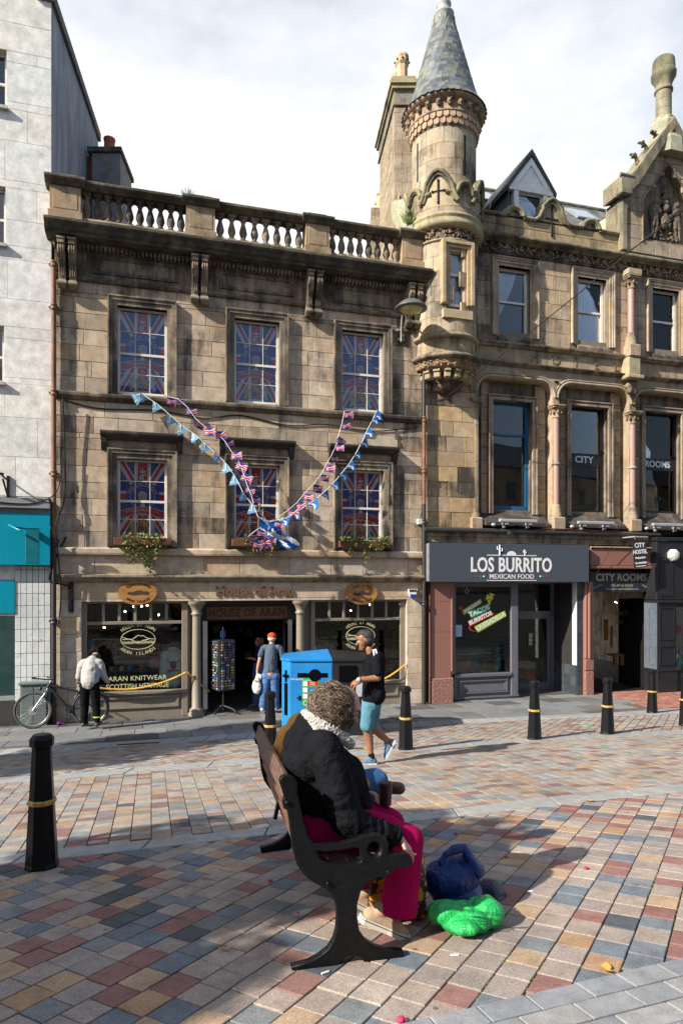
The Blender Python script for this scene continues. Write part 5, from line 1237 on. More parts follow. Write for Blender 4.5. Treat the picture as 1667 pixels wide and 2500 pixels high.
# slated cone
SLATES = [(.085, .10, .12), (.12, .135, .15), (.07, .08, .10), (.15, .16, .155), (.18, .19, .15), (.105, .12, .135), (.15, .16, .13), (.06, .07, .085)]
SLATEM, SLATEMS = ramp_mat('slate', SLATES, False,   .5, spec=.5, moss=.28, scale=4, bst=.2, bs=60), ramp_mat('slate_mass', SLATES, True, .5, spec=.5, moss=.28, scale=4, bst=.2, bs=60)
cprofz = [(1.02, 14.56), (.90, 14.70), (.79, 14.95), (.235, 16.94)]
tl('spire_core', [(r - .03, z) for r, z in cprofz] , (.1, .1, .1, .5), PIPEB)
def rz_(z):
 for (r0, z0), (r1, z1) in zip(cprofz, cprofz[1:]):
  if z <= z1: return r0 + (r1 - r0) * (z - z0) / (z1 - z0)
 return .2
rows = 25; cnt = 0; mass = MB(); _sl = {}
sl = []
for j in range(rows):
 z = 14.545 + (16.9 - 14.545) * j / rows; r = rz_(z); n = max(12, int(2 * math.pi * r / .155)); style = 1 if (4 <= j <= 7 or 15 <= j <= 18) else 0
 for i in range(n):
  a = 2 * math.pi * (i + .5 * (j % 2)) / n + random.uniform(-.008, .008); w_ = 2 * math.pi * r / n
  zb = z + .2; rb = rz_(min(zb, 16.9)); pt = Vector((math.cos(a) * r, math.sin(a) * r, z)); pb = Vector((math.cos(a) * rb, math.sin(a) * rb, zb))
  up = (pb - pt).normalized(); side = Vector((-math.sin(a), math.cos(a), 0)); nrm = side.cross(up)
  M = Matrix((side, up, nrm)).transposed().to_4x4(); M.translation = Vector((TU, TUw, 0)) + pt + nrm * (.012 + random.uniform(0, .006))
  M = M @ Matrix.Rotation(RAD(2.5), 4, 'X'); sl.append((math.sin(a - RAD(12)), M, round(w_ * .94, 3), style))
sl.sort(key=lambda q: q[0])
for i, (_, M, w_, style) in enumerate(sl):
 key = (round(w_, 2), style)
 if key not in _sl:
  k = key[0] / 2; m = MB()
  P = [(-k, .2), (-k, .035), (-k * .8, .008), (-k * .4, -.012), (0, -.018), (k * .4, -.012), (k * .8, .008), (k, .035), (k, .2)] if style == 0 else [(-k, .2), (-k, .05), (0, -.03), (k, .05), (k, .2)]
  m.prism(P, 'z', 0, .011); _sl[key] = m.mesh('slate')
 me = _sl[key]
 if i < 300:
  if not me.materials: me.materials.append(SLATEM)
  link('slate', me, None, bar, M=M)
 else: mass.T = M; mass.add([v.co for v in me.vertices], [tuple(p.vertices) for p in me.polygons])
mass.T = None; mass.build('slate_mass', SLATEMS, bar, kind='stuff')
tl('spire_cap', [(.25, 16.88), (.23, 16.95), (.215, 17.10), (.25, 17.13), (.255, 17.17), (.22, 17.2), (.16, 17.24), (.15, 17.36), (.185, 17.40), (.185, 17.43), (.14, 17.47), (.10, 17.62), (.06, 17.9), (.03, 18.4), (.01, 18.5)], None, mat('lead_cap_pale', (.33, .36, .36), .5, dirt=.2))
# slits and turret window
for a in (RAD(284), RAD(192)):
 m = MB(); M = Matrix.Translation((TU, TUw, 0)) @ Matrix.Rotation(a, 4, 'Z'); m.T = M; m.box(TR - .02, TR + .004, -.028, .028, 12.82, 13.66); m.ell((TR - .01, 0, 13.68), (.02, .045, .045), 10, 8); m.ell((TR - .01, 0, 12.80), (.02, .045, .045), 10, 8); m.build('arrow_slit', slit, bar)
m = MB(); W2 = .21; y_ = TUw - TR - .03; cu = TU
for i, (a, yy) in enumerate(((.20, -.03), (.12, .02), (.05, .07))):
 b = a - .075
 m.box(cu - W2 - a, cu - W2 - b, y_ + yy, TUw - .2, 9.62, 10.92 + b); m.box(cu + W2 + b, cu + W2 + a, y_ + yy, TUw - .2, 9.62, 10.92 + b); m.box(cu - W2 - a, cu + W2 + a, y_ + yy, TUw - .2, 10.92 + b, 10.92 + a)
m.box(cu - .38, cu + .38, y_ + .0, TUw - .3, 9.28, 9.48); m.prism([(TUw - .5, 9.48), (y_ + .02, 9.48), (TUw - .5, 9.66)], 'x', cu - .3, cu + .3)
m.build('window_surround', STONE, bar, tint((.45, .36, .24), .28))
sash(bar, cu - W2, cu + W2, 9.6, 10.92, y_ + .14, 1, 1, fw=.05, mid=.42)
CURT = mat('net_curtain', (.85, .88, .92), .9, var=.2, vs=14, sc3=(14, 14, .6), bst=.4, bs=8)
m = MB(); m.box(cu - W2 + .03, cu + W2 - .03, y_ + .24, y_ + .25, 9.6, 10.9); m.build('curtain', CURT, bar)
m = MB(); m.box(cu - .4, cu + .4, TUw - .3, TUw - .28, 9.4, 11); m.build('interior_wall', INTER, bar)
# curtains and rooms upstairs
def curtain(u0, u1, z0, z1, w_, gather=0.0, label='curtain'):
 m = MB(); n = 60; rows_ = 14; vs = []
 for j in range(rows_ + 1):
  t = j / rows_
  for i in range(n + 1):
   s = i / n; ue = u0 + (u1 - u0) * (1 - gather * (t ** 1.3)) if gather else u1
   u = u0 + (ue - u0) * s; vs.append((u, w_ + .022 * math.sin(s * 62) + .012 * math.sin(s * 27 + t), z1 - (z1 - z0) * t))
 m.add(vs, [(j * (n + 1) + i, j * (n + 1) + i + 1, (j + 1) * (n + 1) + i + 1, (j + 1) * (n + 1) + i) for j in range(rows_) for i in range(n)], 0, True)
 return m.build('curtain', CURT, bar)
curtain(rw[0][0] + .02, rw[0][0] + .62, 9.75, 11.0, .255, .92); curtain(rw[1][0] + .05, rw[1][1] - .05, 9.42, 11.02, .255); curtain(rw[2][0] + .02, rw[2][0] + .45, 9.42, 11.02, .255)
m = MB(); m.box(BU0, BU1, 1.6, 1.65, 3, 11.5); m.box(BU0, BU1, .4, 1.6, 8.5, 9.2); m.box(BU0, BU1, .4, 1.6, 4.3, 4.6); m.box(5.7, 5.75, .3, 1.6, 4, 11.5); m.box(8.1, 8.15, .3, 1.6, 4, 11.5); m.build('interior_wall', INTER, bar)
m = MB(); m.box(BU0, BU0 + .1, .3, 8, 3, 12.2); m.box(BU1 - .1, BU1, .3, 8, 0, 15.5); m.box(BU0, BU1, 7.9, 8, 3, 12.2); m.build('side_wall', STONE, bar, sand(.5))
# roof, slates
m = MB(); m.add([(2.9, .35, 12.0), (BU1, .35, 12.0), (BU1, 4.2, 15.62), (2.9, 4.2, 15.62), (2.9, 8, 12), (BU1, 8, 12)], [(0, 1, 2, 3), (3, 2, 5, 4)]); roof = m.build('roof', PIPEB, bar)
m = MB(); sl_ = math.atan2(3.62, 3.85); L_ = math.hypot(3.62, 3.85); nr = 30
for j in range(nr):
 t0 = L_ * j / nr; u = 2.95 + (j % 2) * .12
 while u < 10.6:
  M = Matrix.Translation((u, .35 + math.cos(sl_) * t0, 12.0 + math.sin(sl_) * t0 + .02)) @ Matrix.Rotation(sl_ - RAD(2), 4, 'X'); m.T = M
  wd_ = random.uniform(.2, .27); m.box(0, wd_ - .006, 0, L_ / nr + .05, 0, .012); u += wd_
m.T = None; m.build('roof_slates', ramp_mat('roof_slate', [(.13, .14, .15), (.17, .175, .17), (.10, .11, .12), (.20, .20, .18), (.15, .155, .15)], True, .6, moss=.5, scale=3, bst=.2, bs=60), bar, kind='stuff')
m = MB(); m.tube([(2.9, 4.2, 15.66), (BU1, 4.2, 15.66)], .08, 8); m.build('ridge', MOSSY, bar, (.2, .19, .17, .6))
for px, py, w_ in ((1189, 470, 3.0), (1440, 512, 2.8)):
 t_ = .0; uu, zz = fp(px, py, w_); y2 = .35 + (zz - 12) / math.tan(sl_); M = Matrix.Translation((uu, y2, zz + .05)) @ Matrix.Rotation(sl_, 4, 'X'); m = MB(); m.T = M
 m.box(-.42, .42, -.5, .5, 0, .06); f_ = m.build('skylight', mat('skylight_frame', (.25, .26, .27), .4), bar); m = MB(); m.T = M; m.box(-.36, .36, -.44, .44, .062, .068); m.build('skylight_pane', mat('skylight_glass', (.42, .48, .52), .05, 0, bst=0, spec=1.0), f_)
# dormer
WP = mat('white_timber', (.84, .83, .80), .5, dirt=.3, var=.08); DW = .85
ud = U(1291, DW); zap = ZZ(1291, 371, DW); zev = ZZ(1290, 463, DW); hw = (U(1344, DW) - U(1229, DW)) / 2
m = MB()
for s_ in (-1, 1):
 a, b = Vector((ud + s_ * (hw + .04), zev - .06)), Vector((ud, zap)); d = (b - a).normalized(); n_ = Vector((-d.y, d.x)) * (s_ * .0 + 1)
 P = [(a.x, a.y), (b.x, b.y), (b.x, b.y - .17), (a.x - s_ * .02, a.y - .12)]; m.prism(P if s_ < 0 else P[::-1], 'y', DW - .15, DW + 3.2)
m.build('dormer_roof', mat('dormer_lead', (.05, .055, .055), .6, dirt=.2), bar)
m = MB()
for s_ in (-1, 1):
 P = [(ud + s_ * (hw - .08), zev - .02), (ud, zap - .22), (ud, zap - .42), (ud + s_ * (hw - .26), zev - .02)]; m.prism(P if s_ < 0 else P[::-1], 'y', DW - .12, DW - .04)
m.prism([(ud - hw + .2, zev), (ud + hw - .2, zev), (ud, zap - .4)], 'y', DW - .07, DW)
m.box(ud - hw + .05, ud + hw - .05, DW - .12, DW, zev - .14, zev + .02); ww = (U(1319, DW) - U(1259, DW)) / 2
m.box(ud - ww - .14, ud - ww, DW - .1, DW + .1, 12.2, zev - .14); m.box(ud + ww, ud + ww + .14, DW - .1, DW + .1, 12.2, zev - .14); m.build('dormer_front', WP, bar)
m = MB(); m.box(ud - hw + .08, ud - hw + .13, DW, DW + 2.5, 12.2, zev - .05); m.box(ud + hw - .13, ud + hw - .08, DW, DW + 2.5, 12.2, zev - .05); m.build('dormer_cheek', mat('slate_cheek', (.09, .10, .12), .6), bar)
sash(bar, ud - ww, ud + ww, 12.35, zev - .14, DW - .02, 1, 1, mid=.55)
m = MB(); n = 50; vs = []
for z in (12.3, zev - .2):
 for i in range(n + 1): vs.append((ud - ww + .03 + (2 * ww - .06) * i / n, DW + .2 + .02 * math.sin(i * 1.3), z))
m.add(vs, [(i, i + 1, n + 2 + i, n + 1 + i) for i in range(n)], 0, True); m.build('curtain', CURT, bar)
# gable with relief and column chimney
gL, gR = U(1527, -.15), 10.75; gc = U(1632, -.15); gR = 2 * gc - gL; zk = ZZ(1529, 455, -.15); zg = ZZ(1622, 322, -.15); GS = (zg - zk) / (gc - gL)
nl, nr_ = U(1567, -.15), None; nr_ = 2 * gc - nl; nb, ns_, na = ZZ(1567, 590, -.15), ZZ(1567, 484, -.15), ZZ(1629, 398, -.15)
me = outline_mesh('gable_wall', [[(gL, 11.86), (gR, 11.86), (gR, zk), (gc, zg), (gL, zk)], [(nl, nb), (nl, ns_), (gc, na), (nr_, ns_), (nr_, nb)]], .5)
link('gable_wall', me, MORTAR, bar, M=Matrix.Translation((0, .12, 0)) @ UP)
def clipb(z): return gL + max(0, (z - zk) / GS), gR - max(0, (z - zk) / GS)
z = 11.87; i = 0
while z < zg - .3:
 h = .37; a, b = clipb(z + h * .5); na_, nb2 = None, None
 if nb < z + h / 2 < na: hw_ = (nr_ - nl) / 2 * (1 if z + h / 2 < ns_ else max(0, (na - z - h / 2) / (na - ns_))); segs = [(a, gc - hw_), (gc + hw_, b)]
 else: segs = [(a, b)]
 for p, q in segs:
  k = max(1, round((q - p) / .5));
  for j in range(k): block(bar, p + (q - p) * j / k, p + (q - p) * (j + 1) / k, z, min(z + h, zg), -.15, .06, color=tint(random.choice([(.40, .32, .235), (.42, .32, .21), (.36, .30, .235)]), .46, .1))
 z += h; i += 1
profile(bar, 'niche_back', [(.1, nb - .1), (.12, nb - .1), (.12, na), (.1, na)], nl, nr_, None, tint((.28, .23, .17), .6))
m = MB(); N_ = [(nl, nb), (nl, ns_), (gc, na), (nr_, ns_), (nr_, nb)]; m.tube([(x, -.16, z) for x, z in N_], .03, 6, smooth=False); m.build('niche_moulding', STONE, bar, tint((.30, .25, .18), .6))
for s_ in (-1, 1):
 m = MB(); ke = gL if s_ < 0 else gR; d = -s_
 P = [(ke - d * .22, zk - .32), (ke - d * .22, zk - .12), (ke + d * .16, zk - .1), (gc - d * .1, zg + .02), (gc, zg + .34), (ke + d * .1, zk + .36), (ke + d * .02, zk + .22), (ke - d * .26, zk + .22), (ke - d * .33, zk - .22)]
 P = [(ke - d * .30, zk - .30), (ke + d * .02, zk - .22), (ke + d * .22, zk - .02), (gc, zg - .0), (gc, zg + .32), (ke + d * .12, zk + .30), (ke - d * .02, zk + .14), (ke - d * .30, zk + .14)]
 m.prism(P if d < 0 else P[::-1], 'y', -.36, .4); m.build('gable_coping', MOSSY, bar, tint((.27, .25, .18), .55))
 for f_ in (.30, .52, .74):
  x = ke + d * (gc - gL) * f_; z = zk + (gc - gL) * f_ * GS + .34; m = MB(); x -= d * .05
  m.tube([(x + d * .05, -.1, z - .15), (x, -.1, z), (x - d * .1, -.1, z + .05)], [.06, .045, .05], 8)
  for q in range(9): m.ell((x - d * .1 + random.uniform(-.07, .07), -.1 + random.uniform(-.06, .06), z + .06 + random.uniform(-.05, .06)), (.045, .045, .035), 8, 6)
  m.build('crocket', MOSSY, bar, tint((.22, .19, .13), .6))
m = MB(); m.box(gL - .32, gL + .05, -.37, -.1, zk - .34, zk - .1, 0, .03); m.tube([(gL - .34, -.34, zk + .16), (gL + .06, -.34, zk + .16)], .05, 8); m.box(gL - .15, gL + .02, -.2, .5, 11.87, zk - .3, 0, .02); m.build('kneeler', MOSSY, bar, tint((.27, .25, .18), .55))
profile(bar, 'gable_side', [(.1, 11.87), (3.5, 11.87), (3.5, 13.9), (1.6, 13.3), (.1, 13.1)], gL, gL + .3, None, sand(.3))
gcc = gc + .0; cy_ = .05
m = MB(); zb_ = zg - .15
m.T = Matrix.Translation((gcc, cy_, 0)) @ Matrix.Rotation(RAD(22.5), 4, 'Z')
m.lathe([(.52, zb_ - .5), (.5, zb_ - .1), (.34, zb_ + .18), (.34, zb_ + .46), (.28, zb_ + .58)], (0, 0, 0), 8, smooth=False); m.T = None; m.build('chimney_base', MOSSY, bar, tint((.36, .36, .26), .35))
zt0 = zb_ + .56; ztop = ZZ(1618, 131, -.15)
for k in range(3):
 a = zt0 + .1 + k * (ztop - .9 - zt0 - .1) / 3; b = zt0 + .1 + (k + 1) * (ztop - .9 - zt0 - .1) / 3; tl('chimney_shaft', [(.205, a), (.205, b - .006)], tint((.27, .255, .19), .5), MOSSY, gcc, cy_, 28)
zc_ = ztop - .9
tl('chimney_ring', [(.2, zt0 - .02), (.27, zt0), (.27, zt0 + .06), (.2, zt0 + .1)], tint((.34, .33, .2), .4), MOSSY, gcc, cy_, 28)
tl('chimney_cap', [(.2, zc_), (.24, zc_ + .02), (.24, zc_ + .07), (.21, zc_ + .1), (.215, zc_ + .22), (.28, zc_ + .36), (.32, zc_ + .42), (.33, zc_ + .52), (.30, zc_ + .56), (.30, zc_ + .60), (.285, zc_ + .86), (.27, zc_ + .9), (.18, zc_ + .9), (.18, zc_ + .7)], tint((.25, .245, .17), .55), MOSSY, gcc, cy_, 32)
# relief: shield, helm and two supporters over a motto ribbon
zc_ = nb + .75; pr = []
E_ = lambda x, y, z, a, b, c, r=(0, 0, 0): pr.append(('e', (gc + x, y, z), (a, b, c), (r[0], r[1], r[2])))
C_ = lambda x0, z0, r0, x1, z1, r1, y=-.02: pr.append(('c', (gc + x0, y, z0), r0, (gc + x1, y, z1), r1))
E_(0, .0, zc_ + .0, .17, .08, .22); E_(0, -.04, zc_ + .33, .10, .09, .11); E_(0, -.03, zc_ + .5, .09, .07, .07); C_(-.08, zc_ + .62, .05, .08, zc_ + .62, .05); E_(0, 0, zc_ + .8, .11, .08, .05); C_(0, zc_ + .62, .05, 0, zc_ + .95, .04)
for s_ in (-1, 1):
 E_(s_ * .36, 0, zc_ + .22, .11, .09, .17, (0, s_ * .2, 0)); E_(s_ * .34, -.05, zc_ + .46, .075, .08, .085); C_(s_ * .36, zc_ + .3, .08, s_ * .35, zc_ + .42, .06)
 C_(s_ * .38, zc_ + .1, .08, s_ * .43, zc_ - .18, .06); C_(s_ * .43, zc_ - .18, .05, s_ * .46, zc_ - .48, .035); C_(s_ * .34, zc_ + .08, .07, s_ * .3, zc_ - .2, .05); C_(s_ * .30, zc_ - .2, .045, s_ * .38, zc_ - .5, .04)
 C_(s_ * .33, zc_ + .3, .05, s_ * .2, zc_ + .2, .035, -.06); C_(s_ * .40, zc_ + .3, .045, s_ * .24, zc_ + .38, .03, -.04); C_(s_ * .47, zc_ + .0, .03, s_ * .52, zc_ + .2, .03); C_(s_ * .52, zc_ + .2, .03, s_ * .5, zc_ + .35, .045)
 for k in range(5): E_(s_ * (.14 + .03 * k), .02, zc_ + .55 - .06 * k + random.uniform(-.03, .03), .05, .05, .05)
for k in range(14): E_(random.uniform(-.5, .5), .02, zc_ - .42 + random.uniform(-.1, .12), .05, .05, .04)
for k in range(8): E_(random.uniform(-.13, .13), -.07, zc_ + random.uniform(-.16, .16), .04, .02, .04)
pr.append(('b', (gc - .56, gc + .56, -.04, .08, nb + .0, nb + .17)))
rel = blob('carved_relief', pr, STONE, bar, .014, 2, (.010, (14, 14, 14), .6), color=tint((.20, .165, .12), .72))
m = MB(); text_on(m, 'DIEU ET MON DROIT', .125, gc, -.05, nb + .085, depth=.025); m.build('motto', STONE, bar, (.30, .25, .18, .5))
# gable stack between the houses, with its own stack and pots
gs = thing('chimney_stack', 'tall lichen-topped chimney stack with octagonal buff pots beside the turret cone', 'chimney')
a_ = P3(962, 200, 17.2); b_ = P3(1012, 200, 17.2); zt = a_.z; sk = -.11
def skb(m, x0, x1, y0, y1, z0, z1): skbox(m, x0, x1, y0, y1, z0, z1, sk)
n = 0; z = 11.2
while z < zt - .66:
 h = .36; h = min(h, zt - .66 - z); xs_ = [a_.x, a_.x + (.2 if n % 2 else .34), b_.x]
 for p, q in zip(xs_, xs_[1:]): m = MB(); skb(m, p + .003, q - .003, 17.2, 17.5, z + .003, z + h - .003); m.build('stone', STONE, gs, tint((.36, .30, .23), .42, .12))
 z += h; n += 1
m = MB(); skb(m, a_.x + .012, b_.x, 17.22, 19.5, 10, zt - .6)
m.build('rubble_wall', None, None) if False else None
def rub():
 m_, ns, ls, b = nodes('rubble_stone'); b.inputs['Roughness'].default_value = .95
 v = ns.new('ShaderNodeTexVoronoi'); v.inputs['Scale'].default_value = 3.2; mp = ns.new('ShaderNodeMapping'); mp.inputs['Scale'].default_value = (1, .6, 1.7); ge = ns.new('ShaderNodeNewGeometry'); ls.new(ge.outputs['Position'], mp.inputs[0]); ls.new(mp.outputs[0], v.inputs['Vector'])
 sp_ = ns.new('ShaderNodeSeparateColor'); ls.new(v.outputs['Color'], sp_.inputs[0]); c = mixc(ns, ls, sp_.outputs[0], (.26, .20, .13), (.44, .35, .23)); c = mixc(ns, ls, mr(ns, ls, nz(ns, ls, 8, 6, .7), .45, .7, 0, .6, True), c, (.12, .10, .07)); ls.new(c, b.inputs['Base Color'])
 h = nz(ns, ls, 7, 6, .7, sc3=(1, .5, 1.4)); bump(ns, ls, b, h, 1.0, .08); return m_
RUB = rub(); m.build('rubble_wall', RUB, gs)
m = MB(); skb(m, a_.x - .03, b_.x + .03, 17.15, 19.6, zt - .62, zt - .55); skb(m, a_.x - .01, b_.x + .01, 17.18, 19.55, zt - .55, zt - .22); m.build('neck_course', STONE, gs, tint((.25, .23, .19), .5))
m = MB(); skb(m, a_.x - .06, b_.x + .05, 17.1, 19.62, zt - .22, zt - .12); skb(m, a_.x - .10, b_.x + .08, 17.05, 19.66, zt - .12, zt - .02); skb(m, a_.x - .04, b_.x + .02, 17.12, 19.6, zt - .02, zt + .1); m.build('cap', MOSSY, gs, (.32, .29, .18, .5))
for k, y in enumerate((17.45, 18.1)):
 q = P3(984, 180, 17.3); m = MB(); m.T = Matrix.Translation((q.x + sk * (y - 17.3), y, zt + .08)) @ Matrix.Rotation(RAD(22.5), 4, 'Z'); s_ = .92 if k == 0 else .7
 m.lathe([(.19, 0), (.185, .05), (.15, .09), (.15, .50), (.17, .53), (.19, .56), (.19, .66), (.17, .68), (.185, .72), (.17, .78), (.11, .78), (.10, .5)], (0, 0, 0), 8, smooth=False)
 for v_ in range(8):
  t = v_ * math.pi / 4 + math.pi / 8; m.ell((.185 * math.cos(t), .185 * math.sin(t), .61), (.028, .028, .028), 8, 6, 1)
 m.T = None; o = m.build('chimney_pot', [mat('buff_pot', (.50, .36, .22), .8, var=.15, dirt=.2), slit], gs)
# lower skew wall running down to the balustrade, distant pots
m = MB(); q = [P3(932, 300, 19.6), P3(963, 300, 17.25)]
m.add([(q[0].x - .12, 19.6, 9.5), (q[1].x + .1, 17.0, 9.5), (q[1].x + .1, 17.0, 13.0), (q[0].x - .0, 19.6, 13.6), (q[0].x - .3, 21.5, 9.5), (q[0].x - .3, 21.5, 12.0)], [(0, 1, 2, 3), (4, 0, 3, 5)]); m.build('rubble_wall', RUB, gs)
c0, c1 = P3(960, 462, 16.6), P3(995, 552, 16.2)
m = MB(); m.add([(c0.x - .02, 17.1, c0.z), (c0.x + .28, 17.0, c0.z + .0), (c1.x + .12, 16.1, c1.z), (c1.x - .1, 16.15, c1.z - .1), (c0.x - .02, 17.1, c0.z - .4), (c0.x + .28, 17.0, c0.z - .4), (c1.x + .12, 16.1, c1.z - .4), (c1.x - .1, 16.15, c1.z - .5)], [(0, 3, 2, 1), (0, 1, 5, 4), (1, 2, 6, 5), (2, 3, 7, 6), (3, 0, 4, 7)]); m.build('skew_coping', MOSSY, gs, (.36, .37, .27, .35))
m = MB(); m.box(c0.x - .1, c1.x + .3, 16.5, 17.3, 10, c1.z + .1); m.build('skew_wall', STONE, gs, sand(.4))
t = tuft(P3(1000, 515, 16.1).x, 16.1, c1.z + .02, 120, .3, None, spread=.15, flat=.6); o = t.build('fern', GREENM); tag(o, 'bright green fern tuft growing beside the turret foot', 'plant')
fs_ = thing('far_chimney', 'small distant chimney with a row of buff pots seen left of the tall stack', 'chimney')
q = P3(919, 530, 24); m = MB(); m.box(q.x - .2, q.x + .35, 24, 26.5, q.z - 2, q.z + .35); m.build('stack', RUB, fs_)
for k in range(4):
 zz = q.z + .35; m = MB(); m.lathe([(.16, 0), (.13, .1), (.13, .5), (.17, .55), (.17, .65), (.12, .65)], (q.x + .05 + .1 * k * -.4 + .1, 24.2 + k * .6, zz), 8, smooth=False); m.build('chimney_pot', mat('buff_pot2', (.48, .36, .24), .8), fs_)
# ------------------------------------------------------------ arched first-floor windows
arc = [(U(1166), U(1349), ZZ(1255, 930)), (U(1363), U(1535), ZZ(1450, 945)), (U(1549), U(1549) + 1.95, ZZ(1620, 958))]
zspr = 7.55
def arch_loop(a, b, zt, r=.36, z0=4.3):
 P = [(a, z0), (a, zt - r)]
 P += [(a + r - r * math.cos(t), zt - r + r * math.sin(t)) for t in [math.pi / 2 * i / 8 for i in range(1, 9)]]
 P += [(b - r + r * math.sin(t), zt - r + r * math.cos(t)) for t in [math.pi / 2 * i / 8 for i in range(0, 9)]]
 return P + [(b, z0)]
zt = sum(q[2] for q in arc) / 3
outl = [(3.5, 4.3)] + [p for a, b, _ in arc for p in arch_loop(a, b, zt)] + [(arc[2][1] + .2, 4.3), (arc[2][1] + .2, 8.5), (3.5, 8.5)]
me = outline_mesh('spandrel_wall', [outl], .34, .006); link('spandrel_wall', me, STONE, bar, tint((.40, .325, .24), .46), M=Matrix.Translation((0, .16, 0)) @ UP)
for a, b, _ in arc:
 m = MB()
 for off, rad, y in ((.05, .04, -.02), (.12, .025, -.015)):
  P = arch_loop(a - off, b + off, zt + off, .38 + off)[1:-1]; P = [p for p in P if p[1] > 7.4]; m.tube([(x, y, z) for x, z in P], rad, 6)
 m.build('arch_moulding', STONE, bar, tint((.40, .33, .24), .4))
mb_ = MB(); mb_.prism([(x, z) for x, z in ((arc[2][1] + .1, 4.3), (BU1, 4.3), (BU1, 8.5), (arc[2][1] + .1, 8.5))], 'y', .0, .3); mb_.build('wall_end', STONE, bar, sand(.4))
lw = [(4.07, 5.22, 4.86, 7.68), (6.38, 7.55, 4.88, 7.70), (8.74, 9.96, 4.92, 7.72)]
wall(bar, 'inner_wall', STONE, 3.5, BU1, 4.3, 8.4, lw, .26, .55, (.28, .225, .17, .6))
for a, b, c, d in lw:
 # jamb stones of the recess
 for s_, e in ((a - .30, a - .12), (b + .12, b + .42)):
  z = 4.75
  while z < 7.9: block(bar, s_, e, z, z + .34, .2, .06, color=tint((.38, .29, .2), .42, .12)); z += .34
 surround(bar, 'window_surround', a, b, 4.75, d, .13, .12, .24, tint((.40, .32, .235), .48))
 m = MB(); m.prism([(.3, 4.55), (-.12, 4.42), (-.12, 4.50), (.05, 4.62), (.3, 4.86)], 'x', a - .35, b + .35); m.build('sloping_sill', STONE, bar, tint((.17, .15, .13), .8))
BLUEF, BLKF = mat('blue_paint', (.012, .10, .22), .35, var=.1, dirt=.1), mat('black_window_paint', (.012, .012, .014), .4)
m_ = MB(); a, b, c, d = lw[0]
sash(bar, a, b, c, d, .34, 1, 1, BLUEF, .09, .30, name='window'); sash(bar, *lw[1], .34, 1, 1, BLKF, .05, meet=False, name='window'); sash(bar, *lw[2], .34, 1, 1, BLKF, .05, meet=False, name='window')
for k, (wd_, px, py, sz) in enumerate((('CITY', 1422, 1124, .25), ('ROOMS', 1596, 1135, .25))):
 u_, z_ = fp(px, py, .42); a, b = lw[k + 1][:2]; m = MB(); m.box(a + .06, b - .06, .352, .354, z_ - .17, z_ + .17, 1); text_on(m, wd_, sz, (a + b) / 2 - (.02 if k else .03), .349, z_, 0, depth=.004, offset=.006, sx=1.06 if k == 0 else .98)
 o = m.build('lettering', [mat('pale_letter', (.55, .62, .70), .5, var=.02), BLKF]); o.matrix_world = FM; tag(o, 'pale capital lettering on a black strip inside the %s dark arched window' % ('middle' if k == 0 else 'right'), 'lettering')
# colonnettes
PINKG = mat('pink_granite', (.40, .235, .20), .4, var=.2, vs=60, bs=200)
def colonnette(u, w_, zb, zt_, r, zmid, name='colonnette'):
 tl('column_base', [(r + .07, zb), (r + .07, zb + .1), (r + .045, zb + .14), (r + .055, zb + .2), (r + .02, zb + .25), (r + .03, zb + .3), (r, zb + .34)], tint((.36, .29, .2), .45), None, u, w_, 16)
 m = MB(); m.box(u - r - .1, u + r + .1, w_ - r - .1, w_ + .1, zb - .34, zb, 0, .03); m.build('column_plinth', STONE, bar, tint((.4, .31, .22), .4))
 m = MB(); m.lathe([(r, zb + .34), (r, zt_ - .32)], (u, w_, 0), 18); m.build(name, PINKG, bar)
 if zmid: tl('column_ring', [(r, zmid - .05), (r + .035, zmid - .035), (r + .035, zmid + .0), (r, zmid + .02)], tint((.36, .34, .30), .3), None, u, w_, 18)
 m = MB(); m.lathe([(r + .02, zt_ - .33), (r + .03, zt_ - .30), (r + .0, zt_ - .28), (r + .03, zt_ - .16), (r + .08, zt_ - .1)], (u, w_, 0), 16); m.box(u - r - .09, u + r + .09, w_ - r - .09, w_ + .1, zt_ - .09, zt_ - .045, 0, .01); m.box(u - r - .11, u + r + .11, w_ - r - .11, w_ + .1, zt_ - .045, zt_, 0, .01)
 rs = random.Random(4)
 for i in range(14): t = i * .9; m.ell((u + (r + .055) * math.cos(t), w_ + (r + .055) * math.sin(t), zt_ - .15 + rs.uniform(-.06, .05)), (.032, .032, .03), 7, 5)
 m.build('column_capital', STONE, bar, tint((.34, .26, .18), .5))
uc1, uc2 = (arc[0][1] + arc[1][0]) / 2, (arc[1][1] + arc[2][0]) / 2
colonnette(U(1159, .05), .08, 4.62, 7.62, .065, 6.05); colonnette(uc1, .0, 4.68, 7.6, .085, 6.09); colonnette(uc2, .0, 4.68, 7.6, .085, 6.10)
for k in range(2):
 uu = (uc1, uc2)[k]; m = MB(); m.box(uu - .1, uu + .1, .0, .3, 4.3, 8.0); m.build('pier', STONE, bar, tint((.40, .31, .22), .35))
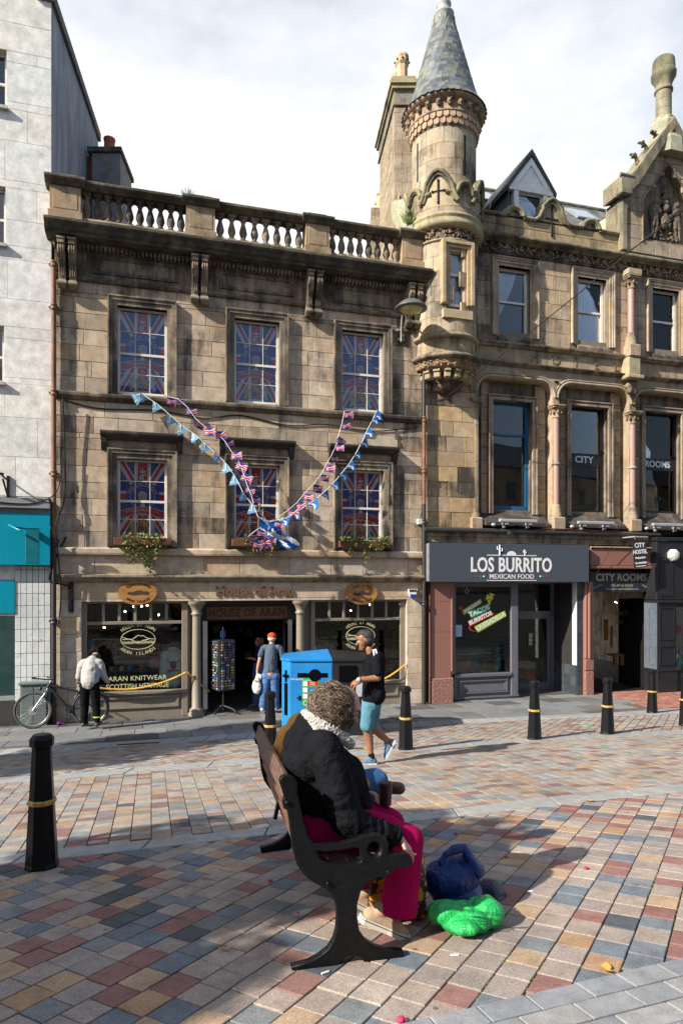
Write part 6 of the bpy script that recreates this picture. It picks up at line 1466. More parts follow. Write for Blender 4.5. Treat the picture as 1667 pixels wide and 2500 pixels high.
# upper wall colonnette and drop corbel
uu = U(1539, -.12); colonnette(uu, -.12, 9.35, 11.2, .085, None);
m = MB(); m.box(uu - .22, uu + .22, -.3, .1, 11.2, 11.36, 0, .02); m.build('pilaster_cap', STONE, bar, tint((.40, .35, .23), .35)); m = MB(); m.box(uu - .2, uu + .2, -.27, .1, 8.5, 9.0, 0, .03); m.box(uu - .26, uu + .26, -.34, .1, 8.42, 8.52, 0, .02); m.build('pilaster_block', STONE, bar, tint((.40, .35, .23), .35))
pr = [('e', (uu + random.uniform(-.12, .12), -.08 + random.uniform(-.08, .05), 8.36 - .055 * (i % 6)), (.07, .07, .06)) for i in range(22)]
blob('drop_corbel', pr, STONE, bar, .018, 2, color=tint((.25, .2, .14), .6))
m = MB(); uu2 = (arc[0][1] + arc[1][0]) / 2; m.lathe([(.045, -.02), (.06, -.01), (.06, .01)], (uu2, -.02, 8.22), 12); m.build('wall_boss', IRON, bar)
# gutter line, floodlights, fascia band
m = MB(); m.prism([(.0, 4.22), (-.16, 4.22), (-.2, 4.26), (-.2, 4.31), (-.15, 4.33), (0, 4.36)], 'x', BU0 + .0, U(1606, -.1)); m.tube([(BU0 + 2.3, -.18, 4.22), (BU0 + 2.3, -.25, 4.2)], .06, 12); m.build('gutter_ledge', mat('painted_lead', (.045, .045, .045), .5, dirt=.3), bar)
run(bar, 'fascia_stone', [(0, 3.98), (-.07, 3.98), (-.07, 4.10), (-.10, 4.13), (-.10, 4.22), (0, 4.22)], BU0 + .05, U(1606), 1.5, lambda: tint((.34, .27, .18), .55))
FLG = mat('floodlight_grey', (.42, .43, .44), .4, .3)
for px0, px1, py, lb in ((1217, 1309, 1271, 'slim grey floodlight bar on the sill under the left arched window'), (1408, 1496, 1276, 'slim grey floodlight bar on the sill under the middle arched window'), (1590, 1667, 1281, 'slim grey floodlight bar on the sill under the right arched window')):
 a, z_ = fp(px0, py, -.25); b = U(px1, -.25); m = MB(); m.box(a, b, -.31, -.22, z_ - .035, z_ + .045, 0, .015)
 for q in (a + .15, b - .25): m.box(q, q + .1, -.29, -.1, z_ - .09, z_ - .04); m.box(q + .03, q + .07, -.2, -.1, z_ - .16, z_ - .09)
 m.ell((a - .12, -.2, z_ - .1), (.06, .05, .045), 10, 7); o = m.build('floodlight', FLG); o.matrix_world = FM; tag(o, lb, 'floodlight', 'floodlights on the sills')
cable([(4.2, -.2, 4.5), (4.9, -.1, 4.38), (5.4, -.22, 4.14), (6.2, -.22, 4.12), (7.0, -.12, 4.3), (8.0, -.1, 4.4), (8.9, -.2, 4.3)], .009, 'tangle of thin black cable along the ledge below the arched windows')
cable([(5.3, -.2, 4.37), (6.5, -.2, 4.36), (7.8, -.2, 4.30), (8.3, -.22, 4.28)], .012, 'rusty orange cable clipped along the ledge', material=ORNG)
cable([(7.8, -.25, 4.25), (7.4, -.25, 3.95), (7.1, -.22, 3.5), (6.9, -.2, 3.2)], .006, 'thin stray cable dangling in front of the pink granite band')
# the overhead wires
cable([(2.15, -.1, ZZ(1045, 957, -.1)), (U(1100, -.1), -.05, ZZ(1100, 962, -.05))], .01, 'short black cable leaving the drainpipe')
def wpt(px, py, Y): return tuple(P3(px, py, Y))
for k, (a_, b_) in enumerate((((1094, 966, 16.2), (1740, 445, 12.5)), ((1516, 625, 13.9), (1740, 452, 12.4)))):
 pa, pb = Vector(wpt(*a_)), Vector(wpt(*b_)); cable([pa, pa.lerp(pb, .33) - Vector((0, 0, .05)), pa.lerp(pb, .66) - Vector((0, 0, .05)), pb], .011, ('long black wire crossing the turreted facade diagonally', 'short second strand of the diagonal wire near the gable')[k], 'wire', world=True)

# ------------------------------------------------------------ taco shop front
SLATEP = mat('slate_blue_sign', (.055, .068, .09), .55, var=.03, bst=0)
GREYP = mat('grey_frame_paint', (.12, .125, .15), .4, var=.05)
WHT_L = mat('white_letter', (.75, .75, .76), .5, var=.02, bst=0)
RGR = mat('polished_red_granite', (.27, .13, .105), .35, var=.2, vs=70, bs=250); RGRR = mat('rough_red_granite', (.30, .15, .12), .9, var=.3, vs=40, bs=25, bst=1.0, dist=.06)
fs = thing('shop_sign', 'wide slate-blue shop sign with white cactus logo and lettering over the taco shop', 'sign', FM)
fa, fb, fz0, fz1 = U(1048, -.25), U(1437, -.25), 2.99, 3.95
m = MB(); m.box(fa, fb, -.25, -.02, fz0, fz1, 0, .006); m.build('panel', SLATEP, fs); m = MB(); m.box(fa - .03, fa, -.25, -.02, fz0 + .02, fz1 - .02); m.build('side_trim', mat('alu_edge', (.5, .52, .55), .4, .6), fs)
uc, zl = fp(1249, 1380, -.25); m = MB(); text_on(m, 'LOS BURRITO', .50, uc, -.254, zl - .01, depth=.006, sx=.72, offset=.012, spacing=1.04)
u2, z2 = fp(1249, 1408, -.25); text_on(m, 'MEXICAN FOOD', .165, u2, -.254, z2, depth=.004, sx=1.02, offset=.001)
w3 = U(1309, -.25) - U(1188, -.25); zz = ZZ(1249, 1417, -.25); m.box(uc - w3 / 2, uc + w3 / 2, -.256, -.25, zz - .008, zz + .008)
zz = ZZ(1249, 1356, -.25); m.box(uc - w3 / 2, uc + w3 / 2, -.256, -.25, zz - .010, zz + .010)
for px, h, r in ((1219, .26, .022), (1280, .15, .014)):
 x = U(px, -.25); m.tube([(x, -.256, zz), (x, -.256, zz + h)], r, 6)
 for s_, q in ((-1, .55), (1, .4)): m.tube([(x, -.256, zz + h * q), (x + s_ * h * .26, -.256, zz + h * q), (x + s_ * h * .26, -.256, zz + h * (q + .3))], r * .7, 6)
x = U(1248, -.25); m.prism([(x + .13 * math.cos(t), zz + .01 + .10 * math.sin(t)) for t in [math.pi * i / 16 for i in range(17)]], 'y', -.256, -.25); m.prism([(x - .19 + .05 * i, zz + .03 + (.012 if i % 2 else 0)) for i in range(0)] or [(x - .3, zz), (x - .2, zz + .02), (x - .1, zz)], 'y', -.256, -.25)
m.build('lettering', WHT_L, fs)
for px, c in ((1164, (.35, .03, .06)), (1172, (.03, .22, .12)), (1180, (.75, .75, .75)), (1318, (.75, .75, .75)), (1326, (.03, .22, .12)), (1334, (.35, .03, .06))):
 x, z = fp(px, 1407, -.25); m = MB(); m.prism([(x + .022 * math.cos(t), z + .022 * math.sin(t)) for t in [.524 * i for i in range(12)]], 'y', -.256, -.25); m.build('dot', mat('dot', c, .5, bst=0), fs)
# pilasters and frame
p0, p1 = U(1050), U(1105); zr_ = ZZ(1075, 1654)
for za, zb in ((zr_, 1.75), (1.75, 2.5), (2.5, 2.99)): block(bar, p0, p1 - .07, za, zb, -.04, .1, 'granite_panel', RGR, (1, 1, 1, 1), .003, .004)
block(bar, p0, p1, -.05, zr_, -.08, .14, 'rock_faced_block', RGRR, (1, 1, 1, 1), .002, .03)
m = MB(); m.box(p0, p1, .02, .4, 0, 3.0); m.build('pier', RGR, bar); m = MB(); m.tube([(p1 - .045, -.03, zr_ + .15), (p1 - .045, -.03, 2.99)], .03, 10); m.tube([(p1 + .0, -.02, zr_ + .1), (p1 + .0, -.02, 2.99)], .02, 8); m.build('pilaster_moulding', RGR, bar)
q0, q1 = U(1422), U(1443)
m = MB()
for i, x in enumerate((q0 + .05, (q0 + q1) / 2, q1 - .05)): m.tube([(x, -.05 - .03 * (i == 1), zr_ + .35), (x, -.05 - .03 * (i == 1), 2.99)], .045, 10)
m.box(q0, q1, -.05, .4, 0, 3.0); m.build('pilaster', RGR, bar); block(bar, q0, q1 + .01, zr_ + .02, zr_ + .33, -.10, .14, 'granite_panel', RGR, (1, 1, 1, 1), .002, .02); block(bar, q0, q1 + .02, -.05, zr_ + .02, -.1, .14, 'rock_faced_block', RGRR, (1, 1, 1, 1), .002, .03)
s0, s1 = U(1106, .1), U(1262, .1); zg0, zg1 = ZZ(1180, 1643, .1), 2.95; zb_ = ZZ(1180, 1700, .1)
m = MB(); m.box(s0, s0 + .05, .06, .2, 0, zg1); m.box(s1 - .20, s1, .05, .22, 0, zg1 + .04, 0, .012); m.box(s0, s1 - .2, .07, .2, zg1 - .08, zg1 + .04); m.build('window_frame', GREYP, bar)
m = MB(); m.box(s0, s1 - .2, .02, .22, zg0 - .09, zg0, 0, .012); m.build('window_sill', GREYP, bar)
m = MB(); m.box(s0, s1 - .2, .10, .3, zb_, zg0 - .09); a, b = s0 + .15, s1 - .3
for t, w_ in ((0, .06), (.04, .08)): m.box(a + t, b - t, w_, .1, zg0 - .2 - t, zg0 - .17 - t); m.box(a + t, b - t, w_, .1, zb_ + .09 + t, zb_ + .12 + t); m.box(a + t, a + t + .03, w_, .1, zb_ + .12 + t, zg0 - .2 - t); m.box(b - t - .03, b - t, w_, .1, zb_ + .12 + t, zg0 - .2 - t)
m.box(s0, s1 + .02, .04, .3, zb_ - .03, zb_ + .01); m.build('stallriser', GREYP, bar)
DTILE = ramp_mat('dark_slate_tile', [(.045, .055, .065), (.055, .065, .072), (.04, .048, .06), (.065, .075, .08)], rough=.25, var=.15, bst=.1, spec=.5)
n = 7
for i in range(n): a = s0 + (s1 - s0) * i / n; block(bar, a, a + (s1 - s0) / n, -.03, zb_ - .03, .05, .05, 'tile', DTILE, (1, 1, 1, 1), .003, .003)
pane(bar, s0 + .05, s1 - .2, .12, zg0, zg1 - .08, SHOPGL, 'shop_pane')
# door in the recess, white return, tiles
DW_ = .95; d0, d1 = U(1262, .2), U(1350, DW_)
m = MB(); m.box(s1, s1 + .05, .2, DW_, 0, 2.99); m.box(s1, d1 + .05, DW_ - .02, DW_ + .06, 2.93, 3.0); m.box(s1, d1, .1, DW_, 2.96, 3.0)
ztr = ZZ(1300, 1494, DW_); dl = s1 + .1
m.box(dl, d1, DW_ - .03, DW_ + .05, ztr - .09, ztr + .02); m.box(d1 - .1, d1, DW_ - .03, DW_ + .05, 0, 2.95); m.box(dl - .05, dl + .03, DW_ - .03, DW_ + .05, 0, 2.95); m.build('door_frame', GREYP, bar)
m = MB(); e = ztr - .09; m.box(dl + .03, dl + .13, DW_, DW_ + .05, .02, e); m.box(d1 - .2, d1 - .1, DW_, DW_ + .05, .02, e); m.box(dl + .13, d1 - .2, DW_, DW_ + .05, .02, .22); m.box(dl + .13, d1 - .2, DW_, DW_ + .05, e - .1, e); dr = m.build('door', GREYP, bar)
pane(dr, dl + .13, d1 - .2, DW_ + .02, .22, e - .1, SHOPGL, 'door_pane'); pane(bar, dl + .03, d1 - .1, DW_ + .02, ztr + .02, 2.93, SHOPGL, 'shop_pane')
m = MB(); m.tube([(dl + .2, DW_ - .08, .6), (dl + .17, DW_ - .1, .9), (dl + .2, DW_ - .1, 1.6), (dl + .16, DW_ - .1, 2.0)], .018, 8); m.build('handle', mat('steel', (.6, .6, .6), .25, 1), dr)
m = MB(); x, z = fp(1295, 1550, DW_); m.box(x - .09, x + .09, DW_ - .0, DW_ + .004, z - .3, z + .05, 1); [m.box(x - .06, x + .05 - .02 * (i % 3), DW_ - .004, DW_, z - .27 + i * .035, z - .255 + i * .035) for i in range(8)]; text_on(m, 'OPEN', .05, x, DW_ - .004, z + .02); o = m.build('lettering', [WHT_L, BLKF], dr)
wr0, wr1 = d1, U(1406, .0); zt_ = ZZ(1380, 1619, .5)
m = MB(); m.add([(wr0 + .005, DW_, zt_), (wr1, .02, zt_), (wr1, .02, 2.96), (wr0 + .005, DW_, 2.96)], [(0, 1, 2, 3)]); m.box(wr1, U(1408), .0, .3, zt_, 2.99); m.build('white_return_wall', mat('white_render', (.72, .72, .72), .8, var=.05, bst=.3, bs=30), bar)
m = MB(); m.add([(wr0, DW_ + .012, -.1), (wr1, .032, -.1), (wr1, .032, 2.96), (wr0, DW_ + .012, 2.96)], [(0, 1, 2, 3)]); m.build('return_backing', PIPEB, bar)
# tiles along the slanted return, drawn as blocks turned with it
dv = Vector((wr1 - wr0, .02 - DW_)); L_ = dv.length; ang = math.atan2(dv.y, dv.x)
for r_ in range(3):
 for c_ in range(4):
  a = L_ * c_ / 4; z0_ = -.05 + (zt_ + .05) * r_ / 3; me, k = block_mesh(L_ / 4 - .008, (zt_ + .05) / 3 - .008, .02, 'tile', .003)
  if not me.materials: me.materials.append(DTILE)
  o = bpy.data.objects.new('tile', me); COL.objects.link(o); o.parent = bar; o.location = (wr0 + dv.x / L_ * (a + L_ / 8), DW_ + dv.y / L_ * (a + L_ / 8) - .0, z0_ + (zt_ + .05) / 6); o.rotation_euler = (0, 0, ang); o.scale = ((L_ / 4 - .008) / k[0], 1, ((zt_ + .05) / 3 - .008) / k[1])
t0, t1 = U(1407), U(1422); nz_ = 9
for i in range(nz_): block(bar, t0, t1, -.05 + 3.03 * i / nz_, -.05 + 3.03 * (i + 1) / nz_, -.01, .03, 'tile', DTILE, (1, 1, 1, 1), .004, .003)
m = MB(); m.box(t0, t1, .02, .3, 0, 3.0); m.build('tile_bed', PIPEB, bar)
# taco shop interior and window goods
m = MB(); m.box(s0, d1 + .5, 4.0, 4.05, 0, 3.0); m.box(s0 - .05, s0, .3, 4, 0, 3.0); m.box(d1 + .45, d1 + .5, 1.0, 4, 0, 3.0); m.box(s0, d1 + .5, .25, 4, 2.96, 3.0); m.build('interior_wall', mat('grey_room', (.085, .09, .095), .8), bar)
m = MB(); m.box(s0, d1 + .5, .2, 4, -.03, .015); m.build('shop_floor', FLOORM, bar)
m = MB(); m.box(s0 + .06, s1 - .25, .28, 1.0, zg0 - .15, zg0 - .1); m.box(s0 + .06, s1 - .25, 1.0, 1.04, zg0 - .1, zg0 + .55); m.build('display_shelf', mat('pale_shelf', (.28, .32, .36), .6), bar)
def stick(verts, px, py, w_, k): return [(fp(x, y, w_)) for x, y in verts]
t_ = thing('window_sticker', 'bright stack of tilted food-word stickers on the taco shop window', 'sticker', FM)
SM = {n_: mat('sticker_' + n_, c, .5, var=.04, bst=0) for n_, c in (('lime', (.42, .50, .02)), ('green', (.01, .30, .08)), ('red', (.42, .02, .03)), ('pale', (.60, .70, .72)), ('yellow', (.60, .60, .05)))}
def strp(name, quad, mk, word, sz, kw=1.0):
 P = [fp(*(1100 + x / 7.35, 1400 + y / 7.35), .115) for x, y in quad]; m = MB(); m.prism(P, 'y', .112, .116, 0)
 c = (sum(p[0] for p in P) / 4, sum(p[1] for p in P) / 4); ang = math.atan2(P[1][1] - P[0][1], P[1][0] - P[0][0]); text_on(m, word, sz, c[0], .108, c[1], 1, rot=ang, offset=.006, sx=kw, depth=.002); m.build(name, [SM[mk], SM['pale']], t_)
strp('strip', [(200, 670), (535, 455), (555, 525), (235, 745)], 'lime', 'NACHOS', .115, 1.0); strp('strip', [(310, 690), (655, 545), (705, 650), (365, 805)], 'green', 'TACOS', .17, 1.1)
strp('strip', [(290, 860), (700, 665), (780, 730), (345, 955)], 'red', 'BURRITOS', .15, 1.0); strp('strip', [(415, 960), (965, 665), (995, 765), (485, 1060)], 'lime', 'QUESADILLA', .155, 1.0)
for q in ([(620, 465), (655, 365), (705, 420), (690, 465)], [(685, 345), (795, 380), (715, 410)], [(690, 400), (750, 400), (755, 470), (690, 465)], [(650, 475), (725, 475), (690, 580)]):
 P = [fp(1100 + x / 7.35, 1400 + y / 7.35, .115) for x, y in q]; m = MB(); m.prism(P, 'y', .110, .114); m.build('nacho_chip', SM['yellow'], t_)
m = MB(); c = fp(1124, 1484, .115); m.prism([(c[0] + .05 * math.cos(t), c[1] + .05 * math.sin(t)) for t in [.52 * i for i in range(12)]], 'y', .109, .112); m.tube([fp(1100 + x / 7.35, 1400 + y / 7.35)[:1] + (.11,) + fp(1100 + x / 7.35, 1400 + y / 7.35)[1:] for x, y in ((365, 960), (385, 1010), (430, 1040), (485, 1045))], [.018, .02, .018, .006], 6); m.build('chilli', SM['red'], t_)
m = MB(); c = fp(1139, 1443, .115)
P = [(c[0] + r * math.sin(t), c[1] + r * math.cos(t)) for t, r in [(math.pi * i / 5, .085 if i % 2 == 0 else .036) for i in range(10)]]; m.tube([(x, .112, z) for x, z in P + P[:1]], .009, 5, smooth=False); m.build('star', mat('silver_line', (.4, .42, .44), .5), t_)
o = MB(); a_, b_ = fp(1108, 1526, .115), fp(1127, 1554, .115); o.box(a_[0], b_[0], .11, .113, b_[1], a_[1]); o = o.build('notice', mat('pale_blue_notice', (.35, .47, .62), .6)); o.matrix_world = FM; tag(o, 'small pale blue paper notice at the left edge of the taco shop window', 'notice')
m = MB(); za, zb = ZZ(1180, 1555, .115), ZZ(1180, 1610, .115)
for i in range(7): z = za - (za - zb) * i / 6.5; m.box(s0 + .06, s1 - .21, .113, .114, z - .055, z)
o = m.build('frosted_bands', glass_mat('frost', (.72, .78, .80), .8, 1.3, .5)); o.matrix_world = FM; tag(o, 'frosted horizontal bands across the taco shop window glass', 'window film')
# pinata, cactus, rainbow
x = U(1213, .5); sh = zg0 - .1
t_ = thing('pinata', 'turquoise fringed donkey figure standing in the taco shop window', 'figurine', FM)
TQ, YE, RD, GN = mat('turquoise_paper', (.0, .30, .36), .8, vs=40, var=.3), SM['yellow'], SM['red'], mat('cactus_green', (.03, .14, .05), .8)
m = MB(); m.lathe([(.09, .1), (.11, .16), (.12, .26), (.11, .36), (.09, .46), (.08, .55)], (x, .5, sh), 14, smooth=False); m.build('body', TQ, t_); m = MB(); m.lathe([(.06, .55), (.085, .62), (.07, .70)], (x - .02, .46, sh), 12, smooth=False); m.tube([(x - .04, .5, sh + .68), (x - .05, .5, sh + .80)], [.025, .01], 6); m.tube([(x + .02, .5, sh + .68), (x + .03, .5, sh + .80)], [.025, .01], 6); m.build('head', TQ, t_)
m = MB(); m.lathe([(.113, .33), (.118, .36)], (x, .5, sh), 14); m.build('sash', RD, t_)
m = MB(); [m.box(x + a, x + a + .035, .47, .53, sh, sh + .12) for a in (-.08, -.03, .03, .07)]; m.build('legs', TQ, t_)
x = U(1178, .45); t_ = thing('cactus_figure', 'green toy cactus in a yellow pot in the taco shop window', 'cactus', FM)
m = MB(); m.lathe([(.04, .1), (.05, .2), (.05, .45), (.02, .5)], (x, .45, sh), 12); m.tube([(x, .45, sh + .25), (x - .09, .45, sh + .27), (x - .09, .45, sh + .38)], .028, 8); m.tube([(x, .45, sh + .2), (x + .09, .45, sh + .22), (x + .09, .45, sh + .36)], .028, 8); m.build('stem', GN, t_); m = MB(); m.lathe([(.045, 0), (.06, .12), (.05, .12)], (x, .45, sh), 12); m.build('pot', YE, t_)
x = U(1129, .4); t_ = thing('rainbow_sign', 'round red-rimmed rainbow sign behind a small cactus in the taco shop window corner', 'sign', FM)
for k, (r, c) in enumerate(((.24, (.6, .62, .65)), (.215, (.35, .05, .08)), (.17, (.5, .3, .1)), (.12, (.3, .12, .2)))):
 m = MB(); m.prism([(x + r * math.cos(t), sh + .33 + r * .85 * math.sin(t)) for t in [6.2832 * i / 24 for i in range(24)]], 'y', .44 - k * .008, .46); m.build('disc', mat('rainbow', c, .6), t_)
# ------------------------------------------------------------ hostel entrance and black shopfront
h0, h1 = U(1440, -.1), U(1604, -.1)
m = MB(); m.box(h0, h1, -.1, .3, 3.42, 3.88, 0, .02); m.box(h0, h1, -.14, .3, 3.35, 3.42, 0, .01); m.build('granite_header', RGR, bar)
m = MB(); m.tube([(h0 + (h1 - h0) * i / 60, -.12 + .012 * (i % 2), 3.91) for i in range(61)], [.02 if i % 2 else .032 for i in range(61)], 6); m.build('rope_moulding', STONE, bar, tint((.35, .28, .2), .4))
t_ = thing('hostel_sign', 'dim dark blue name board with cream capitals over the dark hostel passage', 'sign', FM)
a, b = U(1439, .05), U(1594, .05); z0_, z1_ = ZZ(1516, 1445, .05), ZZ(1516, 1397, .05); c_ = (a + b) / 2
m = MB(); m.box(a, b, .05, .09, z0_, z1_); m.build('board', mat('navy_board', (.02, .025, .04), .5), t_)
CRM = mat('cream_letter', (.42, .40, .30), .6, bst=0); m = MB(); text_on(m, 'CITY ROOMS', .27, c_ - .02, .046, z1_ - .15, offset=.006, sx=1.02); text_on(m, 'TEL: 01463 221225', .085, c_, .046, z0_ + .17, sx=1.05); text_on(m, 'Email: cityroomsinverness@yahoo.com', .065, c_, .046, z0_ + .08, sx=1.0); text_on(m, 'Backpackers', .065, a + .22, .046, z0_ + .15, rot=.35); text_on(m, 'Backpackers', .065, b - .22, .046, z0_ + .13, rot=-.35); m.build('lettering', CRM, t_)
m = MB(); m.box(h0 + .2, h0 + .23, .05, .07, z1_, 3.36); m.box(c_, c_ + .03, .05, .07, z1_, 3.36); o = m.build('hanger', IRON, t_)
t_ = thing('hanging_sign', 'small black double-sided hostel sign with white lettering hanging from a bar', 'sign', FM)
ca, za = fp(1548, 1333, -.6); ce, ze = fp(1576, 1386, -.6)
m = MB(); M = Matrix.Translation(((U(1561, -.6)), -.6, ZZ(1561, 1353, -.6))) @ Matrix.Rotation(RAD(-5), 4, 'Y'); m.T = M; m.box(-.21, .21, -.012, .012, -.35, .35, 0, .004); m.build('panel', mat('sign_black', (.02, .02, .024), .4), t_)
m = MB()
for wd_, sz, z, k in (('CITY', .17, .23, .85), ('HOSTEL', .155, .06, .8), ('Backpackers', .07, -.09, .9), ('TEL. 01463 221225', .062, -.23, .72), ('cityroomsinverness@yahoo.com', .03, -.31, .8)):
 add_mesh(m, text_mesh(wd_, sz, .003, .003, k), M @ Matrix.Translation((0, -.014, z)) @ UP)
m.build('lettering', WHT_L, t_); m = MB(); ux_ = U(1561, -.6); zz_ = ZZ(1561, 1312, -.6); m.box(ux_ - .2, ux_ + .2, -.66, -.0, zz_, zz_ + .03); [m.tube([(ux_ + s_ * .15, -.6, zz_), (ux_ + s_ * .16, -.6, zz_ - .05)], .008, 6) for s_ in (-1, 1)]; m.build('bar', FLG, t_)
# dark passage behind, bar counter glow
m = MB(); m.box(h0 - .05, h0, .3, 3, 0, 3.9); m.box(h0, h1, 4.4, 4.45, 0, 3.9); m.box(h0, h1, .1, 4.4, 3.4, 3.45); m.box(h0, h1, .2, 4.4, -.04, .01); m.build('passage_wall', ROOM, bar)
BRN = wood_mat('counter_wood', (.34, .19, .08), (.22, .11, .05)); x0 = U(1555, 2);
t_ = thing('counter', 'wooden bar counter and drawers dimly seen inside the hostel doorway', 'counter', FM)
xa, za = fp(1545, 1573, 1.2); xb, zb = fp(1588, 1597, 1.2); m = MB(); m.box(xa, xb, 1.2, 1.5, zb, za, 0, .01); m.box(xa + .2, xb - .03, 1.19, 1.2, zb + .03, zb + .12); m.box(xa + .2, xb - .03, 1.19, 1.2, zb + .15, zb + .23); m.build('drawers', BRN, t_)
xa, za = fp(1497, 1598, 1.3); m = MB(); m.box(xa, xb + .1, 1.25, 1.6, za - .05, za + .0); [m.box(xa + q, xa + q + .08, 1.27, 1.35, .55, za - .05) for q in (0, .25, .5, .72, .95)]; m.build('table_frame', BRN, t_)
m = MB(); x, z = fp(1563, 1568, 1.3); m.lathe([(.06, 0), (.11, .12), (.12, .16), (.10, .14), (.05, .02)], (x, 1.35, z - .1), 16); place('pale round bowl standing on the dim bar counter', 'bowl', 'bowl', m, mat('bowl_white', (.3, .3, .28), .5))
AMB = mat('amber_panel', (.36, .20, .05), .7)
for px0, px1, py0, py1 in ((1475, 1484, 1512, 1563), (1491, 1495, 1527, 1580)):
 m = MB(); a_, b_ = fp(px0, py0, 1.8), fp(px1, py1, 1.8); m.box(a_[0], b_[0], 1.8, 1.84, b_[1], a_[1]); place(('broad' if px0 == 1475 else 'narrow') + ' amber wooden post inside the hostel doorway, ' + ('left of its pair' if px0 == 1475 else 'beside the counter'), 'post', 'door_post', m, AMB, 'amber posts')
m = MB(); text_on(m, 'BATHE', .17, fp(1524, 1497, 1.1)[0], 1.1, fp(1524, 1497, 1.1)[1], shear=.3, rot=.05); text_on(m, 'IN THE', .08, fp(1500, 1496, 1.1)[0], 1.1, fp(1500, 1496, 1.1)[1], shear=.3); text_on(m, 'COLA', .13, fp(1507, 1519, 1.1)[0], 1.1, fp(1507, 1519, 1.1)[1], shear=.3); place('faint amber handwritten lettering on the glass inside the dark doorway', 'lettering', 'lettering', m, mat('amber_letter', (.25, .15, .04), .6))
for px, py, lb in ((1502, 1470, 'leftmost lit strip lamp on the dim ceiling inside the hostel doorway'), (1514, 1471, 'second lit strip lamp from the left inside the dim hostel doorway'), (1545, 1466, 'highest lit strip lamp inside the dim hostel doorway, right of a close pair'), (1569, 1483, 'small lit lamp furthest right inside the dim hostel doorway')):
 u_, z_ = fp(px, py, 2.2); m = MB(); m.tube([(u_ - .04, 2.2, z_ + .02), (u_ + .04, 2.2, z_ - .02)], .014, 8); m.tube([(u_ - .04, 2.2, z_ + .02), (u_ - .045, 2.2, z_ + .0225)], .018, 8, 1); place(lb, 'lamp', 'ceiling_lamp', m, [BULB, INTER], 'strip lamps in the hostel doorway')
bs_ = thing('black_shopfront', 'glossy black panelled shopfront at the right edge with white octagonal alarm box above', 'shopfront', FM)
BLK = mat('gloss_black_paint', (.018, .019, .023), .28, var=.2, dirt=.1); BGY = mat('worn_blue_grey_paint', (.10, .12, .15), .4, var=.15, dirt=.2)
k0 = U(1604, -.3); k1 = U(1650, -.3)
m = MB(); m.box(k0 - .05, 13.5, -.32, .2, 2.5, 4.1, 0, .02); m.box(k0 - .08, 13.5, -.36, .2, 4.1, 4.2, 0, .01); m.box(k0 - .02, 13.5, -.35, .2, 2.42, 2.5, 0, .01); m.box(k0 + .05, k0 + .5, -.335, -.32, 2.6, 3.6, 0, .01); m.build('fascia', BLK, bs_)
m = MB(); m.box(k0, k1, -.3, .2, 0, 2.42, 0, .01); zc_ = ZZ(1627, 1637, -.3)
m.box(k0 - .03, k1 + .03, -.34, .2, zc_ - .02, zc_ + .04, 0, .01); m.box(k0 - .015, k1 + .015, -.32, .2, 0, zc_ - .02, 0, .005)
for z0_, z1_ in ((zc_ + .15, 1.25), (1.42, 2.3)):
 for t in (0,): m.box(k0 + .06, k1 - .06, -.318, -.3, z0_, z0_ + .025); m.box(k0 + .06, k1 - .06, -.318, -.3, z1_ - .025, z1_); m.box(k0 + .06, k0 + .085, -.318, -.3, z0_ + .025, z1_ - .025); m.box(k1 - .085, k1 - .06, -.318, -.3, z0_ + .025, z1_ - .025)
m.build('pilaster', BLK, bs_)
m = MB(); m.box(k0 - .012, k0, -.28, .2, .0, 3.1, 0, .004)
for z0_, z1_ in ((zc_ + .15, 1.25), (1.42, 2.3)): m.box(k0 - .025, k0 - .012, -.24, -.22, z0_, z1_); m.box(k0 - .025, k0 - .012, -.02, .0, z0_, z1_); m.box(k0 - .025, k0 - .012, -.22, -.02, z0_, z0_ + .02); m.box(k0 - .025, k0 - .012, -.22, -.02, z1_ - .02, z1_)
m.build('pilaster_side', BGY, bs_)
m = MB(); m.box(k1, 13.5, -.15, .2, 0, .55); m.box(k1, 13.5, -.1, .2, 2.3, 2.42); m.build('stallriser', BLK, bs_); pane(bs_, k1, 13.5, -.1, .55, 2.3, SHOPGL, 'shop_pane'); m = MB(); m.box(k1, 13.5, 1.5, 1.55, 0, 2.5); m.box(k0 + .2, k0 + .25, .2, 1.5, 0, 2.5); m.build('interior_wall', ROOM, bs_)
for px0, px1, py0, py1, c in ((1648, 1661, 1527, 1545, (.25, .02, .06)), (1656, 1664, 1607, 1615, (.02, .3, .08)), (1651, 1660, 1617, 1627, (.0, .25, .4)), (1657, 1664, 1585, 1595, (.15, .13, .3)), (1647, 1655, 1597, 1607, (.35, .33, .33))):
 m = MB(); a_, b_ = fp(px0, py0, -.11), fp(px1, py1, -.11); m.box(a_[0], b_[0], -.112, -.108, b_[1], a_[1]); m.build('sticker', mat('shop_sticker', c, .5), bs_)
m = MB(); x, z = fp(1649, 1355, -.45); m.T = Matrix.Translation((x, -.32, z)) @ Matrix.Rotation(RAD(90), 4, 'X'); m.lathe([(.17, 0), (.17, .06), (.13, .13), (.06, .15)], (0, 0, 0), 8, smooth=False, a0=.39, a1=.39 + 2 * math.pi); m.T = None
o = m.build('alarm_box', mat('cream_alarm', (.66, .66, .6), .4)); o.parent = bs_
o['label'] = 'white octagonal alarm box'
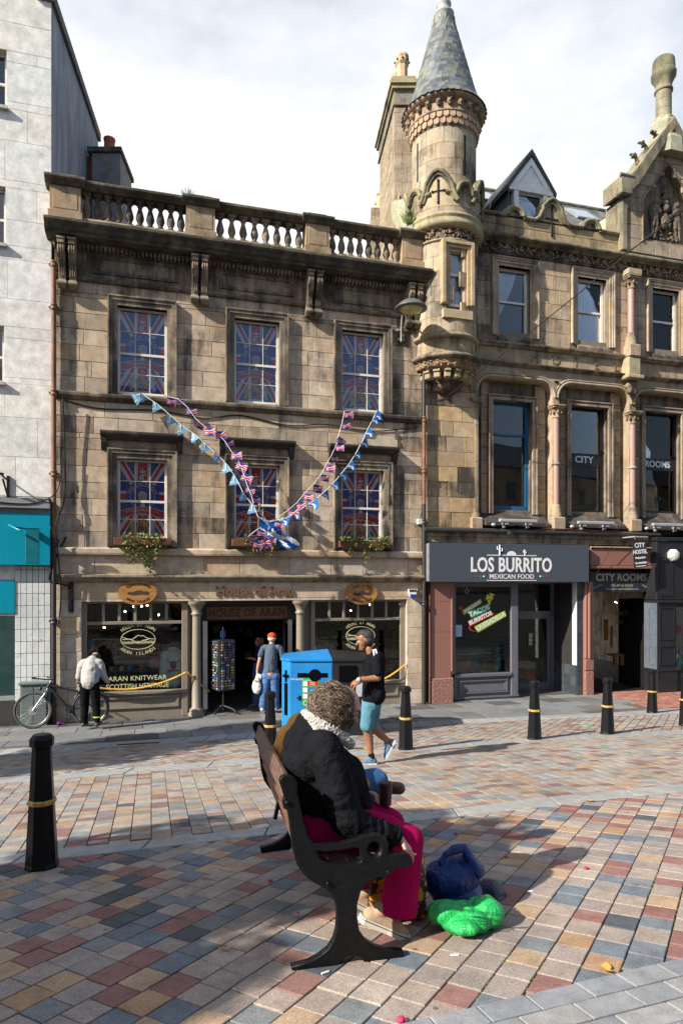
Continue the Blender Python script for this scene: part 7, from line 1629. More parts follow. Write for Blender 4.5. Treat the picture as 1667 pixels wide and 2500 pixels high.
# ------------------------------------------------------------ bollards
BOLM = mat('bollard_black', (.009, .009, .011), .3, var=.3, vs=25, bs=60, bst=.5, spec=.18); BGOLD = mat('bollard_gold', (.45, .29, .07), .5, var=.25, vs=30)
def bollard():
 r = thing('bollard', '', 'bollard', group='black bollards with gold bands'); c = 1 / math.cos(math.pi / 8)
 def L(name, prof, m_): m = MB(); m.T = Matrix.Rotation(math.pi / 8, 4, 'Z'); m.lathe([(a * c, z) for a, z in prof], seg=8, smooth=False); return m.build(name, m_, r)
 L('shaft', [(.108, -.06), (.108, .02), (.103, .04), (.062, .84), (.062, .865)], BOLM); L('cap', [(.062, .862), (.078, .876), (.078, .925), (.056, .955), (.02, .957)], BOLM); L('band', [(.084, .455), (.093, .462), (.092, .485), (.083, .492)], BGOLD)
 return r
def copy_tree(o):
 c = o.copy(); COL.objects.link(c)
 for ch in o.children:
  d = ch.copy(); COL.objects.link(d); d.parent = c
 return c
b0 = bollard()
for i, (px, py, rot, lb) in enumerate(((103, 2116, .2, 'black octagonal bollard with gold band, nearest and largest, standing in the left foreground'), (660, 1853, .1, 'black bollard with gold band directly left of the blue recycling bin'), (990, 1830, .15, 'black bollard with gold band just right of the walking man'),
  (1304, 1805, .1, 'black bollard with gold band in front of the taco shop door'), (1482, 1792, .1, 'black bollard with gold band in front of the hostel doorway, nearer the road'), (1591, 1741, .1, 'scuffed black bollard with gold band at the foot of the black pilaster'), (1672, 1771, .1, 'black bollard cut off by the right edge of the photo'))):
 o = b0 if i == 0 else copy_tree(b0); p = gp(px, py); o.location = p; o.rotation_euler = (0, 0, rot); o['label'] = lb
# ------------------------------------------------------------ recycling bin
p = gp(700, 1798); bx, by = P3(686, 1798, 11.75).x, 11.75; bz = gz(bx + .8, by) - .02
bn = thing('recycling_bin', 'large two-part street bin, bright blue recycling half left, black litter half right', 'bin', Matrix.Translation((bx, by, bz)))
BLU, BLK2 = mat('bin_blue', (.012, .19, .50), .4, var=.14, vs=3, dirt=.12), mat('bin_black', (.016, .016, .019), .4, spec=.3); H = 1.35; W, D = 1.62, 1.15; c = .17; hx = W * .56
half = lambda x: [(c, 0), (x, 0), (x, D), (c, D), (0, D - c), (0, c)]
m = MB(); m.prism(half(hx), 'z', -.1, H); m.build('recycling_body', BLU, bn); m = MB(); m.prism([(hx, .003), (W - c, .003), (W, c), (W, D - c), (W - c, D - .003), (hx, D - .003)], 'z', -.1, H); m.build('litter_body', BLK2, bn)
ap = (W / 2, D / 2, H + .16); e = .03
P = [(c - .01, -e), (hx, -e), (hx, D + e), (c, D + e), (-e, D - c), (-e, c)]; m = MB(); n = 6; m.add([(x, y, H) for x, y in P] + [(x, y, H + .035) for x, y in P] + [ap], [(i, (i + 1) % n, (i + 1) % n + n, i + n) for i in range(n)] + [(i + n, (i + 1) % n + n, 2 * n) for i in range(n)] + [tuple(range(n))[::-1]]); m.build('lid', BLU, bn)
P = [(hx + .001, -e), (W - c, -e), (W + e, c), (W + e, D - c), (W - c, D + e), (hx + .001, D + e)]; m = MB(); m.add([(x, y, H) for x, y in P] + [(x, y, H + .035) for x, y in P] + [(ap[0], ap[1], ap[2] - .002)], [(i, (i + 1) % n, (i + 1) % n + n, i + n) for i in range(n)] + [(i + n, (i + 1) % n + n, 2 * n) for i in range(n)] + [tuple(range(n))[::-1]]); m.build('lid', BLK2, bn, label='black half of the low pitched lid')
m = MB(); m.box(.25, hx - .01, -.006, 0, 0.03, H - .06, 0, .004); m.build('door', BLU, bn)
DKS = mat('slot_dark', (.004, .004, .005), .9, spec=0); m = MB(); m.box(.29, hx - .08, -.012, -.006, H - .29, H - .21, 0, .002); m.prism([(.6 + .11 * math.cos(t), H - .25 + .11 * math.sin(t)) for t in [.39 * i for i in range(16)]], 'y', -.014, -.006); m.build('slot', DKS, bn)
m = MB(); m.T = Matrix.Translation((.085, .085, 0)) @ Matrix.Rotation(-math.pi / 4, 4, 'Z'); m.box(-.08, .08, -.012, 0, H - .30, H - .25); m.box(-.025, .025, -.012, 0, H - .38, H - .17); m.box(-.04, .04, -.012, 0, .38, .95); m.T = None; m.build('slot', DKS, bn)
m = MB(); m.box(hx + .12, W - .28, -.02, .0, H - .36, H - .08); m.build('slot', DKS, bn)
m = MB(); m.box(.31, .35, -.02, -.006, .66, .74); m.box(.28, .36, -.014, -.006, .69, .71); m.build('latch', IRON, bn)
m = MB(); m.T = Matrix.Translation((-.10, 0, .05)); m.box(.47, .78, -.009, -.006, .62, 1.0 + .0, 0); m.box(.47, .78, -.009, -.006, .5, .62, 0)
for i, k in enumerate((2, 3, 2)): z = .86 - i * .11; m.box(.49, .565, -.011, -.009, z, z + .08, 1); m.box(.575, .76, -.011, -.009, z, z + .08, k)
text_on(m, 'recycle for Highland', .035, .63, -.011, .965, 1); text_on(m, 'plastic', .035, .66, -.0125, .92, 1); text_on(m, 'bottles', .035, .66, -.0125, .885, 1); text_on(m, 'paper', .035, .66, -.0125, .79, 1); text_on(m, 'cans', .035, .66, -.0125, .68, 1); text_on(m, 'NO GLASS', .045, .38, -.0095, H - .37, 1)
m.lathe([(.03, 0)], (0, 0, 0)) if False else None
m.tube([(.54 + .04 * math.cos(t), -.01, .56 + .04 * math.sin(t)) for t in [.42 * i for i in range(16)]], .005, 5, 1); m.build('sticker', [mat('sticker_green2', (.01, .30, .05), .5, bst=0), WHT_L, mat('sticker_red2', (.5, .01, .02), .5, bst=0), mat('sticker_blue2', (.01, .15, .4), .5, bst=0)], bn)
m = MB(); m.box(hx + .42, hx + .64, -.006, .003, .72, 1.02, 0, .004); text_on(m, 'litter', .05, hx + .62, -.004, 1.09, 0); m.box(hx + .36, hx + .40, -.004, .003, 1.06, 1.13); m.build('plate', mat('plate_grey', (.35, .37, .42), .5), bn)
# ------------------------------------------------------------ bench
N0 = Vector((-.2336, 3.165, 0)); N0.z = gz(N0.x, N0.y); th = RAD(12)
av = Vector((math.cos(th), math.sin(th), 0)); bv = Vector((-math.sin(th), math.cos(th), -.104 * math.cos(th) - .022 * math.sin(th))); zv = Vector((0, 0, 1))
BM = Matrix((av, bv, zv)).transposed().to_4x4(); BM.translation = N0
def bp(x, y, s=0.0):
 px, py = 560 + x / 2.24, 1650 + y / 2.24; d = Vector(((px - CX) / FPX, 1, -(py - CY) / FPX)); r = Matrix((av, zv, -d)).transposed().inverted() @ (Vector((0, 0, CAMZ)) - N0 - bv * s); return (r[0], r[1])
bench = thing('bench', 'street bench with brown slats and ornate black cast-iron ends, the couple sitting on it', 'bench', BM)
out = [(278, 590), (285, 570), (305, 560), (335, 565), (358, 583), (366, 610), (364, 650), (376, 700), (392, 770), (405, 830), (425, 890), (455, 925), (520, 935), (600, 930), (670, 912), (730, 888), (790, 878), (835, 895), (858, 930), (860, 965), (852, 992), (900, 982), (960, 978), (985, 988), (995, 1012), (985, 1036), (950, 1045), (905, 1048), (880, 1062), (868, 1082), (835, 1090), (800, 1098), (750, 1125), (710, 1175), (690, 1240), (688, 1320), (700, 1390), (735, 1440), (790, 1475), (850, 1492), (940, 1500), (942, 1530), (800, 1552), (750, 1562), (735, 1545), (715, 1522), (680, 1512), (640, 1514), (605, 1535), (585, 1560), (570, 1582), (440, 1604), (352, 1622), (342, 1585), (430, 1562), (490, 1530), (540, 1490), (572, 1440), (588, 1380), (592, 1310), (585, 1240), (560, 1190), (520, 1155), (460, 1125), (410, 1085), (375, 1035), (352, 960), (342, 880), (332, 800), (322, 740), (302, 730), (294, 700), (306, 680), (296, 640)]
hole = [(462, 950), (520, 958), (600, 952), (680, 935), (712, 938), (718, 970), (728, 1000), (722, 1022), (690, 1034), (600, 1036), (530, 1030), (490, 1008)]
ring = [(793 + 46 * math.cos(t), 950 + 50 * math.sin(t)) for t in [2 * math.pi * i / 20 for i in range(20)]]
BIRON = mat('cast_iron_black', (.007, .007, .008), .36, var=.3, vs=30, bs=70, bst=.6, spec=.16)
me = outline_mesh('end_frame', [[bp(x, y) for x, y in L] for L in (out, hole, ring)], .035, .006, bres=2)
for s_ in (0, 1.66):
 link('end_frame', me, BIRON, bench, M=Matrix.Translation((0, s_ + (.0 if s_ == 0 else 0), 0)) @ UP)
 c0 = bp(793, 950); m = MB(); m.tube([(c0[0] + .052 * math.cos(t), s_, c0[1] + .052 * math.sin(t)) for t in [2 * math.pi * i / 20 for i in range(21)]], .024, 8); m.build('arm_ring', BIRON, bench)
 m = MB()
 for x, y in ((535, 1133), (863, 1068), (312, 700)): q = bp(x, y); m.ell((q[0], s_ - .03, q[1]), (.012, .01, .012), 8, 6)
 m.build('bolt', BIRON, bench)
SLW = wood_mat('bench_slat_wood', (.15, .062, .042), (.10, .045, .033), .5, sc3=(12, 1, 12)); SLW2 = wood_mat('bench_slat_worn', (.17, .10, .075), (.09, .045, .035), .45, sc3=(12, 1, 12))
def slat(c, ang, w_, t_, mt): m = MB(); m.T = Matrix.Translation((c[0], 0, c[1])) @ Matrix.Rotation(ang, 4, 'Y'); m.box(-t_ / 2, t_ / 2, .02, 1.64, -w_ / 2, w_ / 2, 0, .004); m.build('slat', mt, bench)
for k, (x, z) in enumerate(((-.025, .845), (.0, .745), (.028, .645), (.058, .545), (.095, .452))): slat((x + .0, z), RAD(14), .092, .024, SLW2 if k == 0 else SLW)
for k in range(5): slat((.16 + k * .088, .435 + .004 * k), RAD(90 - 3), .078, .024, SLW2)
m = MB(); m.box(-.05, -.03, .81, .85, .43, .88); m.T = None; o = m.build('strap', BIRON, bench); o.location = (0.045, 0, 0.0); o.rotation_euler = (0, RAD(13), 0); o.location = (-.05, 0, .03)
# ------------------------------------------------------------ bicycle
def wheel(par, x, z, R_, hubr):
 m = MB(); pts = [(x + R_ * math.cos(t), 0, z + R_ * math.sin(t)) for t in [2 * math.pi * i / 40 for i in range(41)]]; m.tube(pts, .024, 8); w_ = m.build('wheel', TYRE, par)
 m = MB(); m.tube([(x + (R_ - .035) * math.cos(t), 0, z + (R_ - .035) * math.sin(t)) for t in [2 * math.pi * i / 40 for i in range(41)]], .012, 6); m.build('rim', ALU, w_)
 m = MB()
 for i in range(28): t = 2 * math.pi * i / 28; s_ = 1 if i % 2 else -1; m.tube([(x + .025 * math.cos(t + s_), s_ * .025, z + .025 * math.sin(t + s_)), (x + (R_ - .03) * math.cos(t), 0, z + (R_ - .03) * math.sin(t))], .0022, 4)
 m.tube([(x, -.05, z), (x, .05, z)], hubr, 12); m.prism([(x + .085 * math.cos(t), z + .085 * math.sin(t)) for t in [.393 * i for i in range(16)]], 'y', -.042, -.04); m.build('spokes', ALU, w_)
TYRE, ALU, FRM = mat('tyre', (.05, .05, .052), .7), mat('alloy', (.45, .46, .47), .35, .7), mat('bike_frame', (.02, .022, .03), .35)
pb = gp(78, 1775); by_ = 13.3; s_b = by_ / FPX
bk = thing('bicycle', 'dark electric bicycle leaning against the wall beside the utility cabinet, man bending over it', 'bicycle', Matrix.Translation((P3(81, 1700, by_).x, by_, gz(P3(81, 1700, by_).x, by_))) @ Matrix.Rotation(RAD(14), 4, 'Z') @ Matrix.Rotation(RAD(-4), 4, 'X'))
wheel(bk, 0, .365, .34, .03); wheel(bk, 1.09, .365, .34, .04)
m = MB()
for a, b, r in (((.30, .86), (.86, .70), .024), ((.29, .82), (.64, .40), .032), ((.86, .72), (.70, .36), .02), ((.86, .66), (1.09, .365), .012), ((.70, .36), (1.09, .365), .014), ((.26, .80), (.31, .90), .026)): m.tube([(a[0], 0, a[1]), (b[0], 0, b[1])], r, 8)
m.build('frame', FRM, bk)
m = MB(); m.tube([(.27, .05, .76), (.0, .05, .365)], .018, 8); m.tube([(.27, -.05, .76), (.0, -.05, .365)], .018, 8); m.tube([(.24, 0, .72), (.33, 0, .96)], .02, 8); m.build('fork', ALU, bk)
m = MB(); m.tube([(.05, -.28, 1.02), (.18, -.22, 1.0), (.32, -.05, .97), (.34, .05, .97), (.26, .25, .99), (.2, .3, 1.0)], .013, 8); m.tube([(.02, -.29, 1.03), (.1, -.27, 1.02)], .018, 8); m.ell((.15, -.1, .80), (.04, .04, .04), 8, 6); m.build('handlebar', FRM, bk)
m = MB(); m.tube([(.86, 0, .70), (.89, 0, .86)], .013, 8); m.build('seat_post', ALU, bk); m = MB(); m.ell((.90, 0, .88), (.13, .07, .03), 12, 7); m.build('saddle', FRM, bk)
m = MB(); m.tube([(.70, -.06, .36), (.70, .06, .36)], .085, 14); m.tube([(.70, -.09, .36), (.72, -.1, .2)], .012, 6); m.box(.68, .77, -.17, -.09, .18, .205); m.tube([(.70, -.075, .36), (.70, -.08, .36)], .07, 14); m.build('motor_crank', FRM, bk)
m = MB(); m.tube([(1.09 + .385 * math.cos(t), 0, .365 + .385 * math.sin(t)) for t in [.3 + 2.6 * i / 12 for i in range(13)]], .016, 6); m.box(.93, 1.35, -.05, .05, .80, .815); m.build('mudguard_rack', FRM, bk)
m = MB(); m.box(1.0, 1.22, -.16, -.06, .42, .78, 0, .03); o = m.build('pannier', mat('pannier_purple', (.06, .055, .10), .8), bk)
# ------------------------------------------------------------ postcard rack
up_, zp_ = fp(551, 1738, .0); ps = P3(548, 1738, 15.25); rk = thing('postcard_rack', 'revolving rack crammed with colourful fridge magnets and postcards in the shop doorway', 'rack', Matrix.Translation((ps.x, 15.1, 0.02)) @ Matrix.Rotation(RAD(38), 4, 'Z'))
m = MB(); m.tube([(0, 0, .05), (0, 0, 1.95)], .022, 8); m.box(-.2, .2, -.2, .2, .52, 1.66, 0, .01); m.box(-.06, .05, -.005, .005, 1.7, 1.86, 1)
for k in range(4): t = k * math.pi / 2 + .5; m.tube([(0, 0, .16), (.22 * math.cos(t), .22 * math.sin(t), .11), (.33 * math.cos(t), .33 * math.sin(t), .06)], .022, 6); m.ell((.33 * math.cos(t), .33 * math.sin(t), .035), (.03, .03, .03), 8, 6)
m.build('stand', [mat('rack_black', (.015, .015, .018), .5), mat('rack_sign', (.02, .10, .4), .5)], rk)
CARD = ramp_mat('souvenir_print', [(.08, .22, .18), (.45, .43, .40), (.22, .06, .07), (.05, .09, .2), (.42, .24, .05), (.08, .16, .07), (.32, .33, .34), (.16, .16, .2), (.28, .13, .17), (.12, .2, .28), (.05, .05, .06), (.4, .4, .42)], False, .5, bst=0, bs=40)
mc = MB(); mc.box(-.5, .5, 0, 1, -.5, .5); mcm = mc.mesh('magnet'); mcm.materials.append(CARD)
for face in range(2):
 for r_ in range(19):
  n = 5 if (r_ < 7) != (face == 1 and r_ < 3) else 4
  if face and 7 < r_ < 15: n = 3
  for c_ in range(n):
   if random.random() < .06: continue
   w_ = .34 / n; x = -.17 + w_ * (c_ + .5); z = 1.62 - r_ * .058; M = Matrix.Rotation(-math.pi / 2 if face == 0 else 0, 4, 'Z') @ Matrix.Translation((x, -.225, z)) @ Matrix.Diagonal((w_ * .66, .02, random.uniform(.026, .042), 1)); link('magnet', mcm, None, rk, M=M)
# ------------------------------------------------------------ bunting and the saltire flag
CW, CR, CB_2, CSB = cloth_mat('bunting_white', (.72, .72, .74)), cloth_mat('bunting_red', (.55, .02, .05)), cloth_mat('bunting_navy', (.03, .05, .25)), cloth_mat('bunting_blue', (.02, .16, .50)); CLB = cloth_mat('bunting_pale_blue', (.18, .42, .62))
def pen(kind):
 m = MB(); y = 0
 f = lambda x, z: (x, .014 * math.sin(x * 28 + z * 9) , z)
 if kind == 'uj':
  q = lambda P, k, mi: [m.add([Vector(f(*p)) + Vector((0, s_ * (.0012 * k + .0006), 0)) for p in P], [tuple(range(len(P)))], mi) for s_ in (-1, 1)]
  w_, h = .155, .115; q([(0, 0), (0, -h), (w_, -h), (w_, 0)], 0, 2)
  for (a, b) in (((0, 0), (w_, -h)), ((0, -h), (w_, 0))):
   d = Vector((b[0] - a[0], b[1] - a[1])).normalized(); n = Vector((-d.y, d.x)); q([(a[0] + n.x * .014 + d.x * .012, a[1] + n.y * .014 + d.y * .012), (a[0] - n.x * .014 + d.x * .012, a[1] - n.y * .014 + d.y * .012), (b[0] - n.x * .014 - d.x * .012, b[1] - n.y * .014 - d.y * .012), (b[0] + n.x * .014 - d.x * .012, b[1] + n.y * .014 - d.y * .012)], 1, 0); q([(a[0] + n.x * .005, a[1] + n.y * .005), (a[0] - n.x * .005, a[1] - n.y * .005), (b[0] - n.x * .005, b[1] - n.y * .005), (b[0] + n.x * .005, b[1] + n.y * .005)], 2, 1)
  q([(.06, 0), (.06, -h), (.095, -h), (.095, 0)], 3, 0); q([(0, -.042), (0, -.073), (w_, -.073), (w_, -.042)], 3.4, 0); q([(.067, 0), (.067, -h), (.088, -h), (.088, 0)], 4, 1); q([(0, -.049), (0, -.066), (w_, -.066), (w_, -.049)], 4.4, 1)
 else:
  w_, h = .17, .15; bl = 3 if kind == 'sb' else 4
  q = lambda P, k, mi: [m.add([Vector(f(*p)) + Vector((0, s_ * (.0012 * k + .0006), 0)) for p in P], [tuple(range(len(P)))], mi) for s_ in (-1, 1)]
  q([(-w_ / 2, 0), (0, -h), (w_ / 2, 0)], 0, bl); q([(-w_ / 2 + .02, 0), (-w_ / 2 + .045, 0), (.035, -h + .055), (.022, -h + .035)], 1, 0); q([(w_ / 2 - .02, 0), (w_ / 2 - .045, 0), (-.035, -h + .055), (-.022, -h + .035)], 1.5, 0)
 me = m.mesh('pennant'); [me.materials.append(q) for q in (CW, CR, CB_2, CSB, CLB)]; return me
PM_ = {k: pen(k) for k in ('uj', 'sb', 'lb')}
def bunting(label, pts, kind, w0, w1):
 t_ = thing('bunting', label, 'bunting', FM, 'strings of bunting'); n = len(pts); P = []
 for i, (px, py) in enumerate(pts): w_ = w0 + (w1 - w0) * i / (n - 1); u_, z_ = fp(px, py, w_); P.append(Vector((u_, w_, z_)))
 m = MB(); m.tube(P, .0075, 5); m.build('string', CW, t_)
 for i in range(0 if kind != 'uj' else 0, n - 1):
  d = (P[min(i + 1, n - 1)] - P[max(i - 1, 0)]).normalized(); a = random.uniform(-.5, .5); p = P[i]
  if kind == 'uj': M = Matrix.Translation(p) @ Matrix.Rotation(random.uniform(-.5, .5), 4, 'Z') @ Matrix.Rotation(random.uniform(-.15, .5), 4, 'Y')
  else:
   slope = math.atan2(d.z, d.x) if d.x > 0 else math.atan2(-d.z, -d.x); M = Matrix.Translation(p + d * .02) @ Matrix.Rotation(random.uniform(-.5, .5), 4, 'Z') @ Matrix.Rotation(-slope * .8, 4, 'Y')
  link('pennant', PM_[kind], None, t_, M=M @ Matrix.Scale(random.uniform(1.25, 1.65), 4))
end = [(630, 1262)]
bunting('union-flag bunting running down from the left top-floor sill to the flagpole', [(411, 969), (434, 973), (457, 993), (479, 1023), (502, 1043), (527, 1053), (548, 1075), (566, 1103), (582, 1125), (594, 1153), (604, 1186), (614, 1209), (622, 1240)] + end, 'uj', -.18, -.8)
bunting('pale blue and white saltire bunting running down from the left top-floor window', [(334, 964), (350, 964), (384, 986), (421, 1018), (446, 1041), (477, 1061), (504, 1086), (532, 1111), (557, 1137), (577, 1168), (596, 1207), (621, 1237)] + end, 'lb', -.18, -.85)
bunting('union-flag bunting rising from the flagpole to the sill of the right top-floor window', [(841, 1003), (835, 1032), (826, 1064), (821, 1086), (810, 1110), (797, 1133), (784, 1158), (765, 1182), (745, 1203), (725, 1227), (704, 1245), (673, 1268), (650, 1276)] + end, 'uj', -.18, -.8)
bunting('deep blue saltire bunting rising from the flagpole to the right corner of the top-floor window', [(917, 1008), (912, 1020), (896, 1050), (886, 1075), (870, 1104), (854, 1130), (836, 1153), (816, 1177), (793, 1200), (766, 1223), (724, 1250), (698, 1265), (660, 1274)] + end, 'sb', -.18, -.85)
bunting('short union-flag bunting draped over the middle flower box', [(632, 1290), (618, 1300), (606, 1310), (622, 1318), (640, 1312), (655, 1306), (668, 1292), (690, 1262)], 'uj', -.8, -.5)
fl = thing('flag', 'large blue and white saltire flag drooping from a short pole at the middle window', 'flag', FM)
pt_ = fp(634, 1236, -.85); pb_ = fp(630, 1318, -.25); m = MB(); m.tube([(pb_[0], -.25, pb_[1]), (pt_[0], -.85, pt_[1])], .018, 8); m.ell((pt_[0], -.85, pt_[1] + .03), (.03, .03, .03), 10, 7); m.build('pole', mat('pole_wood', (.35, .25, .15), .5), fl)
m = MB(); a0, a1 = fp(636, 1254, -.8), fp(632, 1290, -.5); b0_, b1_ = fp(731, 1330, -.75), fp(712, 1342, -.6); nx, ny = 26, 12; vs = []
for j in range(ny + 1):
 for i in range(nx + 1):
  s, t = i / nx, j / ny; u = (a0[0] * (1 - t) + a1[0] * t) * (1 - s) + (b0_[0] * (1 - t) + b1_[0] * t) * s; z = (a0[1] * (1 - t) + a1[1] * t) * (1 - s) + (b0_[1] * (1 - t) + b1_[1] * t) * s - .09 * math.sin(s * math.pi) * t
  vs.append((u, -.75 + .20 * t + .05 * math.sin(t * 9 + s * 5) + .03 * math.sin(s * 13), z + .03 * math.sin(s * 9 + t * 4)))
F = {0: [], 1: []}
for j in range(ny):
 for i in range(nx):
  s, t = (i + .5) / nx, (j + .5) / ny; k = 1 if abs(s * .9 + .05 - t) < .13 or abs((1 - s) * .9 + .05 - t) < .13 else 0; F[k].append((j * (nx + 1) + i, j * (nx + 1) + i + 1, (j + 1) * (nx + 1) + i + 1, (j + 1) * (nx + 1) + i))
m.add(vs, F[0], 0, True); o_ = len(m.v) - len(vs); m.f += F[1]; m.m += [1] * len(F[1]); m.s += [True] * len(F[1]); m.build('cloth', [cloth_mat('saltire_blue', (.01, .09, .38)), CW], fl)
# ------------------------------------------------------------ bags by the bench
def bag(name, label, prims, mt, vox=.008, disp=(.010, (7, 7, 7), .4), sm=3): o = blob(name, prims, mt, None, vox, sm, disp); o.matrix_world = BM; return tag(o, label, 'bag')
def film(name, c, tr=.25, rough=.28):
 m, ns, ls, b = nodes(name); b.inputs['Base Color'].default_value = (*c, 1); b.inputs['Roughness'].default_value = rough; b.inputs['Subsurface Weight'].default_value = tr; b.inputs['Subsurface Radius'].default_value = (c[0], c[1], c[2]); b.inputs['Subsurface Scale'].default_value = .08
 b.inputs['Specular IOR Level'].default_value = .45
 n1 = nz(ns, ls, 9, 5, .7, obj=True, sc3=(1, 1, .5)); bump(ns, ls, b, n1, .8, .05); return m
BLUEB, GRNB = film('blue_bag_film', (.002, .028, .17)), film('green_bag_film', (.02, .42, .10), .35)
def S(x, y, s): q = bp(x, y, s); return Vector((q[0], s, q[1]))
c1, c2 = S(1215, 1130, .5), S(1245, 1210, .5)
bag('blue_bag', 'knotted dark blue plastic carrier bag with loop handles, standing behind the green bag', [('e', c1, (.165, .12, .12)), ('e', c2, (.155, .12, .075)), ('e', S(1290, 1080, .5), (.08, .06, .08))] + [('c', S(a[0], a[1], .46), .022, S(b[0], b[1], .46), .018) for a, b in zip([(1160, 1040), (1185, 1000), (1230, 975), (1285, 968), (1310, 985), (1322, 1030)], [(1185, 1000), (1230, 975), (1285, 968), (1310, 985), (1322, 1030), (1350, 1120)])] + [('c', S(1295, 975, .46), .02, S(1350, 1080, .46), .05)], BLUEB, .007, (.010, (9, 9, 5), .4), 2)
bag('navy_bag', 'dark navy plastic bag slumped on the ground right of the blue carrier bag', [('e', S(1420, 1230, .62), (.10, .09, .10)), ('e', S(1455, 1285, .55), (.08, .07, .06))], film('navy_film', (.006, .012, .05)))
gb = bag('green_bag', 'bright translucent green compostable carrier bag lying in front of the blue bag', [('e', S(1175, 1305, .22), (.085, .08, .055)), ('e', S(1290, 1335, .20), (.15, .12, .065)), ('e', S(1395, 1300, .22), (.10, .10, .08)), ('e', S(1290, 1375, .10), (.08, .06, .03)), ('e', S(1240, 1300, .24), (.12, .08, .05))], GRNB, .007, (.012, (9, 12, 7), .4), 2)
m = MB(); q = S(1405, 1330, .085)
m.T = Matrix.Translation(q + Vector((0, -.02, .01))) @ Matrix.Rotation(RAD(12), 4, 'Y'); text_on(m, 'simply compostable', .031, -.035, 0, .028, shear=.15); [text_on(m, t, .014, -.03, 0, .002 - i * .018) for i, t in enumerate(('please use this bag again', 'then for food waste'))]; m.T = None; m.build('lettering', mat('bag_print', (.01, .10, .05), .5), gb)
def pat(name, a, b, sc):
 m, ns, ls, bs = nodes(name); bs.inputs['Roughness'].default_value = .5; k = mr(ns, ls, nz(ns, ls, sc, 4, .6, obj=True), .44, .48); ls.new(mixc(ns, ls, k, a, b), bs.inputs['Base Color']); return m
bag('patterned_bag', 'orange and black patterned shopping bag tucked behind the seated woman\'s legs', [('b', (.58, .80, .36, .60, .01, .20)), ('e', (.77, .48, .24), (.045, .12, .09)), ('e', (.68, .47, .10), (.14, .14, .10)), ('b', (.48, .60, .36, .48, .01, .24))], pat('orange_black_print', (.60, .26, .01), (.02, .018, .018), 16), .012, (.012, (8, 8, 8), .5))
# ------------------------------------------------------------ small things on the paving
for k, (px, py, sz, mi, lb) in enumerate(((1110, 2037, .014, 0, 'tiny pink blossom head in the shade beyond the blue bag'), (1233, 2094, .014, 0, 'tiny pink blossom head right of the blue bag'), (1429, 2122, .015, 0, 'tiny pink blossom head in the shadow at the right'), (659, 2153, .014, 0, 'tiny pink blossom head on the shaded setts behind the bench'), (725, 2230, .009, 0, 'tiny pink petal close to the bench foot'), (978, 2495, .018, 0, 'pink blossom at the bottom edge of the photo'), (1263, 2014, .012, 0, 'tiny pink blossom near the near granite band'))):
 p = gp(px, py); m = MB(); m.ell((0, 0, sz * .6), (sz, sz, sz * .7), 10, 6); m.ell((sz, 0, sz * .4), (sz * .6, sz * .5, sz * .4), 8, 5); o = m.build('blossom', PINK, None); o.location = p; tag(o, lb, 'petal', 'fallen pink blossoms')
YL = mat('yellow_leaf', (.50, .30, .06), .7)
for k, (px, py, s_, lb) in enumerate(((549, 2321, .035, 'curled yellow fallen leaf on the joint near the left foreground'), (1482, 2372, .05, 'curled orange-yellow leaf beside the dark sett by the granite edge'), (1438, 1957, .05, 'flat yellow leaf lying on the near granite band'), (497, 2146, .03, 'small brown leaf on the shaded setts left of the bench'), (1375, 2020, .02, 'crumb of yellow leaf on the right setts'))):
 p = gp(px, py); m = MB(); P = [(-s_, 0), (-.5 * s_, .45 * s_), (0, .3 * s_), (.4 * s_, .55 * s_), (s_, 0), (.4 * s_, -.4 * s_), (0, -.25 * s_), (-.5 * s_, -.5 * s_)]; n = 8; m.add([(x, y, .008 + .5 * abs(x) * .5) for x, y in P] + [(0, 0, .004)], [(i, (i + 1) % n, n) for i in range(n)]); o = m.build('fallen_leaf', YL, None); o.matrix_world = gmat(p.x, p.y, k * 1.3, .003); tag(o, lb, 'leaf', 'fallen leaves')
for k, (px, py, lb) in enumerate(((1109, 2334, 'white cigarette end on the setts below the green bag'), (1293, 2178, 'white cigarette end in the shadow right of the bags'), (794, 2377, 'white cigarette end by the front foot of the bench'))):
 p = gp(px, py); m = MB(); m.tube([(-.02, 0, .005), (.02, 0, .005)], .005, 8); o = m.build('cigarette_end', CW, None); o.matrix_world = gmat(p.x, p.y, .3 * k); tag(o, lb, 'litter', 'cigarette ends')
p = gp(163, 1770); m = MB(); m.tube([(-.07, 0, .035), (.07, 0, .035)], .035, 10); o = m.build('drink_can', mat('purple_can', (.25, .04, .25), .3, .5)); p = P3(147, 1764, 13.7); o.location = (p.x, 13.75, gz(p.x, 13.75)); tag(o, 'crushed purple drink can lying at the foot of the drainpipe', 'can')
p = gp(1432, 1771); m = MB(); m.lathe([(.12, 0), (.12, .012), (.10, .014)], seg=16); o = m.build('utility_cover', mat('green_cover', (.12, .30, .24), .6)); o.matrix_world = gmat(p.x, p.y, 0, 0); tag(o, 'small round green utility cover in the road setts', 'cover')
p = gp(338, 1817); m = MB(); m.box(-.34, .34, -.05, .05, 0, .008); [m.box(-.33 + i * .05, -.31 + i * .05, -.04, .04, .008, .011, 1) for i in range(14)]; o = m.build('drain_grate', [mat('grate_iron', (.05, .04, .035), .7), DKS]); o.matrix_world = gmat(p.x, p.y, ALPHA, .008); tag(o, 'narrow rusty drain grate set in the kerb line', 'grate')
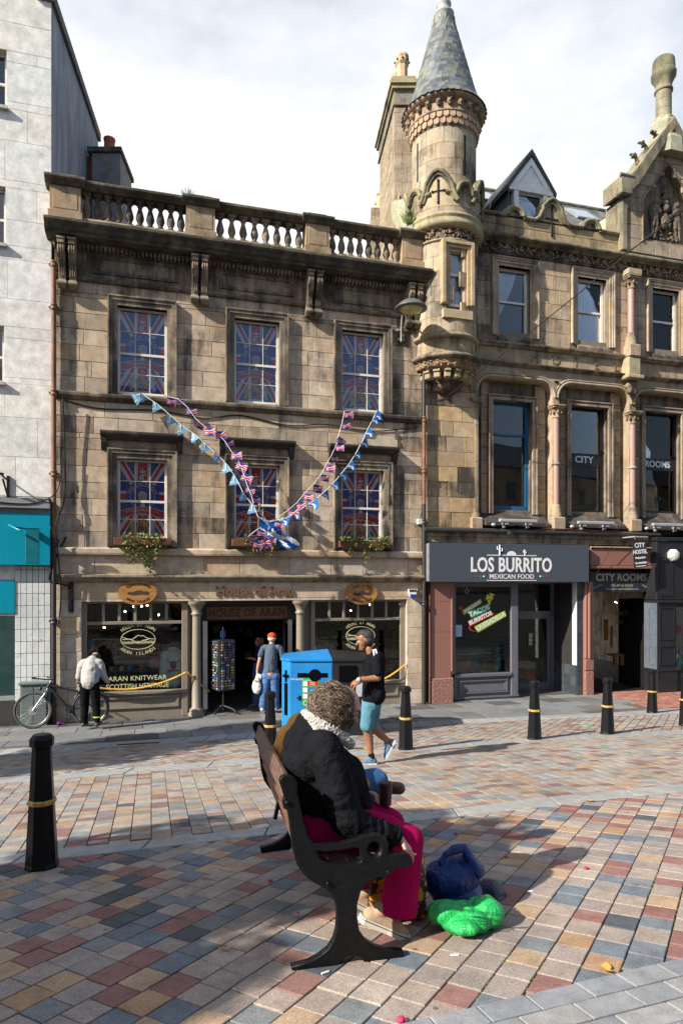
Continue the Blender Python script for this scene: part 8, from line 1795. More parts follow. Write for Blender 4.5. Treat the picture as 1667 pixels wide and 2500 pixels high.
# moss in the joints near the camera
random.seed(31); m = MB()
c_, s_ = math.cos(RAD(58.7)), math.sin(RAD(58.7))
for k in range(4200):
 v = (math.floor(random.uniform(-12, 22))) * .165; u = random.uniform(0, 7); x, y = u * c_ - v * s_, u * s_ + v * c_
 if not (2 < y < 5 and abs(x) < .52 * y and (x > 1.2 or y < s1l(x)) and y > grl(x)): continue
 if noise.noise(Vector((x * .9, y * .9, 2))) < .08: continue
 r = random.uniform(.003, .008); z = gz(x, y) - .006; x += random.gauss(0, .003); m.add([(x - r, y - r, z), (x + r, y - r * .6, z), (x + r * .5, y + r, z), (x, y, z + r * 1.3)], [(0, 1, 3), (1, 2, 3), (2, 0, 3)])
o = m.build('moss', mat('joint_moss', (.10, .16, .02), .9, var=.4), kind='stuff'); o['label'] = 'bright green moss in the joints between the foreground setts'; o['category'] = 'moss'
# ------------------------------------------------------------ trees and the terrace across the street (out of frame: they shade the paving and stand in the glass)
def tree(label, x, y, h, r, n, seed):
 rs = random.Random(seed); t_ = thing('street_tree', label, 'tree', Matrix.Translation((x, y, gz(x, y))), 'street trees'); m = MB()
 m.tube([(0, 0, 0), (.05, 0, h * .3), (0, .05, h * .55), (0, 0, h * .9)], [.16, .12, .08, .02], 10)
 for k in range(9): a = k * 2.4; z = h * (.4 + .05 * k); m.tube([(0, 0, z), (math.cos(a) * r * .4, math.sin(a) * r * .4, z + r * .3), (math.cos(a) * r * .8, math.sin(a) * r * .8, z + r * .5)], [.05, .03, .01], 6)
 m.build('trunk', mat('bark', (.10, .08, .06), .95), t_); m = MB(); cl = [(Vector((rs.gauss(0, .45) * r, rs.gauss(0, .45) * r, h * .72 + rs.gauss(0, .4) * r)), rs.uniform(.3, .55) * r) for _ in range(22)]
 for k in range(n):
  c, cr = rs.choice(cl); d = Vector((rs.gauss(0, 1), rs.gauss(0, 1), rs.gauss(0, 1))).normalized(); p = c + d * cr * rs.random() ** .4; e = d.orthogonal().normalized() * .095; f_ = d.cross(e).normalized() * .095; m.add([p - e, p + f_, p + e, p - f_], [(0, 1, 2, 3)])
 m.build('crown', LEAF, t_)
def shade(px, py, h): p = gp(px, py); k = h / -sdir.z; return p.x - sdir.x * k, p.y - sdir.y * k
for i, (px, py, h, r, lb) in enumerate(((300, 2165, 5.0, 1.25, 'leafy street tree beyond the left edge, shading the foreground setts'), (60, 2275, 5.2, .9, 'second leafy street tree out of frame behind the left foreground'), (150, 1838, 5.5, 1.6, 'leafy street tree out of frame left of the white building'))):
 x, y = shade(px, py, h * .72); tree(lb, x, y, h, r, 8000, 40 + i)
ot = thing('opposite_terrace', 'plain stone terrace with slate roof across the street behind the viewer', 'building')
m = MB(); m.box(-34, 130, -22, -16, 1.5, 14); m.build('wall', STONE, ot, sand(.5)); m = MB(); m.prism([(-22.4, 14), (-15.7, 14), (-19, 17)], 'x', -34, 130); m.build('roof', mat('terrace_slate', (.09, .10, .12), .7), ot)
wm = MB(); wm.box(-.55, .55, 0, .06, 0, 1.7); wmm = wm.mesh('window'); wmm.materials.append(mat('far_window', (.03, .035, .04), .1))
for i in range(46):
 for z in (4.6, 7.8, 11): link('window', wmm, None, ot, M=Matrix.Translation((-32 + i * 3.4, -16.02, z)))
# ------------------------------------------------------------ people
def skin(name, c, r=.5): return mat(name, c, r, var=.12, vs=14, bs=120, bst=.15, sss=.12, obj=True)
def cap(a, ra, b, rb): return ('c', a, ra, b, rb)
def hand(w, d, n, L=.17, curl=.5, side=1, r=.0085):
 """palm and five fingers: w wrist, d direction of the hand, n towards the back of the hand"""
 w, d, n = Vector(w), Vector(d).normalized(), Vector(n).normalized(); s = d.cross(n).normalized() * side; out = []
 pc = w + d * L * .5
 for k in range(4): o = (k - 1.5) * .019; out.append(cap(w + s * o * .6, .017, w + d * L * .48 + s * o * 1.05, .0125))
 for k, ln in enumerate((.062, .072, .068, .052)):
  b = w + d * L * .48 + s * ((k - 1.5) * .0205); c1 = b + (d * math.cos(curl * .5) - n * math.sin(curl * .5)) * ln * .5; c2 = c1 + (d * math.cos(curl * 1.5) - n * math.sin(curl * 1.5)) * ln * .55; out += [cap(b, r, c1, r * .95), cap(c1, r * .95, c2, r * .8)]
 b = w + d * L * .14 - s * .03; c1 = b - s * .025 + d * .03 - n * .008; c2 = c1 + d * .032 - n * .012 + s * .004; out += [cap(w, .014, b, .013), cap(b, .012, c1, .0105), cap(c1, .0105, c2, .009)]
 return out
def head(c, f, u, k=1.0):
 """head with brow, nose, mouth, chin and ears; f forward, u up"""
 c, f, u = Vector(c), Vector(f).normalized(), Vector(u).normalized(); s = f.cross(u).normalized(); e = []
 P = lambda a, b, d: c + f * a * k + s * b * k + u * d * k
 e += [cap(P(-.02, 0, .04), .086 * k, P(.0, 0, .045), .084 * k), cap(P(.02, 0, -.01), .07 * k, P(.03, 0, -.055), .052 * k), cap(P(.06, 0, .055), .03 * k, P(.065, 0, .06), .028 * k)]
 e += [cap(P(.086, 0, .02), .011 * k, P(.108, 0, -.018), .014 * k), cap(P(.076, -.018, -.055), .009 * k, P(.076, .018, -.055), .009 * k), cap(P(.055, 0, -.09), .024 * k, P(.062, 0, -.088), .02 * k)]
 for q in (-1, 1): e += [cap(P(-.0, q * .085, .025), .013 * k, P(-.008, q * .088, -.012), .01 * k), cap(P(.055, q * .034, -.02), .024 * k, P(.05, q * .036, -.03), .022 * k)]
 return e
def eyes(par, c, f, u, k=1.0, M=None):
 c, f, u = Vector(c), Vector(f).normalized(), Vector(u).normalized(); s = f.cross(u).normalized(); m = MB()
 for q in (-1, 1):
  p = c + (f * .074 + s * q * .03 + u * .018) * k; m.ell(p, (.013 * k,) * 3, 10, 7, 0); m.ell(p + f * .009 * k, (.006 * k,) * 3, 8, 5, 1)
  b = c + (f * .088 + s * q * .03 + u * .042) * k; m.tube([b - s * .016 * k, b + u * .004 * k, b + s * .016 * k], .0035 * k, 5, 1)
 return m.build('eyes', [mat('eye_white', (.6, .58, .55), .3), mat('eye_dark', (.03, .02, .015), .3)], par)
def hair_mat(name, c1, c2, sc=(60, 60, 9)):
 m, ns, ls, b = nodes(name); b.inputs['Roughness'].default_value = .5; f = nz(ns, ls, 1.0, 6, .7, obj=True, sc3=sc); w_ = nz(ns, ls, 5, 3, .6, obj=True)
 c = mixc(ns, ls, mr(ns, ls, f, .35, .68), c1, c2); c = mixc(ns, ls, mr(ns, ls, w_, .55, .75, 0, .6, True), c, tuple(min(1, q * 1.7) for q in c2)); ls.new(c, b.inputs['Base Color']); bump(ns, ls, b, f, .9, .012); return m

# the woman on the bench
W = thing('person', 'seated woman with wavy grey-brown hair, black fleece-collared jacket and crimson trousers on the bench', 'person', BM)
SK = skin('fair_skin', (.52, .28, .21)); JK = cloth_mat('black_denim', (.009, .0095, .012), .8, .25, 500, .8, 11); CRIM = cloth_mat('crimson_cotton', (.36, .004, .075), .8, .10, 400, .5, 6, sc3=(1, 1, .4)); s0_ = .40
nearhand = hand((.58, .158, .53), (.62, -.02, -.70), (.70, -.25, .6), .18, .45, -1, .0092)
farhand = hand((.47, .53, .66), (.9, -.55, .05), (0, .3, .9), .15, 1.1, 1, .0085)
hc = (.325, .42, 1.165); hf = Vector((.80, .12, -.60)); hu = Vector((.60, .05, .80))
body = head(hc, hf, hu, 1.0) + [cap((.25, .41, 1.08), .062, (.19, .40, .98), .075), cap((.18, .4, .95), .12, (.22, .4, .55), .15), cap((.2, .24, .98), .06, (.28, .15, .64), .045), cap((.28, .15, .64), .045, (.575, .165, .515), .03), cap((.2, .56, .98), .06, (.30, .62, .70), .045), cap((.30, .62, .70), .04, (.47, .53, .66), .028),
  cap((.2, .3, .53), .09, (.65, .23, .47), .06), cap((.65, .23, .47), .055, (.56, .22, .20), .042), cap((.56, .22, .20), .042, (.505, .22, .09), .036), cap((.2, .5, .53), .09, (.62, .48, .50), .06), cap((.62, .48, .50), .05, (.43, .45, .12), .04), cap((.50, .22, .1), .035, (.58, .22, .05), .03), cap((.43, .45, .12), .035, (.5, .45, .06), .03)] + nearhand + farhand
blob('body', body, SK, W, .0065, 3)
eyes(W, hc, hf, hu)
hp = [('e', (.268, .40, 1.165), (.112, .110, .128)), ('e', (.30, .345, 1.10), (.065, .045, .08)), ('e', (.225, .385, 1.09), (.065, .075, .065))]
HB = hair_mat('wavy_hair', (.05, .03, .02), (.16, .105, .07), (26, 26, 70))
HR = blob('hair', hp, HB, W, .008, 6, (.006, (16, 16, 24), .5))
LOCK = ramp_mat('hair_lock', [(.07, .042, .026), (.11, .07, .045), (.17, .115, .075), (.055, .033, .022), (.24, .175, .13), (.13, .085, .055), (.34, .28, .23), (.09, .055, .035)], True, .42, var=.1, bst=0, spec=.5)
m = MB(); rs = random.Random(3); C0 = Vector((.272, .40, 1.160)); RR = (.122, .118, .138)
for k in range(5200):
 d = Vector((rs.gauss(0, 1), rs.gauss(-.15, 1), rs.gauss(.25, 1))).normalized()
 if d.x > .80 and d.z < .3: continue
 ph, fq = rs.uniform(0, 6.28), rs.uniform(1.2, 2.2); P = []; lift = rs.uniform(-.004, .016); n = 6; wv = rs.uniform(.003, .016); end = rs.random() < .3
 for j in range(n):
  off = 1 + (lift + .004 * (j / n)) / .13 + (.10 * (j / n) ** 2 if end else 0); p = C0 + Vector((d.x * RR[0], d.y * RR[1], d.z * RR[2])) * off
  flow = Vector((.75, 0, -.7)) + Vector((0, .35 * d.y, 0)) + Vector((noise.noise(p * 14), noise.noise(p * 14 + Vector((5, 0, 0))), noise.noise(p * 14 + Vector((0, 7, 0))))) * 1.5 + Vector((rs.gauss(0, .22), rs.gauss(0, .22), rs.gauss(0, .22))); t_ = (flow - d * flow.dot(d)).normalized(); s_ = d.cross(t_)
  P.append(p + s_ * wv * math.sin(ph + j * fq) + d * wv * .4 * math.cos(ph + j * fq)); d = (d + t_ * .15).normalized()
  if d.x > .88: break
 if len(P) > 2: m.tube(P, [.0011, .0016, .0017, .0016, .0012, .0005][:len(P)], 3)
m.build('hair_locks', LOCK, HR)
random.seed(17)
jp = [cap((.16, .40, .97), .155, (.235, .40, .76), .195), cap((.235, .40, .78), .20, (.27, .40, .58), .195), cap((.20, .25, .98), .095, (.20, .55, .98), .095), ('e', (.13, .40, .90), (.13, .2, .17)), cap((.34, .4, .8), .12, (.36, .4, .62), .14), cap((.16, .40, 1.06), .10, (.2, .4, 1.0), .12)]
jp += [cap((.205, .215, .975), .095, (.245, .15, .82), .088), cap((.245, .15, .82), .088, (.295, .125, .645), .085), cap((.295, .125, .645), .086, (.42, .14, .56), .075), cap((.42, .14, .56), .075, (.545, .16, .53), .056), cap((.2, .57, .97), .09, (.30, .62, .72), .085), cap((.30, .62, .72), .08, (.45, .55, .67), .055)]
def along(a, b, ra, rb, n, ax):
 a, b = Vector(a), Vector(b)
 for i in range(n):
  t = (i + .5) / n + random.uniform(-.03, .03); r = (ra + (rb - ra) * t) * random.uniform(1.03, 1.09); p = a.lerp(b, t) + Vector((random.uniform(-.006, .006), -.004, random.uniform(-.006, .006)))
  jp.append(('e', p, (.020, r, r) if ax == 'x' else (r, r, .018), (0, random.uniform(-.5, .1), 0)))
along((.31, .127, .64), (.55, .16, .53), .084, .058, 6, 'x'); along((.23, .17, .86), (.295, .128, .66), .088, .086, 4, 'z')
JO = blob('jacket', jp, JK, W, .009, 5, (.006, (6, 6, 13), .5))
# seams, cuff and pocket lines
m = MB(); m.tube([Vector((.557, .162, .527)) + Vector((.030, 0, .05)) * math.cos(t) * 1.0 + Vector((0, .055, 0)) * math.sin(t) for t in [6.2832 * i / 20 for i in range(21)]], .007, 6)
m.build('cuff', JK, JO)
cp = []
for i in range(26):
 t = i / 25; a = math.pi * (.62 + 1.35 * t); x = .235 + .105 * math.cos(a); y = .40 + .105 * math.sin(a); z = 1.075 - .06 * math.cos(a) ; cp.append(('e', (x, y, z), (.028, .026, .030)))
for i in range(9): t = i / 13; cp.append(('e', (.28 + .13 * t, .30 + .04 * t, 1.045 - .10 * t), (.027, .025, .026)))
for i in range(10): t = i / 9; cp.append(('e', (.14 + .03 * t, .36 - .05 * t, 1.10 - .03 * t), (.028, .03, .03)))
blob('fleece_collar', cp, cloth_mat('fleece', (.82, .79, .75), .95, .2, 120, 1.0, 90), W, .006, 2, (.007, (70, 70, 70), .8))
tp = [cap((.18, .32, .53), .13, (.45, .27, .52), .115), cap((.45, .27, .52), .115, (.655, .235, .475), .088), cap((.655, .235, .475), .088, (.63, .225, .30), .088), cap((.63, .225, .30), .088, (.588, .22, .12), .104), cap((.18, .5, .53), .13, (.45, .49, .53), .11), cap((.45, .49, .53), .11, (.62, .48, .49), .085), cap((.62, .48, .49), .085, (.46, .45, .16), .088)]
blob('trousers', tp, CRIM, W, .009, 4, (.009, (8, 8, 3), .5), post=lambda c: Vector((c.x, c.y, max(c.z, (.118 if c.y < .34 else .17) + .12 * (.58 - c.x)))))
BEI, SOLE = cloth_mat('beige_canvas', (.42, .30, .21), .8, .1, 400, .2), mat('rubber_sole', (.60, .55, .47), .6, dirt=.15)
for (hx_, hy_, hz_), (tx_, ty_, tz_) in (((.425, .215, .085), (.615, .20, -.005)), ((.395, .44, .10), (.53, .44, .02))):
 h_, t_ = Vector((hx_, hy_, hz_)), Vector((tx_, ty_, tz_)); d = (t_ - h_).normalized(); up_2 = Vector((-d.z, 0, d.x))
 sh_ = blob('shoe', [cap(h_ + up_2 * .035, .040, t_ - d * .06 + up_2 * .03, .040), cap(t_ - d * .06 + up_2 * .025, .038, t_ - d * .01 + up_2 * .018, .03), cap(h_ + d * .02 + up_2 * .04, .04, h_ + d * .045 + up_2 * .085, .04)], BEI, W, .007, 3)
 m = MB(); M = Matrix((d, Vector((0, 1, 0)), up_2)).transposed().to_4x4(); M.translation = h_; m.T = M; L = (t_ - h_).length
 def sole(w_, z0, z1, mi): m.prism([(-.045 + 0, -.025 * w_), (-.03, -.04 * w_), (L * .5, -.038 * w_), (L * .85, -.046 * w_), (L + .02, -.03 * w_), (L + .035, 0), (L + .02, .03 * w_), (L * .85, .046 * w_), (L * .5, .038 * w_), (-.03, .04 * w_), (-.045, .025 * w_)], 'z', z0, z1, mi)
 sole(1.0, -.015, .018, 0); sole(1.03, .006, .010, 1); m.build('sole', [SOLE, IRON], sh_)
 m = MB(); [m.tube([h_ + d * (L * .48 + q * .017) + up_2 * (.078 - .008 * q) + Vector((0, s_ * .022, 0)) for s_ in (-1, 0, 1)], .004, 5) for q in range(4)]; m.build('laces', SOLE, sh_)
m = MB(); m.tube([(.612, .15, .455), (.665, .13, .435)], .004, 6); o = m.build('cigarette', CW, None); o.matrix_world = BM; tag(o, 'lit cigarette held in the seated woman\'s near hand', 'cigarette')
m = MB(); m.lathe([(.032, -.06), (.038, .05), (.041, .055), (.041, .065), (.034, .07)], (.60, .47, .66), 20); o = m.build('takeaway_cup', mat('dark_cup', (.04, .02, .025), .4)); o.matrix_world = BM; tag(o, 'small dark lidded cup held in the seated woman\'s far hand', 'cup')
# her companion
Q = thing('person', 'person in tan suede jacket and jeans bent forward on the bench behind the seated woman', 'person', BM)
TAN = cloth_mat('tan_suede', (.52, .27, .07), .85, .15, 300, .4); DNM = cloth_mat('blue_denim', (.06, .16, .36), .85, .2, 300, .4); BRS = mat('brown_leather', (.12, .05, .025), .45)
ch_ = (.47, 1.0, 1.06); cf_ = Vector((.85, .05, -.5)); cu_ = Vector((.5, .1, .85))
blob('body', head(ch_, cf_, cu_, 1.05) + [cap((.40, 1.0, 1.0), .055, (.28, 1.0, .92), .07), cap((.25, 1.0, .88), .13, (.2, 1.0, .56), .14), cap((.27, .82, .9), .05, (.4, .80, .66), .04), cap((.4, .8, .66), .04, (.6, .9, .60), .03), cap((.27, 1.18, .9), .05, (.4, 1.2, .66), .04), cap((.4, 1.2, .66), .04, (.6, 1.08, .6), .03), cap((.2, .92, .53), .08, (.68, .95, .62), .055), cap((.68, .95, .62), .05, (.74, 1.15, .4), .04), cap((.2, 1.1, .53), .08, (.66, 1.1, .5), .055), cap((.66, 1.1, .5), .05, (.64, 1.1, .1), .04)] + hand((.6, .92, .6), (.7, .3, -.1), (0, 0, 1), .15, .6), skin('pink_skin', (.58, .29, .24)), Q, .009, 3)
eyes(Q, ch_, cf_, cu_, 1.05)
blob('jacket', [cap((.22, 1.0, .86), .17, (.2, 1.0, .6), .18), cap((.13, .95, .82), .13, (.14, .95, .66), .14), cap((.25, .84, .92), .08, (.26, 1.16, .92), .08), cap((.2, 1.0, .97), .1, (.26, 1, .95), .1), cap((.26, .82, .9), .075, (.4, .79, .68), .065), cap((.4, .79, .68), .062, (.58, .9, .61), .045), cap((.26, 1.18, .9), .075, (.4, 1.21, .68), .065), cap((.4, 1.21, .68), .06, (.58, 1.09, .61), .045), ('e', (.09, .93, .84), (.07, .13, .16))], TAN, Q, .012, 4, (.006, (8, 8, 8), .5))
blob('jeans', [cap((.2, .92, .53), .12, (.66, .95, .625), .075), cap((.68, .95, .62), .07, (.72, 1.12, .45), .06), cap((.2, 1.1, .53), .12, (.66, 1.1, .5), .075), cap((.66, 1.1, .5), .07, (.64, 1.1, .14), .06)], DNM, Q, .012, 4, (.004, (9, 9, 9), .5))
for p, q in (((.73, 1.0, .56), (.80, .86, .585)), ((.6, 1.1, .04), (.8, 1.1, .03))): blob('shoe', [cap(p, .045, q, .04)], BRS, Q, .01, 3)
m = MB(); cc = Vector(ch_); s_ = cf_.normalized().cross(cu_.normalized()).normalized(); f2, u2_ = cf_.normalized(), cu_.normalized()
for q in (-1, 1): m.tube([cc + s_ * q * .09 + u2_ * .02, cc + s_ * q * .075 + f2 * .085 + u2_ * .02, cc + s_ * q * .005 + f2 * .11 + u2_ * .015], .003, 5)
m.build('glasses', IRON, Q)

def figure(label, px, py, Y, M_extra=None, cat='person'):
 t = (px - CX) / FPX; x = t * Y; return thing('person', label, cat, Matrix.Translation((x, Y, CAMZ - (py - CY) / FPX * Y)) @ (M_extra or Matrix.Identity(4)))
# walking man; local x to the right in the photo, z up, origin under the planted foot
pg = gp(897, 1866); Wm = figure('man walking left in black t-shirt, blue-grey shorts and trainers, in front of the bin', 897, 1866, pg.y); K = pg.y / FPX
q_ = lambda x, y, d=0.0: Vector(((660 + x / 4.61 - 897) * K, d, (1866 - 1500 - y / 4.61) * K))
BS = skin('brown_skin', (.27, .125, .065))
hc = q_(1055, 300); hf = Vector((-.93, -.25, -.28)); hu = Vector((-.22, 0, .97))
arm = [cap(q_(1195, 500, -.16), .055, q_(1195, 690, -.20), .046), cap(q_(1195, 690, -.20), .045, q_(990, 705, -.22), .029)] + hand(q_(990, 705, -.22), (-.8, 0, -.45), (-.4, -.2, .85), .17, .6, 1, .0085)
arm2 = [cap(q_(1170, 500, .18), .05, q_(1130, 690, .22), .045), cap(q_(1130, 690, .22), .042, q_(1000, 790, .20), .028)] + hand(q_(1000, 790, .2), (-.7, 0, -.6), (-.5, 0, .8), .16, .6, -1)
legs = [cap(q_(1120, 1000, .03), .09, q_(1085, 1270, -.02), .062), cap(q_(1085, 1290, -.02), .060, q_(1110, 1390, -.0), .058), cap(q_(1110, 1390), .056, q_(1130, 1570), .036), cap(q_(1150, 1010, .1), .09, q_(1150, 1270, .10), .062), cap(q_(1155, 1280, .1), .06, q_(1240, 1370, .11), .055), cap(q_(1240, 1370, .11), .055, q_(1350, 1470, .12), .036), cap(q_(1130, 1570), .035, q_(1150, 1640), .035), cap(q_(1350, 1470, .12), .035, q_(1375, 1500, .12), .035)]
blob('body', head(hc, hf, hu, 1.02) + [cap(q_(1110, 390), .055, q_(1150, 460), .065), cap(q_(1170, 560), .13, q_(1160, 930), .13)] + arm + arm2 + legs, BS, Wm, .008, 3)
eyes(Wm, hc, hf, hu, 1.02)
blob('hair', [('e', q_(1085, 240), (.100, .09, .085)), ('e', q_(1100, 290), (.078, .094, .08)), ('e', q_(1050, 215), (.075, .078, .055)), ('e', q_(1005, 225), (.04, .06, .03))], hair_mat('black_hair', (.012, .010, .009), (.035, .03, .028), (90, 90, 90)), Wm, .008, 2, (.005, (50, 50, 50), .8))
TEE = cloth_mat('black_tee', (.008, .0085, .011), .85, .2, 300, .6, 8)
blob('t_shirt', [cap(q_(1180, 520), .135, q_(1160, 760), .14), cap(q_(1160, 760), .145, q_(1145, 960), .135), cap(q_(1195, 480, -.13), .075, q_(1195, 480, .13), .075), cap(q_(1195, 480, -.15), .072, q_(1200, 620, -.20), .068), cap(q_(1175, 480, .15), .072, q_(1145, 620, .21), .068), cap(q_(1140, 420), .062, q_(1165, 470), .09), ('e', q_(1210, 900), (.10, .15, .14))], TEE, Wm, .010, 4, (.008, (7, 7, 5), .5))
m = MB(); p = q_(1172, 425, -.14); m.T = Matrix.Translation(p + Vector((0, -.03, 0))) @ Matrix.Rotation(RAD(-14), 4, 'Y') @ Matrix.Rotation(RAD(-30), 4, 'X'); m.box(-.027, .027, -.006, .0, -.06, .06); m.box(-.008, .008, -.008, -.006, -.04, .03, 1); m.build('shoulder_patch', [mat('patch_white', (.7, .62, .65), .7), IRON], Wm)
SHT = cloth_mat('blue_grey_cotton', (.085, .21, .28), .85, .12, 300, .5, 7)
blob('shorts', [cap(q_(1140, 950), .125, q_(1140, 1010), .13), cap(q_(1110, 1020, -.03), .10, q_(1085, 1240, -.04), .092), cap(q_(1165, 1020, .09), .10, q_(1150, 1225, .11), .09)], SHT, Wm, .010, 4, (.007, (8, 8, 4), .5))
SNK, SOCK, WSOLE = cloth_mat('trainer_blue', (.10, .17, .25), .6, .3, 200), cloth_mat('dark_sock', (.015, .015, .02)), mat('pale_sole', (.5, .53, .57), .5)
blob('sock', [cap(q_(1132, 1575), .042, q_(1145, 1640), .043)], SOCK, Wm, .008, 3); blob('sock', [cap(q_(1335, 1455, .12), .042, q_(1375, 1500, .12), .043)], SOCK, Wm, .008, 3)
def trainer(h_, t_, up_2, par):
 h_, t_, up_2 = Vector(h_), Vector(t_), Vector(up_2).normalized(); d = (t_ - h_).normalized(); L = (t_ - h_).length
 s_ = blob('shoe', [cap(h_ + up_2 * .045, .042, h_ + d * L * .55 + up_2 * .04, .042), cap(h_ + d * L * .55 + up_2 * .035, .042, t_ - d * .03 + up_2 * .02, .033), cap(h_ + up_2 * .05, .04, h_ + d * .04 + up_2 * .085, .045)], SNK, par, .008, 3)
 m = MB(); sd = d.cross(up_2); M = Matrix((d, sd, up_2)).transposed().to_4x4(); M.translation = h_; m.T = M; m.prism([(-.045, -.03), (-.03, -.042), (L * .5, -.038), (L * .85, -.046), (L + .01, -.03), (L + .02, 0), (L + .01, .03), (L * .85, .046), (L * .5, .038), (-.03, .042), (-.045, .03)], 'z', -.004, .024); m.build('sole', WSOLE, s_)
 m = MB(); [m.tube([h_ + d * (L * .42 + k * .018) + up_2 * (.088 - .007 * k) + sd * e for e in (-.025, 0, .025)], .004, 5) for k in range(4)]; m.build('laces', WSOLE, s_)
trainer(q_(1165, 1690), q_(1010, 1692), (0, 0, 1), Wm); trainer(q_(1400, 1475, .12), q_(1310, 1655, .12), (-.88, 0, .45), Wm)
m = MB(); p = q_(985, 708, -.22); m.tube([p + Vector((.015, math.cos(t) * .034, math.sin(t) * .034)) for t in [.42 * i for i in range(16)]], .009, 6); m.ell(p + Vector((.0, -.036, .01)), (.024, .008, .024), 14, 7, 1); o = m.build('watch', [mat('watch_strap', (.5, .5, .5), .4, .6), WHT_L], Wm)

# man at the shop door, seen from behind
Yd = 15.12; Dm = figure('man in red cap, blue-grey t-shirt and jeans at the shop doorway, seen from behind', 655, 1736, Yd); K2 = Yd / FPX
g2 = lambda x, y, d=0.0: Vector(((500 + x / 7.127 - 655) * K2, d, (1736 - 1450 - y / 7.127) * K2))
hc = g2(1165, 790); FSK = skin('fair_skin2', (.5, .27, .19))
blob('body', head(hc, (0.1, 1, 0), (0, 0, 1), 1.0) + [cap(g2(1165, 830), .055, g2(1165, 900), .07), cap(g2(1165, 1000), .13, g2(1150, 1380), .13), cap(g2(1000, 960), .05, g2(945, 1200, -.02), .042), cap(g2(945, 1200, -.02), .04, g2(915, 1340, -.02), .028), cap(g2(1330, 960), .05, g2(1370, 1200, .05), .042), cap(g2(1370, 1200, .05), .04, g2(1370, 1350, .08), .028), cap(g2(1070, 1450), .09, g2(1030, 1750), .06), cap(g2(1030, 1750), .055, g2(1005, 1980), .04), cap(g2(1220, 1450), .09, g2(1230, 1750), .06), cap(g2(1230, 1750), .055, g2(1230, 1980), .04)] + hand(g2(915, 1340, -.02), (-.1, 0, -1), (-.9, -.3, 0), .15, .9) + hand(g2(1370, 1350, .08), (0, 0, -1), (1, 0, 0), .16, .4, -1), FSK, Dm, .010, 3)
eyes(Dm, hc, (0.1, 1, 0), (0, 0, 1))
blob('hair', [('e', g2(1170, 775, -.02), (.093, .09, .07))], hair_mat('white_hair', (.5, .48, .45), (.65, .63, .6)), Dm, .01, 2)
hd_ = blob('cap', [('e', g2(1170, 735, .0), (.103, .108, .085)), cap(g2(1170, 760, .09), .055, g2(1170, 765, .15), .045)], cloth_mat('orange_red_cap', (.62, .065, .02), .7), Dm, .008, 3)
TG = cloth_mat('slate_tee', (.085, .115, .16), .85, .15, 300, .7, 7, sc3=(2, 2, .5))
blob('t_shirt', [cap(g2(1165, 980), .145, g2(1150, 1180), .15), cap(g2(1150, 1180), .15, g2(1145, 1300), .15), cap(g2(1085, 1360), .10, g2(1215, 1360), .10), cap(g2(1075, 1420), .095, g2(1225, 1420), .095), cap(g2(1120, 1430), .10, g2(1180, 1430), .10), cap(g2(1050, 935), .07, g2(1280, 935), .07), cap(g2(1015, 950), .065, g2(975, 1070), .065), cap(g2(1315, 950), .065, g2(1350, 1080), .065), cap(g2(1165, 880), .065, g2(1165, 930), .1)], TG, Dm, .012, 4, (.007, (7, 7, 3), .4))
blob('jeans', [cap(g2(1080, 1430), .12, g2(1220, 1430), .12), cap(g2(1075, 1480), .105, g2(1030, 1760), .088), cap(g2(1030, 1760), .088, g2(1010, 1960), .085), cap(g2(1215, 1480), .105, g2(1225, 1760), .088), cap(g2(1225, 1760), .088, g2(1230, 1970), .083)], cloth_mat('mid_denim', (.075, .15, .32), .85, .3, 300, .6, 6), Dm, .012, 4, (.006, (8, 8, 8), .5))
for x in (1005, 1230): blob('shoe', [cap(g2(x, 2005, -.06), .045, g2(x - 30, 2010, .12), .04)], mat('pale_trainer', (.5, .5, .52), .6), Dm, .012, 3)
b_ = blob('carrier_bag', [('e', g2(915, 1600, -.1), (.10, .06, .17)), ('e', g2(950, 1440, -.06), (.07, .03, .07)), cap(g2(925, 1390, -.04), .02, g2(920, 1480, -.08), .05)], mat('white_bag', (.72, .72, .72), .5), None, .012, 3, (.01, (9, 9, 9), .5)); b_.matrix_world = Dm.matrix_world; tag(b_, 'white carrier bag hanging from the hand of the man in the red cap', 'bag')
m = MB(); p = g2(900, 1490, -.17); m.box(p.x - .05, p.x + .05, -.175, -.165, p.z - .015, p.z + .015); m.build('print', mat('bag_yellow', (.5, .4, .05), .6), b_)
# woman standing inside the dim doorway
Ys = 15.9; Sm = figure('person in dark top and blue skirt standing half in shadow inside the shop doorway', 622, 1722, Ys); K3 = Ys / FPX
g3 = lambda x, y, d=0.0: Vector(((500 + x / 7.127 - 622) * K3, d, (1722 - 1450 - y / 7.127) * K3))
hc = g3(945, 840, 0)
blob('body', head(hc, (-1, -.2, 0), (0, 0, 1), .95) + [cap(g3(965, 880), .05, g3(970, 940), .06), cap(g3(960, 1000), .11, g3(940, 1300), .12), cap(g3(930, 970, -.1), .045, g3(930, 1140, -.12), .04), cap(g3(930, 1140, -.12), .036, g3(830, 1110, -.15), .026), cap(g3(990, 970, .12), .045, g3(985, 1200, .1), .04), cap(g3(920, 1500), .08, g3(880, 1900), .05), cap(g3(960, 1500, .1), .08, g3(960, 1900, .1), .05)] + hand(g3(830, 1110, -.15), (-1, 0, .2), (0, 0, 1), .15, .4), FSK, Sm, .011, 3)
eyes(Sm, hc, (-1, -.2, 0), (0, 0, 1), .95)
blob('hair', [('e', g3(965, 815), (.10, .09, .09)), ('e', g3(985, 860), (.07, .09, .1))], hair_mat('brown_hair', (.05, .025, .015), (.14, .08, .05)), Sm, .01, 2)
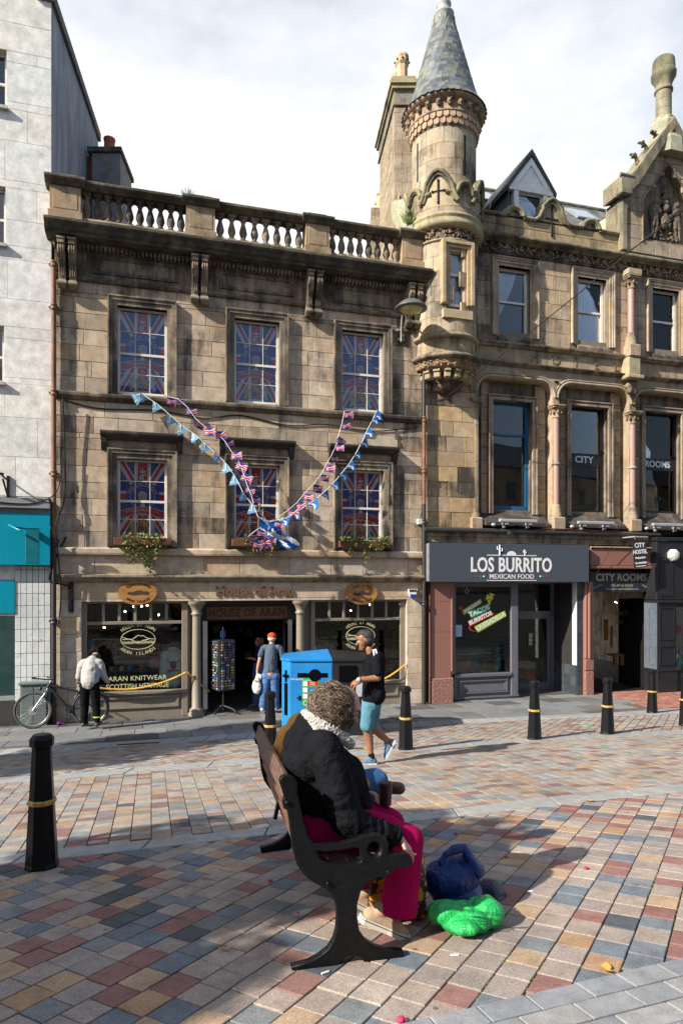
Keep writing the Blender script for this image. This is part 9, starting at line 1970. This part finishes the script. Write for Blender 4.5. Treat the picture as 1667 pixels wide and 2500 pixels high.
blob('top', [cap(g3(960, 980), .13, g3(940, 1180), .13), cap(g3(940, 960, -.08), .07, g3(990, 960, .1), .07), cap(g3(930, 970, -.11), .062, g3(930, 1130, -.12), .055)], cloth_mat('navy_top', (.015, .02, .05)), Sm, .012, 3)
blob('trousers', [cap(g3(940, 1220), .135, g3(920, 1420), .13), cap(g3(910, 1450), .11, g3(875, 1870), .07), cap(g3(950, 1450, .08), .11, g3(950, 1870, .1), .07)], cloth_mat('blue_cotton', (.10, .17, .36)), Sm, .012, 4, (.006, (7, 7, 4), .4))
for x, d in ((855, 0), (950, .1)): blob('shoe', [cap(g3(x + 20, 1925, d), .04, g3(x - 70, 1950, d - .02), .038)], mat('grey_shoe', (.2, .2, .22), .6), Sm, .012, 3)
# man bent over the bicycle, back to the viewer
Yb = 13.1; Bm = figure('man in light grey sweatshirt and black trousers bending over the bicycle, back turned', 222, 1774, Yb); K4 = Yb / FPX
g4 = lambda x, y, d=0.0: Vector(((20 + x / 5.6 - 222) * K4, d, (1774 - 1560 - y / 5.6) * K4))
hc = g4(1085, 300, .42); bh = head(hc, (0, .55, -.83), (0, .83, .55), 1.0)
blob('body', bh + [cap(g4(1085, 300, .36), .055, g4(1090, 330, .25), .07), cap(g4(1100, 400, .2), .13, g4(1120, 600, .02), .13), cap(g4(960, 380, .2), .055, g4(925, 560, .22), .045), cap(g4(925, 560, .22), .042, g4(955, 660, .35), .028), cap(g4(1210, 380, .2), .055, g4(1250, 540, .22), .045), cap(g4(1250, 540, .22), .042, g4(1280, 620, .36), .028), cap(g4(1050, 660), .09, g4(1045, 900, .02), .06), cap(g4(1045, 900, .02), .05, g4(1040, 1130), .04), cap(g4(1190, 660), .09, g4(1205, 900, .02), .06), cap(g4(1205, 900, .02), .05, g4(1225, 1110), .04)] + hand(g4(955, 660, .35), (.3, .8, -.3), (0, 0, 1), .15, .6) + hand(g4(1280, 620, .36), (-.2, .8, -.2), (0, 0, 1), .15, .6), FSK, Bm, .011, 3)
eyes(Bm, hc, (0, .55, -.83), (0, .83, .55))
blob('hair', [('e', hc + Vector((0, .02, .03)), (.10, .10, .085))], hair_mat('dark_hair', (.012, .01, .01), (.04, .03, .03)), Bm, .01, 2)
SW = cloth_mat('grey_sweat', (.38, .37, .36), .9, .08, 300, .7, 6)
blob('sweatshirt', [cap(g4(1090, 360, .22), .15, g4(1105, 470, .1), .17), cap(g4(1105, 470, .1), .18, g4(1120, 590, .0), .165), cap(g4(990, 350, .2), .09, g4(1190, 350, .2), .09), cap(g4(955, 380, .2), .08, g4(920, 540, .2), .065), cap(g4(920, 540, .2), .065, g4(950, 640, .32), .045), cap(g4(1215, 380, .2), .08, g4(1255, 530, .2), .065), cap(g4(1255, 530, .2), .065, g4(1278, 605, .33), .045), ('e', g4(1085, 290, .26), (.08, .08, .06))], SW, Bm, .012, 4, (.009, (6, 6, 8), .5))
blob('trousers', [cap(g4(1060, 640), .115, g4(1180, 640), .115), cap(g4(1050, 700), .098, g4(1045, 920, .02), .08), cap(g4(1045, 920, .02), .078, g4(1042, 1130), .065), cap(g4(1190, 700), .098, g4(1200, 920, .02), .08), cap(g4(1200, 920, .02), .078, g4(1220, 1110), .06)], cloth_mat('black_trousers', (.008, .008, .009), .85, .2, 300, .6, 6), Bm, .012, 4, (.006, (7, 7, 7), .5))
m = MB(); p = g4(1222, 1065); m.tube([p + Vector((math.cos(t) * .068, math.sin(t) * .068, 0)) for t in [.42 * i for i in range(16)]], .012, 6); m.build('ankle_band', mat('neon_band', (.45, .6, .02), .5), Bm)
for x in (1040, 1225): blob('shoe', [cap(g4(x, 1165, -.05), .045, g4(x, 1168, .14), .04)], mat('dark_trainer', (.05, .05, .07), .6), Bm, .012, 3)
# shawled display figure in the right shop window
t_ = thing('mannequin', 'dark display mannequin wrapped in a blue shawl in the right shop window', 'mannequin', FM); u_, z_ = fp(792, 1580, .6)
blob('shawl', [cap((u_ - .17, .6, z_), .08, (u_ + .17, .6, z_), .08), cap((u_, .6, z_ - .05), .17, (u_, .6, z_ - .5), .2)], cloth_mat('blue_shawl', (.06, .18, .26), fold=.6), t_, .02, 3, (.012, (5, 5, 9), .5)); m = MB(); m.tube([(u_, .6, z_ + .05), (u_, .6, z_ + .22)], .05, 12); m.build('neck', IRON, t_)
m = MB(); rs = random.Random(2); u1_, _ = fp(962, 1600, .5)
for k in range(700): z = rs.uniform(.65, 2.3); p = Vector((u1_ + rs.gauss(0, .035 + .03 * (z < 1.2)), .45 + rs.gauss(0, .03), z)); d = Vector((rs.gauss(0, 1), rs.gauss(0, 1), rs.gauss(0, 1))).normalized() * .022; e = d.orthogonal() * .7; m.add([p - d, p + e, p + d, p - e], [(0, 1, 2, 3)])
o = m.build('ivy_garland', LEAF); o.matrix_world = FM; tag(o, 'green ivy garland hanging at the right side of the right shop window', 'garland')
bpy.data.scenes.remove(SCR)
